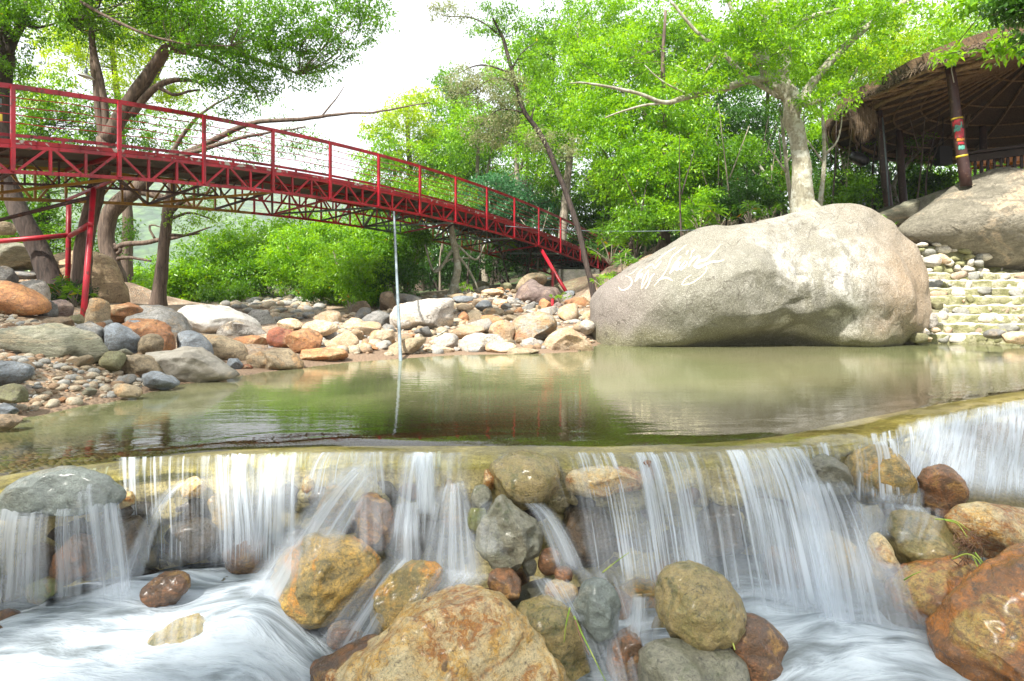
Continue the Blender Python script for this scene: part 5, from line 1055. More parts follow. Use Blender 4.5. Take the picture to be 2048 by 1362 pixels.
def truss(off, dep, cols, name, th=.055):
    for (ka, kb, mat, lab) in cols:
        mb_ = MB(); top = .955; bot = .955 + dep
        kr = np.arange(ka, kb + .01, .2)
        for a, b_ in zip(kr[:-1], kr[1:]):
            mb_.bar(bp(a, top, off), bp(b_ + .015, top, off), th, th * 1.1); mb_.bar(bp(a, bot, off), bp(b_ + .015, bot, off), th, th * 1.1)
        st = 1 / 3.; q = round(ka / st)
        while q * st < kb - .01:
            k = q * st; mb_.bar(bp(k, top, off), bp(k, bot, off), th * .75, th * .75, up=(*dirb, 0))
            a_, b_ = (bp(k + .03, top, off), bp(k + st - .03, bot, off)) if q % 2 else (bp(k + .03, bot, off), bp(k + st - .03, top, off))
            mb_.bar(a_, b_, th * .7, th * .7); q += 1
        o = mb_.build(name, mat, br)
        if lab: o['label'] = lab
truss(0, .41, [(K0, K1, M['red'], None)], "truss")
truss(WID * .5, .46, [(K0, 3, M['rusty'], "rusty dark middle truss under the deck"), (3, 7, M['red'], None), (7, K1, M['green'], "grey green middle truss")], "truss", .04)
truss(WID, .62, [(K0, 3.6, M['yellow'], "ochre yellow section of the far truss"), (3.6, 6, M['red'], "red section of the far truss"), (6, 7.7, M['green'], "grey green section of the far truss"), (7.7, 10, M['orangep'], "orange section of the far truss"), (10, K1, M['red'], None)], "truss")
for i, k in enumerate(np.arange(-2, 15.1, 1.0)):
    mb_ = MB(); mb_.bar(bp(k, .96, 0), bp(k, .96, WID), .05, .07); mb_.bar(bp(k, 1.37, 0), bp(k, 1.56, WID), .045, .045); mb_.build("cross_beam", M['rusty'] if i % 3 else M['red'], br)
    if k < 15:
        mb_ = MB(); a_, b_ = (bp(k, 1.38, .02), bp(k + 1, 1.55, WID)) if i % 2 else (bp(k + 1, 1.38, .02), bp(k, 1.55, WID)); mb_.bar(a_, b_, .04, .05); mb_.build("diagonal_brace", M['rusty'] if i % 2 else (M['yellow'] if k < 3 else M['green']), br)
def leg(a, b_, r, name="support_leg", mat='red', lab=None, parent=br):
    mb_ = MB(); mb_.tube([a, (np.array(a) + b_) / 2, b_], r, 12); o = mb_.build(name, M[mat], parent, smooth=True)
    if lab: o['label'] = lab
    return o
leg(P(187, 380, 11.4), P(165, 655, 10.2), .048, lab="thick leaning red leg of the left support")
leg(P(138, 400, 12.9), P(135, 612, 12.9), .05, lab="upright red leg of the left support")
leg(P(-60, 488, 12.4), P(140, 470, 12.9), .05, "tie_pipe"); leg(P(140, 472, 12.9), P(181, 448, 11.0), .05, "tie_pipe")
leg(P(-60, 455, 11.2), P(190, 392, 11.4), .035, "strut", 'rusty')
leg(P(1083, 500, 23.0), P(1142, 600, 21.5), .065, lab="thick red raking leg at the far end"); leg(P(1106, 545, 22.2), P(1104, 640, 16.9), .05, lab="thin red leg at the far end")
leg(P(1090, 557, 21.8), P(1104, 557, 21.8), .03, "strut", 'galv')
mb_ = MB(); mb_.box(P(1152, 578, 24.8), 1.7, 1.2, 1.5); mb_.build("abutment", M['concrete'], br)
# grey pipe from the bridge down into the pool
a, b_ = P(788, 424, 16.2), P(803, 760, 8.3)
mb_ = MB(); mb_.tube([a + (b_ - a) * t for t in np.linspace(0, 1, 12)], .026, 10); o = mb_.build("steel_pipe", M['galv'], smooth=True); tag(o, "slim grey steel pipe slanting from the bridge into the pool", 'pipe')
for t in (.34, .68):
    p = a + (b_ - a) * t; mc = MB(); mc.tube([p, p + (b_ - a) * .012], .032, 10); c_o = mc.build("pipe_coupling", M['galv'], None, smooth=True); c_o.parent = o; c_o.location = Vector(c_o.location) - o.location
# wire strung from the tree by the bridge over the great boulder
mb_ = MB(); w0, w1 = P(1010, 452, 21), P(1480, 457, 15.5); mb_.tube([w0 + (w1 - w0) * t - np.array((0, 0, .12 * math.sin(math.pi * t))) for t in np.linspace(0, 1, 20)], .009, 5); tag(mb_.build("wire", M['galv'], smooth=True), "thin pale wire stretched above the great boulder", 'wire')
# pendant lamp in the left trees
lp = empty("hanging_lamp", P(172, 150, 12.2), "white dish shaped lamp hanging in front of the left tree stems", 'lamp')
c = P(172, 153, 12.2); mb_ = MB(); pr = [(.02, .06), (.05, .05), (.09, .03), (.135, -.005), (.14, -.012), (.13, -.012), (.08, .012), (.0, .02)]
Vv = []; Fv = []; S_ = 24
for r0, z0 in pr:
    for q in range(S_): an = q * 2 * math.pi / S_; Vv.append(c + np.array((r0 * math.cos(an), r0 * math.sin(an), z0 + .25 * r0 * math.cos(an) * -.8)))
for i in range(len(pr) - 1):
    for q in range(S_): Fv.append((i * S_ + q, i * S_ + (q + 1) % S_, (i + 1) * S_ + (q + 1) % S_, (i + 1) * S_ + q))
mb_.add(Vv, Fv); mb_.build("lamp_shade", M['whitep'], lp, smooth=True)
mb_ = MB(); mb_.tube([c + (0, 0, .05), c + (0, 0, .16)], .03, 10); mb_.build("lamp_socket", M['galv'], lp, smooth=True)
mb_ = MB(); mb_.tube([c + (0, 0, .16), c + (.02, 0, .35), c + (.05, .02, .6), c + (.03, .05, 1.4)], .006, 5); mb_.build("cord", M['blackp'], lp)

# handrail of the path beyond the bridge
pr_ = empty("path_railing", P(1260, 510, 27), "short red pipe railing beside the path beyond the bridge", 'railing')
mb_ = MB(); mb_.tube([P(1217, 492, 26.5), P(1305, 490, 27)], .04, 8); mb_.tube([P(1217, 503, 26.5), P(1305, 502, 27)], .018, 6); mb_.build("rail", M['red'], pr_, smooth=True)
for q in (1218, 1303): mb_ = MB(); mb_.tube([P(q, 489, 26.8), P(q, 520, 26.8)], .035, 8); mb_.build("post", M['red'], pr_, smooth=True)
rp = empty("concrete_ramp", P(1275, 490, 30), "grey concrete ramp with a pale handrail in the trees beyond the bridge", 'ramp')
mb_ = MB(); V_ = [P(1225, 486, 29), P(1310, 482, 29), P(1310, 455, 29), P(1225, 470, 29)]; V2 = [v + (0, 3, 0) for v in V_]; mb_.add(V_ + V2, [(0, 1, 2, 3), (7, 6, 5, 4), (0, 4, 5, 1), (1, 5, 6, 2), (2, 6, 7, 3), (3, 7, 4, 0)]); mb_.build("slab", M['concrete'], rp)
mb_ = MB(); mb_.tube([P(1262, 478, 28.8), P(1305, 484, 28.8)], .02, 6); mb_.tube([P(1262, 478, 28.8), P(1300, 470, 28.8)], .02, 6); [mb_.tube([P(q, 470, 28.8), P(q, 495, 28.8)], .022, 6) for q in (1259, 1285, 1320)]; mb_.build("handrail", M['whitep'], rp, smooth=True)

# ------------------------------------------------------------------ thatched pavilion
pv = empty("thatched_pavilion", (15.5, 17.5, 3.2), "big open pavilion with a round palm thatch roof on dark posts", 'pavilion')
plan = np.array([(10.4, 12.7), (9.9, 13.4), (9.55, 14.4), (9.45, 15.8), (9.3, 17.2), (10.1, 19.9), (11.6, 22.2), (13.7, 23.8), (17.6, 24.4), (21, 22.4), (23, 19), (22.5, 15), (18, 12), (12.8, 11.8)])
pl = catmull(np.column_stack([np.vstack([plan, plan[:1]]), np.zeros(len(plan) + 1)]), 8)[:-1, :2]; npl = len(pl); apex = np.array((15.5, 18.0, 8.3)); EZ = 6.2
def roofpt(i, t, dz=0):
    e = np.array((*pl[i % npl], EZ)); p = e + (apex - e) * t; p[2] += dz - .25 * math.sin(math.pi * min(1, t)); return p
V = []; Fc = []; NT = 26
for lay, dz in ((0, .0), (1, .30)):
    for j in range(NT):
        for i in range(npl):
            t = j / (NT - 1) * .985 - (.02 if lay else 0); p = roofpt(i, max(t, -.02), dz); n_ = fbm(np.array([p * 1.6]), 3, 95)[0]; V.append(p + np.array((0, 0, n_ * .05 + (.05 * ((j * 2) % 3 == 0) if not lay else 0))))
for lay in (0, 1):
    b0 = lay * NT * npl
    for j in range(NT - 1):
        for i in range(npl):
            a = b0 + j * npl + i; b_ = b0 + j * npl + (i + 1) % npl; Fc.append((a, b_, b_ + npl, a + npl))
for i in range(npl): Fc.append((i, (i + 1) % npl, NT * npl + (i + 1) % npl, NT * npl + i))
roof = mesh_np("thatch_roof", np.array(V) - np.array(pv.location), Fc, M['thatch'], parent=pv)
random.seed(5); V = []; Fc = []
for q in range(2600):                                       # hanging straw along the eave
    u_ = random.random() * npl; i = int(u_); e = pl[i] + (pl[(i + 1) % npl] - pl[i]) * (u_ - i); o_ = np.array((e[0] - 15.5, e[1] - 18.0)); o_ /= np.linalg.norm(o_)
    L_ = random.uniform(.03, .14); z0 = EZ + random.uniform(-.03, .10); w_ = random.uniform(.008, .022); tdir = np.array((-o_[1], o_[0])); sw = random.uniform(-.12, .12)
    a = np.array((e[0] + o_[0] * .02, e[1] + o_[1] * .02, z0)); b_ = a + np.array((o_[0] * .14 + tdir[0] * sw, o_[1] * .14 + tdir[1] * sw, -L_)); md = (a + b_) / 2 + np.array((o_[0] * .05, o_[1] * .05, .02)); n0 = len(V)
    V += [a - np.array((*tdir, 0)) * w_, a + np.array((*tdir, 0)) * w_, md + np.array((*tdir, 0)) * w_, md - np.array((*tdir, 0)) * w_, b_]; Fc += [(n0, n0 + 1, n0 + 2, n0 + 3), (n0 + 3, n0 + 2, n0 + 4)]
for q in range(420):                                        # the long dry tuft near the left tip
    a = P(1722 + random.gauss(0, 11), 222 + random.gauss(0, 9), 16.9); L_ = random.uniform(.15, .95) * random.uniform(.5, 1); b_ = a + np.array((random.uniform(-.10, .12), -.1, -L_)); md = (a + b_) / 2 + (random.uniform(-.05, .05), -.08, .05); w_ = .014; n0 = len(V)
    V += [a - (w_, 0, 0), a + (w_, 0, 0), md + (w_, 0, 0), md - (w_, 0, 0), b_]; Fc += [(n0, n0 + 1, n0 + 2, n0 + 3), (n0 + 3, n0 + 2, n0 + 4)]
mesh_np("eave_fringe", np.array(V) - np.array(pv.location), Fc, M['thatch_dry'], smooth=False, parent=pv)
for i in range(0, npl, 4): mb_ = MB(); mb_.tube([roofpt(i, .01, -.07), roofpt(i, .5, -.07), roofpt(i, .97, -.07)], .045, 7); mb_.build("rafter", M['pole_wood'], pv, smooth=True)
for t in (.02, .10, .2, .32, .45, .6, .78): mb_ = MB(); mb_.tube([roofpt(i, t, -.03) for i in list(range(npl)) + [0]], .028 if t > .02 else .05, 6, cap=False); mb_.build("batten", M['pole_wood'], pv, smooth=True)
mb_ = MB(); mb_.tube([roofpt(i, .12, -.17) for i in list(range(npl)) + [0]], .06, 7, cap=False); mb_.build("ring_beam", M['pole_wood'], pv, smooth=True)
random.seed(8)
for (a_, b__, D) in [((1757, 222), (1779, 440), 18.3), ((1798, 262), (1808, 425), 20.5), ((1898, 122), (1932, 372), 14.6), ((1965, 252), (1968, 330), 21.5), ((2150, 60), (2170, 420), 15.5)]:
    A_, B_ = P(*a_, D), P(*b__, D); mb_ = MB(); mb_.tube([A_ + (B_ - A_) * t + (.01 * math.sin(t * 9), 0, 0) for t in np.linspace(0, 1, 9)], np.linspace(.10, .125, 9), 12)
    po = mb_.build("post", M['postw'], pv, smooth=True)
    if a_[0] == 1898:
        po['label'] = "brown post with yellow rings and a small painted panel"
        def onpost(px, py): return P(px, py, D)
        ax_ = (B_ - A_) / np.linalg.norm(B_ - A_)
        def ring(t0, t1, mat, name, r_=.122):
            m3 = MB(); m3.tube([A_ + (B_ - A_) * t0, A_ + (B_ - A_) * t1], r_, 16); o = m3.build(name, M[mat], None, smooth=True); o.parent = po; o.matrix_parent_inverse.identity(); o.location = Vector(o.location) - pv.location - po.location
        ring(.455, .468, 'signy', "painted_ring"); ring(.755, .772, 'signy', "painted_ring")
        # abstract blocks of colour wrapped on the camera side of the post
        for (t, an0, an1, hgt, mat) in [(.50, -1.0, .9, .030, 'red'), (.52, -.6, .6, .035, 'teal'), (.555, -.9, .2, .02, 'teal'), (.585, -.8, .8, .05, 'red'), (.60, -.25, .25, .02, 'whitep'), (.635, -.6, .7, .014, 'orange_pl'), (.665, -.5, .5, .012, 'red'), (.70, -.5, .5, .02, 'teal')]:
            m3 = MB(); c0 = A_ + (B_ - A_) * t; VV = []; 
            for rr in (.112, .124):
                for z_ in (-hgt, hgt):
                    for q in range(7): an = -math.pi / 2 + an0 + (an1 - an0) * q / 6 - .5; VV.append(c0 + np.array((rr * math.cos(an), rr * math.sin(an), z_ * (1 + .25 * math.sin(q * 2.1)) * 2.2)))
            FF_ = []
            for q in range(6): FF_ += [(14 + q, 15 + q, 22 + q, 21 + q), (q, q + 7, q + 8, q + 1), (q, q + 1, 15 + q, 14 + q), (7 + q, 21 + q, 22 + q, 8 + q)]
            FF_ += [(0, 14, 21, 7), (6, 13, 27, 20)]
            m3.add(VV, FF_); o = m3.build("painted_patch", M[mat], None); o.parent = po; o.location = Vector(o.location) - pv.location - po.location
mb_ = MB(); mb_.tube([P(1765, 235, 17.9), P(1772, 320, 17.9), P(1780, 430, 17.9)], .022, 6); tag(mb_.build("electric_cord", M['galv'], smooth=True), "pale cord running down beside the leftmost pavilion post", 'cord')
mb_ = MB(); mb_.tube([P(1905, 118, 14.3), P(1903, 140, 14.3), P(1908, 165, 14.3)], .012, 6); tag(mb_.build("electric_cord", M['whitep'], smooth=True), "short white cord end at the top of the painted post", 'cord')
# black horn speaker under the left eave
hs = empty("loudspeaker", P(1718, 318, 18.5), "black oval loudspeaker hanging under the left end of the eave", 'loudspeaker')
q, F3 = ico(3); v = np.sign(q) * np.abs(q) ** .8 * np.array((.30, .16, .17)); a = -.45; v = np.stack([v[:, 0] * math.cos(a) - v[:, 2] * math.sin(a), v[:, 1], v[:, 0] * math.sin(a) + v[:, 2] * math.cos(a)], 1); mesh_np("cabinet", v, F3, M['blackp'], parent=hs)
mb_ = MB(); mb_.tube([P(1712, 285, 18.5), P(1716, 312, 18.5)], .02, 6); mb_.build("bracket", M['rusty'], hs)
bx = empty("hanging_box", P(1886, 312, 21), "dark box hanging below the pavilion roof", 'box'); mb_ = MB(); mb_.box(P(1886, 312, 21), .42, .3, .62); mb_.build("case", M['blackp'], bx); mb_ = MB(); mb_.tube([P(1886, 225, 21), P(1886, 298, 21)], .015, 6); mb_.build("hanger", M['blackp'], bx)
# balustrade and orange chairs
bal = empty("balustrade", P(1985, 350, 16.5), "dark wooden balustrade with turned balusters under the pavilion", 'balustrade')
A_, B_ = P(1934, 308, 17.2), P(2130, 282, 15.6); mb_ = MB(); mb_.bar(A_, B_, .30, .07); mb_.build("top_rail", M['darkwood'], bal); mb_ = MB(); mb_.bar(A_ - (0, -.02, .13), B_ - (0, -.02, .13), .05, .20); mb_.build("apron", M['darkwood'], bal)
mb_ = MB(); mb_.bar(A_ - (0, 0, .72), B_ - (0, 0, .78), .06, .06); mb_.build("bottom_rail", M['darkwood'], bal)
for t in np.linspace(.02, 1, 15):
    p = A_ + (B_ - A_) * t; zz = np.linspace(-.22, -.74, 14); rr = .028 + .016 * np.abs(np.sin(np.linspace(0, 9, 14))); mb_ = MB(); mb_.tube([p + (0, 0, z_) for z_ in zz], rr, 8); mb_.build("baluster", M['darkwood'], bal, smooth=True)
for i, (px, py) in enumerate([(1953, 322), (1972, 321), (2018, 318), (2040, 316)]):
    ch = empty("plastic_chair", P(px, py + 28, 18.2), ["orange plastic chair farthest left behind the balustrade", "orange plastic chair second from left behind the balustrade", "orange plastic chair second from right behind the balustrade", "orange plastic chair at the right edge behind the balustrade"][i], 'chair', "orange chairs in the pavilion")
    c = P(px, py, 18.2); m3 = MB(); V_ = []
    for y_ in (0, .03):
        for r_i in range(5):
            for q_ in range(7): V_.append(c + np.array(((q_ - 3) * .058 * (1 - .06 * r_i ** 2 * .3), y_ + .05 * ((q_ - 3) / 3) ** 2 * -1 - .03 * r_i * .3, -.14 + r_i * .075 - .012 * ((q_ - 3) ** 2) * (r_i == 4))))
    F_ = []
    for r_i in range(4):
        for q_ in range(6): a = r_i * 7 + q_; F_ += [(a, a + 1, a + 8, a + 7), (35 + a, 35 + a + 7, 35 + a + 8, 35 + a + 1)]
    for q_ in range(6): F_ += [(q_, 35 + q_, 36 + q_, q_ + 1), (28 + q_, 29 + q_, 64 + q_, 63 + q_)]
    for r_i in range(4): F_ += [(r_i * 7, r_i * 7 + 7, 42 + r_i * 7, 35 + r_i * 7), (r_i * 7 + 6, 41 + r_i * 7, 48 + r_i * 7, 13 + r_i * 7)]
    m3.add(V_, F_); m3.build("backrest", M['orange_pl'], ch, smooth=True)
    m3 = MB(); m3.box(c + (0, -.2, -.22), .40, .40, .04); m3.build("seat", M['orange_pl'], ch)
    for sx1 in (-1, 1):
        for sy1 in (-1, 1): m3 = MB(); m3.bar(c + (sx1 * .17, -.2 + sy1 * .17, -.24), c + (sx1 * .2, -.2 + sy1 * .2, -.66), .035, .035); m3.build("leg", M['orange_pl'], ch)
# floor of the pavilion
mb_ = MB(); mb_.box((17, 19, 3.35), 12.5, 9, .35); o = mb_.build("pavilion_floor", M['concrete']); o.parent = pv; o.location = Vector(o.location) - pv.location; o.name = "floor_slab"

# sign and meter on the leftmost trunk
sg = empty("trunk_sign", P(2, 235, 12.0), "small yellow sign fixed to the leftmost trunk", 'sign'); mb_ = MB(); mb_.box(P(-2, 236, 12.05), .12, .02, .15); mb_.build("plate", M['signy'], sg)
mb_ = MB(); mb_.box(P(-4, 205, 12.05), .10, .05, .16); tag(mb_.build("meter_box", M['galv']), "grey metal box on the leftmost trunk above the yellow sign", 'box')
# small carved figure in the shade behind the great boulder
mb_ = MB(); c = P(1722, 440, 19.0); hts = np.array([0, .08, .2, .33, .42, .5, .58, .66, .72, .80, .86]) * 1.0; rad = np.array([.12, .10, .07, .09, .11, .12, .08, .045, .075, .07, .02])
mb_.tube([c + (0, 0, h_) for h_ in hts], rad, 12); tag(mb_.build("garden_figure", M['galv'], smooth=True), "small greyish garden figure in the shade behind the great boulder", 'statue')

# ------------------------------------------------------------------ trees
def leaf_mesh(name, C, L, spread, per, mat, parent, seed, droop=.25, flat=.6, w=.42, org=None):
    """many small folded leaf blades in loose sprays around the given twig ends"""
    rs = np.random.default_rng(seed); n = len(C) * per
    Pp = np.repeat(C, per, axis=0); Ls = np.repeat(L, per); Sp = np.repeat(spread, per)
    off = rs.normal(size=(n, 3)); off /= np.linalg.norm(off, axis=1)[:, None]; off *= (rs.random(n) ** .6)[:, None]
    off[:, 2] *= flat; p = Pp + off * Sp[:, None]
    d = off * .8 + rs.normal(size=(n, 3)) * .7; d[:, 2] -= droop; d /= np.linalg.norm(d, axis=1)[:, None]
    up = rs.normal(size=(n, 3)) * .45 + np.array((0, 0, 1.)); s_ = np.cross(d, up); s_ /= np.linalg.norm(s_, axis=1)[:, None] + 1e-9; nn = np.cross(s_, d)
    l = (Ls * rs.uniform(.65, 1.25, n))[:, None]; ww = l * w * .5
    a = p; b = p + d * l * .45 + s_ * ww + nn * ww * .25; c = p + d * l - nn * l * .06; e = p + d * l * .45 - s_ * ww + nn * ww * .25
    V = np.stack([a, b, c, e], 1).reshape(-1, 3); Fq = (np.arange(n)[:, None] * 4)[:, :, None] + np.array([[0, 1, 2], [0, 2, 3]])[None]; Fq = Fq.reshape(-1, 3)
    if org is not None: V = V - org
    o = mesh_np(name, V, Fq, mat, smooth=False, parent=parent)
    var = np.clip(np.repeat(rs.random(len(C)), per) * .5 + rs.random(n) * .5, 0, 1); at_ = o.data.attributes.new('lv', 'FLOAT', 'FACE'); at_.data.foreach_set('value', np.repeat(var, 2)[:len(o.data.polygons)].astype(np.float32))
    return o
def wobble(path, amp, seed):
    c = catmull([q[:3] for q in path], 5); r = np.interp(np.linspace(0, 1, len(c)), np.linspace(0, 1, len(path)), [q[3] for q in path])
    W = np.stack([fbm(np.stack([np.arange(len(c)) * .35, np.full(len(c), k * 9.1), np.full(len(c), seed * 1.7)], 1), 3, seed) for k in range(3)], 1)
    env = np.minimum(1, np.arange(len(c)) / 3)[:, None]; return c + W * amp * env, r
def px4(path):
    o = []
    for q in path: p = P(q[0], q[1], q[2]); o.append((*p, q[3] / F * q[2]))
    return o
tn = [0]; NLEAF = [0]; DENS = 3.2
def tree(label, trunk, bark, blobs, lm, lp=9, dens=1., cat='tree', name='broadleaf_tree', group=None, base=None, per=22, twigs=.35, hole=-.08, spr=15, droop=.25, w=.42, extra=None):
    """trunk: list of limb paths in (px,py,D,radius px); blobs: (px,py,D,rx px,ry px,depth m[,leaf kind])"""
    tn[0] += 1; sd = tn[0] * 13; rs = np.random.default_rng(sd)
    first = trunk[0][0] if trunk else (blobs[0][0], blobs[0][1] + blobs[0][4], blobs[0][2], 5)
    bpnt = P(*first[:3]); e = empty(name, bpnt, label, cat, group); org = bpnt
    mb_ = MB(); nodes = []
    for i, path in enumerate(trunk):
        c, r = wobble(px4(path), .02 + .22 * path[0][3] / F * path[0][2], sd + i); r = r * .86 * (.78 if 'slender leaning' in label or 'forked tree' in label or 'left edge' in label or 'gnarled dark tree' in label else 1)
        if i == 0:
            r = r * (1 + .5 * np.exp(-np.arange(len(r)) / 1.5)); c = np.vstack([c[0] - (0, 0, .35), c]); r = np.concatenate([[r[0] * 1.15], r])
        r = r * (1 + .06 * fbm(np.stack([np.arange(len(r)) * .8, r * 0, r * 0 + i], 1), 2, sd + 3))
        mb_.tube(c, np.maximum(r, .004), 10 if path[0][3] > 9 else 6, cap=True); nodes += list(c[len(c) // 3:])
    CC, LL, SS, KK = [], [], [], []
    for bi, b in enumerate(blobs):
        px, py, D, rx, ry, rd = b[:6]; kind = b[6] if len(b) > 6 else lm
        n = int(rx * ry * 3.14 / 330 * dens * DENS * (1 + .25 * rd) * (22 / per)); cc = P(px, py, D); R_ = np.array((rx / F * D, rd, ry / F * D))
        q = rs.normal(size=(n * 3, 3)); q /= np.linalg.norm(q, axis=1)[:, None]; q *= (rs.random(n * 3) ** .42)[:, None]
        pts = cc + q * R_; k_ = fbm(pts * (1.0 / max(.6, R_.min() * .55)), 2, sd + bi) > hole + .25 * (np.linalg.norm(q, axis=1) - .7); pts = pts[k_][:n]
        CC.append(pts); LL.append(np.full(len(pts), lp / F * D)); SS.append(np.full(len(pts), spr / F * D)); KK += [kind] * len(pts)
    if CC:
        CC, LL, SS = np.concatenate(CC), np.concatenate(LL), np.concatenate(SS); KK = np.array(KK)
    if nodes and twigs and len(CC):
        nd = np.array(nodes); sel = rs.choice(len(CC), max(1, int(min(len(CC) * twigs * .35, 110))), replace=False)
        for t in sel:
            d = np.linalg.norm(nd - CC[t], axis=1) + 1.2 * np.maximum(0, nd[:, 2] - CC[t, 2]); a = nd[np.argmin(d)]; m1 = a + (CC[t] - a) * .5 + rs.normal(size=3) * .12 * np.linalg.norm(CC[t] - a) + (0, 0, .05)
            r0 = max(.004, .0075 * np.linalg.norm(CC[t] - a) ** .8 * (1 if first[2] < 30 else 1.6)); c = catmull([a, m1, CC[t]], 3); mb_.tube(c, np.linspace(r0, r0 * .3, len(c)), 4, cap=False)
            if len(nodes) < 4000: nodes.append(m1)
    if mb_.V: mb_.build('trunk', M[bark], e, smooth=True)
    for kind in (sorted(set(KK.tolist())) if len(CC) else []):
        mk = KK == kind; leaf_mesh('crown', CC[mk], LL[mk], SS[mk], per, LM[kind], e, sd + 5, droop=droop, w=w, org=org); NLEAF[0] += int(mk.sum()) * per
    return e
#TREES
# --- left group
tree("tall brown trunk at the left edge rising behind the railing", [
    [(118, 606, 13, 30), (78, 505, 13, 28), (36, 420, 13, 26), (14, 330, 13, 22), (12, 160, 13, 20), (8, 90, 13, 19), (4, -60, 13, 16)],
    [(14, 110, 13, 14), (42, 45, 13, 12), (66, -40, 13, 10)], [(16, 95, 13, 7), (40, 52, 13, 6), (80, 55, 13, 4), (130, 40, 13, 2)]], 'bark_dark',
    [(60, 20, 13, 110, 50, 1.5), (190, 20, 12.5, 110, 60, 1.6), (300, -20, 12, 150, 60, 2.), (-80, 60, 12, 90, 120, 2)], 'mid', lp=8)
tree("forked tree whose thick grey limb leans right above the railing", [
    [(160, 622, 12.9, 26), (168, 500, 12.9, 24), (186, 420, 13, 23), (206, 330, 13, 24), (214, 275, 13, 24)],
    [(208, 290, 13, 12), (194, 200, 13, 10), (186, 100, 13, 9), (176, -40, 13, 8)], [(212, 285, 13, 10), (204, 180, 13, 10), (182, 80, 13, 8), (170, -40, 13, 6)],
    [(214, 280, 13, 22), (256, 210, 13, 20), (300, 145, 13, 18), (345, 96, 12.8, 16), (420, 92, 12.6, 10), (520, 120, 12.4, 6), (600, 150, 12.2, 3)],
    [(345, 96, 12.8, 12), (370, 50, 12.6, 9), (430, -30, 12.3, 6)], [(345, 100, 12.8, 8), (420, 118, 12.6, 6), (500, 170, 12.5, 4), (520, 210, 12.4, 2)],
    [(262, 230, 13, 12), (300, 185, 13, 10), (330, 165, 13, 9), (385, 160, 13, 5), (410, 176, 13, 2)], [(318, 175, 13, 6), (345, 188, 13, 5), (400, 180, 13, 3)],
    [(140, -20, 12, 5), (170, 10, 11.5, 5), (260, 55, 11.3, 4), (360, 85, 11.2, 3), (460, 92, 11.1, 2)]], 'bark_brown',
    [(430, 50, 11.8, 110, 70, 1.3), (540, 60, 11.6, 120, 80, 1.3), (640, 50, 11.5, 110, 70, 1.2), (720, 30, 11.4, 70, 55, .9), (600, 120, 11.8, 90, 50, 1.), (470, 120, 11.9, 110, 60, 1.2), (450, 180, 12, 75, 50, .8), (540, 165, 12, 50, 40, .7), (350, 30, 12, 90, 50, 1.2), (330, -50, 12, 110, 40, 1.2)], 'deepb', lp=6.2, dens=.72, w=.55, per=24, spr=17, hole=-.10, droop=.5)
tree("pale yellow green tree glowing behind the left limbs", [[(250, 560, 22, 12), (255, 400, 22, 10), (240, 250, 22, 8), (220, 60, 22, 5)], [(245, 250, 22, 5), (300, 180, 22, 4), (340, 100, 22, 2)]], 'bark_brown',
    [(140, 100, 21, 110, 70, 1.6), (260, 120, 21, 90, 80, 1.6), (230, 30, 21, 130, 60, 1.8), (350, 190, 22, 80, 50, 1.2), (110, 190, 21, 60, 60, 1.2), (330, 60, 21, 80, 60, 1.2)], 'lime', lp=7, dens=.55, hole=-.02)
tree("leafy dark green tree behind the railing at the far left", [[(70, 580, 18, 12), (90, 420, 18, 10), (80, 250, 18, 7)]], 'bark_dark',
    [(75, 210, 17.5, 90, 80, 1.4), (110, 290, 17.5, 110, 50, 1.4), (150, 340, 17, 120, 40, 1.2), (60, 400, 18, 110, 80, 1.6), (150, 470, 18, 120, 70, 1.5), (40, 480, 18, 80, 90, 1.5), (210, 230, 18, 80, 60, 1.), (300, 270, 18.5, 80, 50, 1.)], 'mid', lp=7.5, dens=.65, hole=-.08)
tree("gnarled dark tree with bare broken limbs beyond the big brown boulder", [
    [(224, 548, 17, 24), (212, 480, 17, 22), (222, 425, 17, 24), (262, 388, 17, 22), (330, 330, 17, 15), (420, 285, 16.5, 9), (500, 247, 16, 7), (600, 240, 16, 6), (690, 228, 16, 4), (760, 222, 16, 3), (860, 205, 16, 1.5)],
    [(226, 500, 17, 8), (250, 488, 17, 8), (300, 484, 16.8, 7), (352, 474, 16.7, 5), (400, 468, 16.6, 2)], [(222, 520, 17, 7), (260, 516, 17, 5), (302, 522, 17, 3)], [(222, 512, 17, 6), (240, 500, 17, 6), (228, 488, 17, 5)],
    [(310, 478, 16.8, 4), (300, 452, 16.8, 3), (330, 455, 16.8, 1.5)], [(270, 380, 17, 12), (330, 396, 17, 10), (420, 420, 16.8, 6)],
    [(340, 325, 17, 9), (400, 300, 16.5, 7), (480, 275, 16, 5), (560, 262, 16, 3), (610, 255, 16, 2)], [(640, 236, 16, 3), (670, 200, 16, 2), (690, 170, 16, 1)], [(330, 330, 17, 8), (380, 250, 17, 6), (420, 215, 17, 4), (470, 190, 17, 2)]], 'bark_brown',
    [(560, 275, 16.5, 90, 45, 1.), (480, 300, 17, 90, 45, 1.), (640, 300, 16.5, 60, 40, .9), (400, 250, 17, 80, 45, 1.), (520, 215, 16.5, 60, 35, .8)], 'mid', lp=6, dens=.28, hole=.0)
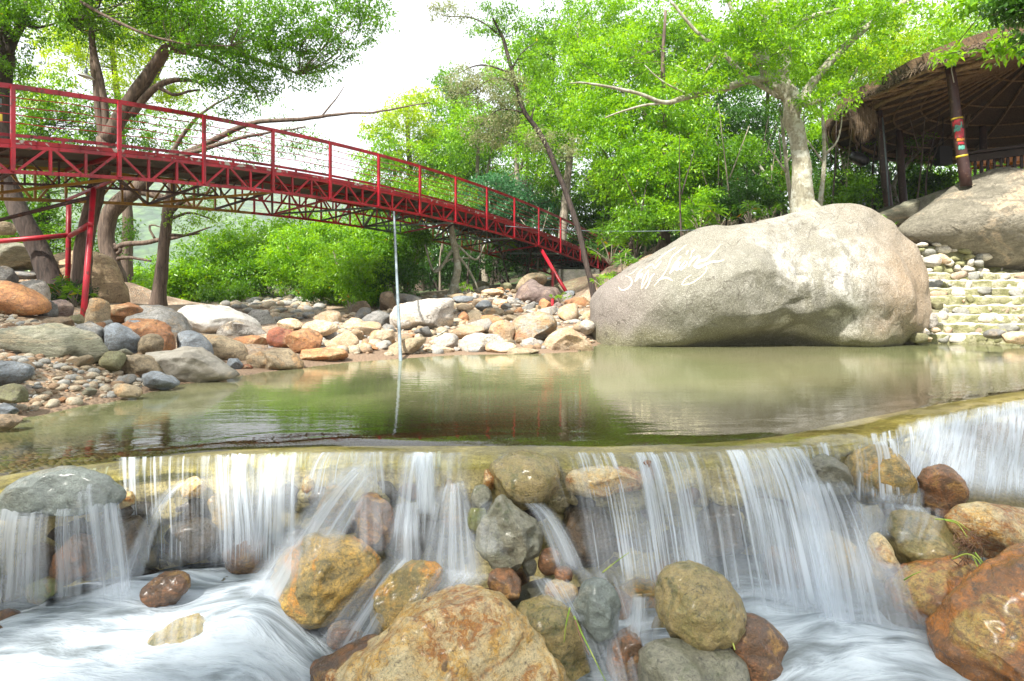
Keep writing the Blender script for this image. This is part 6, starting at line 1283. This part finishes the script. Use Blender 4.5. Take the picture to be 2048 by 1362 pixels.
tree("slim dark trunk forking under the bridge beside the pale whale rock", [
    [(316, 612, 16, 14), (324, 540, 16, 13), (331, 470, 16, 12), (336, 425, 16, 12), (345, 360, 16, 10), (352, 300, 16, 8)], [(304, 610, 16, 6), (318, 520, 16, 5), (327, 440, 16, 4), (332, 400, 16, 4)],
    [(336, 430, 16, 7), (372, 400, 16, 5), (430, 380, 16, 3)], [(340, 470, 16, 4), (375, 470, 16, 3), (420, 455, 16, 1.5)], [(336, 440, 16, 4), (380, 425, 16, 3), (425, 440, 16, 1.5)]], 'bark_brown',
    [(385, 445, 16, 55, 28, .7, 'bright'), (420, 430, 16, 50, 25, .7, 'bright'), (330, 345, 17, 70, 30, .8), (400, 385, 16, 55, 22, .6)], 'mid', lp=6, dens=.45)
# --- bushes under the arch (bright, sunlit)
bush = [((285, 590, 19, 45, 34, .9), 'bright'), ((265, 560, 24, 40, 40, 1.2), 'mid'), ((360, 560, 24, 70, 60, 1.6), 'bright'), ((430, 520, 25, 70, 70, 1.8), 'bright'), ((505, 545, 24, 60, 55, 1.6), 'mid'), ((520, 490, 26, 80, 60, 1.8), 'bright'), ((590, 520, 23, 70, 70, 1.7), 'bright'), ((615, 470, 25, 80, 60, 1.8), 'bright'),
        ((680, 530, 20, 70, 80, 1.7), 'bright'), ((735, 560, 19, 65, 60, 1.4), 'bright'), ((730, 490, 22, 80, 60, 1.6), 'mid'), ((645, 585, 20, 45, 30, 1.), 'mid'), ((450, 590, 22, 60, 26, 1.), 'mid'), ((330, 590, 26, 50, 40, 1.2), 'bright'), ((790, 570, 19, 50, 60, 1.2), 'deep'), ((800, 500, 21, 70, 60, 1.4), 'mid')]
lab = ["bright shrub between the gnarled tree and the slim dark trunk", "mid green shrub behind the gnarled tree", "bright green bush at the left end of the row under the bridge", "tall bright bush second from left under the bridge", "mid green bush in the hollow of the far bank", "high bright bush behind the hollow under the bridge", "yellow green feathery bush above the scree", "bright bush crown behind the yellow green one", "large bright leafy bush left of the grey pipe", "bright leafy bush hanging low beside the grey pipe",
       "mid green bush touching the underside of the bridge by the pipe", "low mid green shrub at the foot of the scree", "low green shrub along the top of the scree", "bright bush beyond the slim dark trunk", "dark green bush in the shade right of the pipe", "mid green bush right of the pipe under the bridge"]
for (b, kd), lb in zip(bush, lab):
    px, py, D, rx, ry, rd = b; yb = py + ry * .8 + 18
    tree(lb, [[(px + rx * .2, min(yb, 640), D + .3, 5), (px, py + ry * .3, D, 4), (px - rx * .2, py - ry * .4, D, 2)], [(px + rx * .25, min(yb, 640), D + .2, 3), (px + rx * .5, py, D, 2)]], 'bark_grey',
         [(px, py, D, rx, ry, rd), (px - rx * .5, py + ry * .25, D - .4, rx * .5, ry * .5, rd * .5), (px + rx * .45, py - ry * .2, D - .3, rx * .55, ry * .6, rd * .5), (px, py + ry * .5, D - .5, rx * .7, ry * .35, rd * .4)], kd, lp=7.5, dens=.95, cat='bush', name='leafy_bush', group=None, twigs=.12, spr=14)
# --- middle trees behind the bridge
tree("yellow green feathery tree behind the middle of the bridge", [[(840, 590, 36, 10), (835, 450, 36, 9), (820, 330, 36, 7), (815, 220, 36, 4)]], 'bark_brown',
    [(810, 260, 35, 80, 65, 2.4, 'lime'), (760, 320, 35, 60, 60, 2), (850, 330, 35, 90, 70, 2.5), (780, 390, 35, 90, 50, 2.5), (880, 250, 36, 50, 60, 1.8), (870, 400, 34, 80, 50, 2), (845, 200, 36, 40, 30, 1.4, 'lime')], 'bright', lp=7, dens=.9)
tree("darker green tree behind the yellow green feathery one", [[(930, 560, 42, 9), (925, 350, 42, 7), (905, 190, 42, 4)]], 'bark_brown',
    [(905, 190, 42, 50, 60, 2.2), (940, 260, 42, 60, 70, 2.5), (920, 340, 41, 70, 60, 2.5), (970, 330, 40, 80, 80, 2.5)], 'mid', lp=6.5, dens=.8, hole=-.1)
tree("blue green fern leaved tree behind the railing", [[(990, 560, 31, 8), (1000, 450, 31, 7), (990, 350, 31, 4)]], 'bark_brown', [(1000, 400, 30, 95, 60, 2.4), (1060, 440, 29, 70, 60, 1.8), (940, 430, 30, 70, 45, 1.8), (1110, 400, 30, 60, 70, 1.8, 'mid')], 'blue', lp=7, dens=1.1)
tree("slender leaning tree with wispy foliage in front of the end of the bridge", [
    [(1192, 612, 17.5, 9), (1176, 540, 17.5, 8.5), (1155, 450, 17.5, 8.5), (1118, 350, 17.5, 8), (1085, 275, 17.5, 7.5), (1050, 225, 17.5, 7), (1025, 150, 17.5, 6), (1005, 75, 17.5, 5), (985, 35, 17.5, 3)],
    [(1020, 145, 17.5, 3), (965, 130, 17.5, 2.5), (920, 145, 17.5, 1)], [(1028, 160, 17.5, 3), (980, 160, 17.5, 2), (935, 190, 17.5, 1)], [(1005, 75, 17.5, 3), (950, 38, 17.5, 2), (885, 32, 17.5, 1)], [(1022, 140, 17.5, 3), (1045, 105, 17.5, 2), (1075, 82, 17.5, 1)],
    [(1078, 265, 17.5, 4), (1062, 240, 17.5, 3), (1070, 215, 17.5, 2)], [(1050, 225, 17.5, 3), (1000, 220, 17.5, 2), (960, 250, 17.5, 1)]], 'bark_dark',
    [(960, 30, 17.5, 80, 32, .8), (1000, 60, 17.5, 60, 40, .8), (900, 30, 17.5, 50, 25, .6, 'dry'), (940, 170, 17.5, 70, 45, .8, 'dry'), (1000, 200, 17.5, 70, 60, .9, 'dry'), (1070, 120, 17.5, 60, 40, .8), (980, 260, 17.5, 80, 40, .9, 'dry'), (1100, 300, 17.5, 70, 40, .8, 'dry')], 'mid', lp=6, dens=.75, hole=-.05)
tree("bare branched pale shrub under the arch beside the forest", [[(905, 590, 20, 9), (915, 540, 20, 9), (908, 490, 20, 8), (900, 430, 20, 6)], [(905, 500, 20, 4), (870, 545, 20, 3), (850, 490, 20, 2)], [(908, 500, 20, 3), (940, 545, 20, 3), (955, 580, 20, 2)], [(905, 480, 20, 3), (950, 520, 20, 2.5), (970, 490, 20, 1.5)], [(868, 543, 20, 2.5), (900, 520, 20, 2), (940, 515, 20, 1.5)]], 'bark_pale', [(910, 400, 21, 70, 40, 1.2)], 'mid', lp=7, dens=.6)
# --- right hand wood
tree("broad leafy tree with a pale brown trunk left of the great boulder", [
    [(1328, 500, 21, 13), (1326, 440, 21, 12), (1318, 390, 21, 12), (1300, 330, 21, 8), (1290, 220, 21, 5)], [(1318, 400, 21, 8), (1330, 300, 21, 7), (1325, 150, 21, 5), (1330, 20, 21, 3)], [(1322, 395, 21, 6), (1370, 290, 21, 5), (1390, 250, 21, 3)], [(1320, 415, 21, 4), (1270, 390, 21, 3), (1240, 360, 21, 2)]], 'bark_brown',
    [(1250, 330, 20, 110, 80, 1.8), (1330, 250, 21, 120, 90, 2), (1210, 240, 21, 100, 80, 2), (1290, 410, 19.5, 70, 50, 1.4), (1215, 370, 29, 60, 50, 1.4), (1240, 140, 22, 120, 80, 2.2), (1360, 380, 20.5, 70, 70, 1.4)], 'bright', lp=8.5, dens=.8, hole=-.1)
tree("tall leafy tree right of the leaning slender one", [[(1120, 560, 28, 10), (1130, 400, 28, 9), (1150, 200, 28, 6), (1160, 40, 28, 3)]], 'bark_grey', [(1180, 90, 27, 90, 90, 2.2), (1130, 200, 27, 80, 90, 2.2), (1080, 300, 28, 80, 70, 2), (1230, 30, 27, 80, 50, 2), (1090, 150, 28, 60, 50, 1.6)], 'bright', lp=7, dens=.8, hole=-.08)
tree("big pale barked tree standing behind the great boulder", [
    [(1618, 440, 15, 29), (1608, 380, 15, 24), (1602, 320, 15, 20), (1592, 260, 15, 20), (1580, 200, 15, 21), (1562, 160, 15, 20), (1570, 110, 15, 15), (1555, 50, 15, 13), (1540, -50, 15, 10)],
    [(1575, 195, 15, 15), (1545, 162, 15, 14), (1528, 130, 15, 13), (1528, 60, 15, 9), (1515, -40, 15, 7)], [(1530, 140, 15, 8), (1500, 90, 15, 7), (1470, 30, 15, 6), (1445, -30, 15, 4)],
    [(1548, 158, 15, 9), (1500, 160, 15, 9), (1440, 178, 15, 8), (1380, 192, 14.8, 7), (1330, 205, 14.6, 5), (1260, 182, 14.4, 4), (1180, 168, 14.2, 2.5), (1140, 165, 14, 1.2)], [(1330, 205, 14.6, 3), (1270, 215, 14.5, 2.5), (1210, 235, 14.4, 1.5)],
    [(1560, 195, 15, 6), (1490, 150, 15, 6), (1440, 100, 15, 5), (1390, 60, 15, 4), (1340, 0, 15, 3)], [(1600, 205, 15, 11), (1622, 170, 15, 10), (1670, 115, 15, 9), (1740, 50, 15, 7), (1830, -10, 15, 5)],
    [(1604, 210, 15, 7), (1640, 198, 15, 6), (1680, 185, 15, 4), (1720, 130, 15, 3), (1735, 90, 15, 2)], [(1585, 60, 15, 7), (1600, 40, 15, 6), (1650, 25, 15, 5), (1700, 15, 15, 3)], [(1440, 100, 15, 3), (1400, 150, 15, 2), (1350, 130, 15, 1.2)], [(1380, 190, 14.8, 3), (1330, 165, 14.7, 2), (1290, 130, 14.6, 1)]], 'bark_pale',
    [(1620, 60, 15, 120, 60, 1.4), (1500, 20, 14.5, 130, 50, 1.6), (1700, 130, 15, 80, 60, 1.2), (1440, 80, 15.5, 70, 60, 1.2), (1760, 30, 14.5, 100, 50, 1.4), (1640, 130, 16, 70, 50, 1.), (1560, 110, 14.2, 80, 60, .8), (1420, 160, 14.6, 90, 40, .8), (1650, 200, 14.4, 60, 40, .7), (1500, 80, 14., 90, 60, .8)], 'bright', lp=9, dens=.5, hole=.02)
for (ax, bx_, cx_, yb, yt, D, lb) in [(1588, 1572, 1560, 440, 210, 15.8, "thin twisted stem against the left of the pale trunk"), (1638, 1650, 1640, 430, 190, 15.8, "thin twisted stem against the right of the pale trunk"), (1800, 1790, 1840, 425, 300, 21.5, "slanting thin trunk under the pavilion"), (1560, 1540, 1500, 440, 300, 20, "thin stem slanting left in the dark wood")]:
    tree(lb, [[(ax, yb, D, 5), (bx_, (yb + yt) / 2, D, 4.5), (cx_, yt, D, 3)], [(bx_, (yb + yt) / 2, D, 3), (bx_ + 30, (yb + yt) / 2 - 40, D, 2), (bx_ + 36, yt, D, 1)], [(bx_, (yb + yt) / 2 + 20, D, 2.5), (bx_ - 35, (yb + yt) / 2 - 30, D, 1.5)]], 'bark_pale', [(cx_, yt, D, 40, 30, .6)], 'mid', lp=7, dens=.5, name='thin_tree')
back = [(1420, 240, 24, 120, 90, 'deep'), (1480, 340, 23, 120, 70, 'deep'), (1400, 120, 26, 130, 90, 'mid'), (1560, 300, 24, 90, 90, 'deep'), (1540, 120, 25, 120, 100, 'mid'), (1680, 240, 23, 100, 90, 'bright'), (1700, 100, 24, 120, 90, 'bright'), (1800, 90, 22, 110, 70, 'lime'), (1930, 60, 20, 110, 60, 'bright'),  # dark leaf kinds on low crowns paint in the shade gaps
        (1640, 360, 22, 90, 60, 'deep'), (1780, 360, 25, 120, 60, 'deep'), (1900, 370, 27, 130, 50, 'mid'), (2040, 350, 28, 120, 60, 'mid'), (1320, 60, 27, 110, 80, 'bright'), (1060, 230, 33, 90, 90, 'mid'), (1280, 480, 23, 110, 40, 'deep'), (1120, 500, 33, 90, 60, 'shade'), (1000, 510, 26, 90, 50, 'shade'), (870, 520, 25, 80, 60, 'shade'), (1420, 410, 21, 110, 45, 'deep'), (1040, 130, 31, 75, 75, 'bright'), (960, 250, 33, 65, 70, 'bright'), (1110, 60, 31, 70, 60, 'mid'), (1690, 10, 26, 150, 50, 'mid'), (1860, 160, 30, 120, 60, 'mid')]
adj = ["left of the pale trunk, at mid height", "left of the pale trunk, low and dense", "high left of the pale trunk", "close behind the pale trunk", "high behind the pale trunk's fork", "right of the pale trunk, bright and open", "high right of the pale trunk", "yellow green, above the left end of the thatch", "bright, above the thatch at the right", "dark, at the foot of the pale trunk", "dark, seen through the pavilion posts", "mid green, seen below the thatch", "mid green, behind the orange chairs",
       "high and bright left of the pale tree", "behind the leaning slender tree", "dark, beside the red path railing", "very dark, behind the end of the bridge", "very dark, under the arch right of the bare shrub", "very dark, under the arch behind the bare shrub", "dark, just above the great boulder's left shoulder", "bright, high behind the crown of the leaning tree", "bright, left of the leaning tree above the railing", "high, between the leaning tree and the tall leafy one", "topmost, above the pale tree", "mid green, far behind the thatch"]
for (px, py, D, rx, ry, kd), lb in zip(back, adj):
    yb = H and HY - (land(*(np.array([v]) for v in P(px, py, D)[:2]))[0] - H) * F / D
    tree("woodland tree " + lb, [[(px + 12, yb, D + 1, 6), (px - 6, (yb + py) / 2, D + 1, 5.5), (px, py - ry * .3, D + .6, 3)], [(px + 2, (yb + py) / 2, D + 1, 3.5), (px + rx * .5, py, D + .5, 2)]], 'bark_grey' if kd != 'shade' else 'bark_dark',
         [(px, py, D, rx, ry, 2.0), (px - rx * .5, py + ry * .3, D - .8, rx * .6, ry * .5, 1.), (px + rx * .5, py + ry * .1, D - .8, rx * .55, ry * .55, 1.)], kd, lp=7.5, dens=.62, name='woodland_tree', twigs=.12, hole=-.12)
for i, (px, py, D, rx, ry, kd, lb) in enumerate([(1260, 450, 18.6, 70, 45, 'mid', "leafy shrub above the left slope of the great boulder"), (1385, 420, 18.2, 80, 45, 'bright', "bright shrub behind the fan palms"), (1480, 400, 18.0, 80, 50, 'deep', "dark shrub left of the big pale trunk"), (1555, 380, 18.5, 60, 60, 'mid', "tall shrub close left of the big pale trunk"),
        (1690, 390, 18.0, 60, 50, 'mid', "shrub close right of the big pale trunk"), (1745, 400, 22.5, 60, 45, 'deep', "dark shrub seen between the first two pavilion posts"), (1860, 375, 24, 70, 35, 'mid', "shrub beyond the painted post"), (1190, 505, 33, 60, 60, 'deep', "dark shrub behind the far end of the bridge"), (1330, 330, 19.0, 80, 60, 'bright', "bright sapling crown in front of the brown trunk"), (1440, 320, 19.5, 90, 60, 'mid', "mid height leafy thicket left of the pale tree"), (1195, 430, 31, 75, 60, 'mid', "tall shrub beyond the last railing posts"), (1215, 380, 32, 70, 60, 'deep', "dark tall shrub beyond the railing, above the other")]):
    tree(lb, [[(px, py + ry + 10, D, 4), (px + 5, py, D, 3), (px - 8, py - ry * .6, D, 1.5)]], 'bark_dark', [(px, py, D, rx, ry, 1.2), (px + rx * .4, py - ry * .4, D - .3, rx * .5, ry * .5, .6), (px - rx * .4, py + ry * .3, D - .3, rx * .5, ry * .4, .6)], kd, lp=8, dens=.75, cat='bush', name='leafy_bush', twigs=.1)
# far tree wall, no single crown can be told apart
rsw = np.random.default_rng(77); n = 4200
wx_ = rsw.uniform(600, 2300, n); wD = rsw.uniform(36, 56, n); top = np.interp(wx_, [600, 760, 900, 1000, 1100, 1200, 1400, 2300], [470, 400, 330, 240, 170, 110, 90, 120]); wy_ = top + (560 - top) * rsw.random(n) ** .8
Cw = np.stack([(wx_ - 1024) / F * wD, wD, H - (wy_ - HY) / F * wD], 1)
fo_ = leaf_mesh('far_wood', Cw, np.full(n, .34), np.full(n, 1.0), 20, LM['mid'], None, 78); tag(fo_, "dense green woodland filling the slope beyond the bridge", 'woodland', kind='stuff')
n = 1500; wx_ = rsw.uniform(-500, 760, n); wD = rsw.uniform(34, 60, n); top = np.interp(wx_, [-500, 0, 200, 400, 480, 560, 760], [380, 470, 545, 540, 500, 490, 450]); wy_ = top + (620 - top) * rsw.random(n) ** .8
Cw = np.stack([(wx_ - 1024) / F * wD, wD, H - (wy_ - HY) / F * wD], 1)
fo_ = leaf_mesh('valley_wood', Cw, np.full(n, .34), np.full(n, 1.0), 20, LM['bright'], None, 79); tag(fo_, "low bright green woodland down the valley on the left", 'woodland', kind='stuff')
# thin dark stems of the understory
ORD = 'first second third fourth fifth sixth seventh eighth ninth tenth eleventh twelfth thirteenth fourteenth fifteenth sixteenth seventeenth eighteenth nineteenth twentieth'.split() + ['twenty-first', 'twenty-second', 'twenty-third', 'twenty-fourth', 'twenty-fifth', 'twenty-sixth']
for i in range(26):
    px = [880, 935, 960, 985, 1020, 1050, 1075, 1250, 1270, 1290, 1365, 1385, 1405, 1425, 1445, 1470, 1495, 1515, 1540, 1560, 1660, 1690, 1720, 1745, 1830, 1850][i]; D = 17.5 + (i * 7 % 5) if px > 1200 else 23 + (i * 5 % 4); rr = random.Random(i)
    yb = HY - (land(*(np.array([v]) for v in P(px, 450, D)[:2]))[0] - H) * F / D; hh = rr.uniform(190, 300) * (1 if px > 1200 else .55); dx = rr.uniform(-35, 35)
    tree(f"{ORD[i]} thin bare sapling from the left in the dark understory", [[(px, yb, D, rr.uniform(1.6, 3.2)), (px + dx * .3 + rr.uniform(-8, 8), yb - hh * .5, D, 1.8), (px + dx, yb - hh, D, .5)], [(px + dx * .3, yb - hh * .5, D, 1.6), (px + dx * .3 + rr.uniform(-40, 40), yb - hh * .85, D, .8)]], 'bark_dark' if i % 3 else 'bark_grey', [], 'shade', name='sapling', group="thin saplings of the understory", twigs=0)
# near leaves reaching in at the top right, from a tree on the right
tree("near tree overhanging from the right, its leaf sprays at the top right corner", [
    [(3600, 700, 6.5, 60), (3500, 300, 6.5, 50), (3200, -200, 6.2, 40), (2500, -500, 5.8, 26), (2000, -620, 5.2, 16)], [(2700, -420, 6, 16), (2300, -150, 6, 8), (2080, 20, 6, 3)], [(2400, -520, 5.8, 14), (1600, -900, 4.2, 8)]], 'bark_brown',
    [(2040, 10, 6.2, 70, 40, .3, 'deep'), (1950, 5, 7.5, 60, 20, .4, 'bright'), (1900, 108, 8.2, 40, 8, .2, 'bright'), (2010, 95, 7.5, 40, 18, .2, 'bright'), (2120, 60, 6.5, 60, 60, .5, 'deep')], 'deep', lp=16, dens=.55, spr=30, per=14)
# unseen crowns added over and behind the photographer to shade weir and bank
def overhead(label, pts, bx__, kd='mid'):
    e = empty('added_shade_tree', bx__, label, 'tree'); rs = np.random.default_rng(len(label)); C = []
    for (x, y, z, r_, rz__) in pts:
        n = int(r_ * r_ * 26); q = rs.normal(size=(n, 3)); q /= np.linalg.norm(q, axis=1)[:, None]; q *= (rs.random(n) ** .4)[:, None]; C.append(np.array((x, y, z)) + q * (r_, r_, rz__))
    C = np.concatenate(C); leaf_mesh('crown', C, np.full(len(C), .13), np.full(len(C), .38), 22, LM[kd], e, 4, org=np.array(bx__)); mb_ = MB(); b0 = np.array(bx__, float)
    top_ = b0 + (0, 0, pts[0][2] - b0[2] - .6); mb_.tube(catmull([b0 - (0, 0, .3), b0 + (.1, .1, 2), top_], 6), np.linspace(.28, .16, 13), 10)
    for (x, y, z, r_, _) in pts: mb_.tube(catmull([top_ - (0, 0, 1), (top_ + (x, y, z)) / 2 + (0, 0, .3), (x, y, z)], 5), np.linspace(.12, .03, 11), 7)
    mb_.build('trunk', M['bark_brown'], e, smooth=True)
OVER = True
if OVER:
    overhead("tree behind the camera on the left bank whose crown shades the weir", [(-3.6, -1.2, 6.6, 2.6, .9), (-1.2, -.6, 6.9, 2.2, .8), (-4.6, 1.2, 6.6, 2.0, .8), (-2.2, -3., 7, 2.4, .8), (-.5, -2.3, 7.1, 2.0, .7)], (-6.5, -2.0, -.2))
    overhead("tree left of the picture whose crown shades the gravel bank", [(-8.6, 4.4, 7.3, 2.5, .8), (-6.8, 1.6, 7.4, 2.2, .8), (-10.5, 7.5, 7.4, 2.4, .8), (-9.5, 2, 7.5, 2, .8)], (-11.5, 4.0, 1.0))
    overhead("tree behind the camera on the right whose crown shades the weir", [(1.2, -1.0, 6.7, 2.4, .8), (3.4, -.4, 6.8, 2.4, .8), (5.6, .6, 7.0, 2.2, .8), (2.8, -3.2, 7, 2.4, .8)], (6.5, -3.0, -.2))

# ------------------------------------------------------------------ low plants
def palm_plant(label, px, py, D, s, n=7, seed=0, group=None):
    rs = np.random.default_rng(seed); b0 = P(px, py, D); b0[2] = max(b0[2] - s * .3, gz(b0[0], b0[1]) if D < 30 else b0[2] - s); e = empty('fan_palm', b0, label, 'plant', group); VS = []; FS = []; mb_ = MB()
    for i in range(n):
        a = rs.uniform(0, 6.28); tilt = rs.uniform(.15, .9); L_ = s * rs.uniform(.6, 1.1); tip = b0 + np.array((math.cos(a) * math.sin(tilt) * L_, math.sin(a) * math.sin(tilt) * L_, math.cos(tilt) * L_))
        mb_.tube(catmull([b0, (b0 + tip) / 2 + (0, 0, .1 * s), tip], 3), .006 + .006 * s, 5); dn = (tip - b0) / L_; sd1 = np.cross(dn, (0, 0, 1)); sd1 /= np.linalg.norm(sd1) + 1e-9; u1 = np.cross(sd1, dn)
        for k in range(8):
            b1 = (k - 3.5) * .48; d1 = dn * math.cos(b1) + sd1 * math.sin(b1); d1[2] -= .25; l1 = s * rs.uniform(.35, .5); w1 = np.cross(d1, u1); w1 /= np.linalg.norm(w1) + 1e-9; m1 = tip + d1 * l1 * .5; t1 = tip + d1 * l1 - (0, 0, l1 * .2); n0 = len(VS)
            VS += [tip, m1 + w1 * l1 * .07, t1, m1 - w1 * l1 * .07]; FS += [(n0, n0 + 1, n0 + 2), (n0, n0 + 2, n0 + 3)]
    mb_.build('stem', M['bark_grey'], e, smooth=True); o = mesh_np('leaf_blades', np.array(VS) - b0, FS, LM['bright' if seed % 2 else 'mid'], smooth=False, parent=e)
    o.data.attributes.new('lv', 'FLOAT', 'FACE').data.foreach_set('value', np.repeat(rs.random(len(FS) // 2), 2).astype(np.float32))
for i, (px, py, D, s, lb) in enumerate([(1215, 470, 22, .9, "fan palm below the end of the railing"), (1222, 520, 20, .9, "fan palm at the dark foot of the bridge"), (1245, 545, 17, .7, "fan palm behind the great boulder's left edge"), (1215, 580, 15.5, .5, "low fan palm where the leaning tree meets the boulder"), (1270, 500, 19, .9, "fan palm under the red path railing"),
        (1370, 470, 18, .8, "fan palm above the left slope of the great boulder"), (1400, 455, 17.5, .8, "fan palm peeping over the great boulder, second from left"), (1440, 440, 17.5, .9, "tall fan palm above the great boulder left of the pale trunk"), (1500, 440, 17, .7, "fan palm midway to the pale trunk"), (1355, 440, 19, .9, "fan palm behind the brown trunk"),
        (1540, 440, 16, .5, "small fan palm beside the pale trunk"), (1740, 455, 15.5, .5, "small plant between the two large boulders"), (1765, 462, 15, .4, "tiny plant at the notch between the boulders"), (1190, 640, 13.5, .25, "yellow green seedling at the foot of the leaning tree"), (1005, 500, 24, 1.2, "leafy clump in the shade behind the tan slab"), (1120, 600, 17.5, .3, "green tuft on the rubble by the brown domed boulder"), (700, 640, 15.5, .4, "green tuft among the brown rocks on the far bank"), (935, 590, 19, .4, "green tuft at the top of the rubble slope"),
        (128, 590, 11.6, .4, "leafy shoots against the dark left trunk"), (150, 605, 11.5, .4, "dark leafy shoots between the red posts")]):
    palm_plant(lb, px, py, D, s, 9, i)
# dark shrubs at the foot of the left trunks
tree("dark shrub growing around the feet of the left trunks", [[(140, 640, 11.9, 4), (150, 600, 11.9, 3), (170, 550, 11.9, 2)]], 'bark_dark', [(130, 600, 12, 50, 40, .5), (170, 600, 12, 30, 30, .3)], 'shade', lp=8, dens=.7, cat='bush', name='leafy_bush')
# grass stems and root tangle caught in the rocks
def stem(label, pts, r_, mat, name='grass_stem'):
    mb_ = MB(); c = catmull([P(*q) for q in pts], 6); mb_.tube(c, np.linspace(r_, r_ * .45, len(c)), 6); tag(mb_.build(name, mat, smooth=True), label, 'grass')
M['stemg'] = paint("fresh_green_stem", (.22, .36, .03), .5, (.30, .36, .06), .5); M['stemd'] = paint("dead_brown_stem", (.22, .12, .07), .7)
stem("single green blade slanting out of the right falls", [(1205, 1145, 2.95), (1230, 1125, 2.93), (1258, 1105, 2.9)], .0035, M['stemg'])
stem("short green blade lying on the olive grey boulder", [(1140, 1215, 2.62), (1132, 1250, 2.6), (1128, 1285, 2.6)], .004, M['stemg'])
stem("long green blade trailing down over the blue grey stone", [(1148, 1232, 2.6), (1165, 1270, 2.56), (1190, 1320, 2.5), (1215, 1370, 2.4)], .004, M['stemg'])
stem("red brown withered blade beside the long green one", [(1150, 1240, 2.58), (1162, 1275, 2.55), (1178, 1310, 2.5)], .004, M['stemd'])
stem("green shoot between the round shiny boulder and the flat one", [(1455, 1268, 2.62), (1465, 1285, 2.6), (1470, 1300, 2.58)], .006, M['stemg'])
for i, pts in enumerate([[(1870, 1038, 3.0), (1910, 1042, 2.95), (1940, 1062, 2.92)], [(1905, 1118, 2.9), (1935, 1108, 2.85), (1960, 1125, 2.8), (1972, 1170, 2.75), (1958, 1215, 2.7), (1935, 1240, 2.66)], [(1950, 1105, 2.85), (1975, 1140, 2.8), (1985, 1175, 2.75), (1965, 1210, 2.7)], [(1945, 1110, 2.85), (1962, 1150, 2.8), (1970, 1190, 2.75), (1945, 1235, 2.7)], [(1808, 1160, 2.9), (1825, 1150, 2.85), (1842, 1143, 2.82)], [(1890, 1040, 2.95), (1915, 1048, 2.93), (1935, 1075, 2.9)]]):
    stem(["green stem lying across the top of the right rocks", "long curved green stem looping down beside the red brown boulder", "outer green stem of the loop by the orange red boulder", "inner green stem of the loop by the red brown boulder", "short green stem on the shoulder of the red brown boulder", "thin green stem bending over the flat yellow tan boulder"][i], pts, .0038, M['stemg'])
mb_ = MB(); random.seed(3)
for i in range(46):
    x, y = random.uniform(1905, 1960), random.uniform(1055, 1125); D = 2.95; mb_.tube(catmull([P(x, y, D), P(x + random.uniform(-15, 25), y + random.uniform(0, 20), D - .03), P(x + random.uniform(-10, 30), y + random.uniform(10, 45), D - .02)], 3), .0016, 4)
tag(mb_.build('root_tangle', M['stemd'], smooth=True), "reddish tangle of fine roots washed up between the right boulders", 'roots')
for lb, pts, mt in [("dead pale twig lying below the large square block", [(858, 692, 11.4), (870, 675, 11.5), (890, 662, 11.7)], 'bark_pale')]:
    mb_ = MB(); mb_.tube(catmull([P(*q) for q in pts], 5), .018, 6); mb_.tube([P(870, 677, 11.5), P(876, 690, 11.3)], .012, 5); tag(mb_.build('twig', M[mt], smooth=True), lb, 'twig')
print("LEAVES", NLEAF[0])

# ------------------------------------------------------------------ air
mh = bpy.data.materials.new("air"); mh.use_nodes = True; t = mh.node_tree; t.nodes.clear(); oo = t.nodes.new("ShaderNodeOutputMaterial"); pvn = t.nodes.new("ShaderNodeVolumePrincipled")
pvn.inputs['Color'].default_value = (.90, .95, 1, 1); pvn.inputs['Density'].default_value = .00042; t.links.new(pvn.outputs[0], oo.inputs['Volume'])
mb_ = MB(); mb_.box((0, 700, 101), 2000, 1620, 208); tag(mb_.build("haze", mh), kind='stuff')
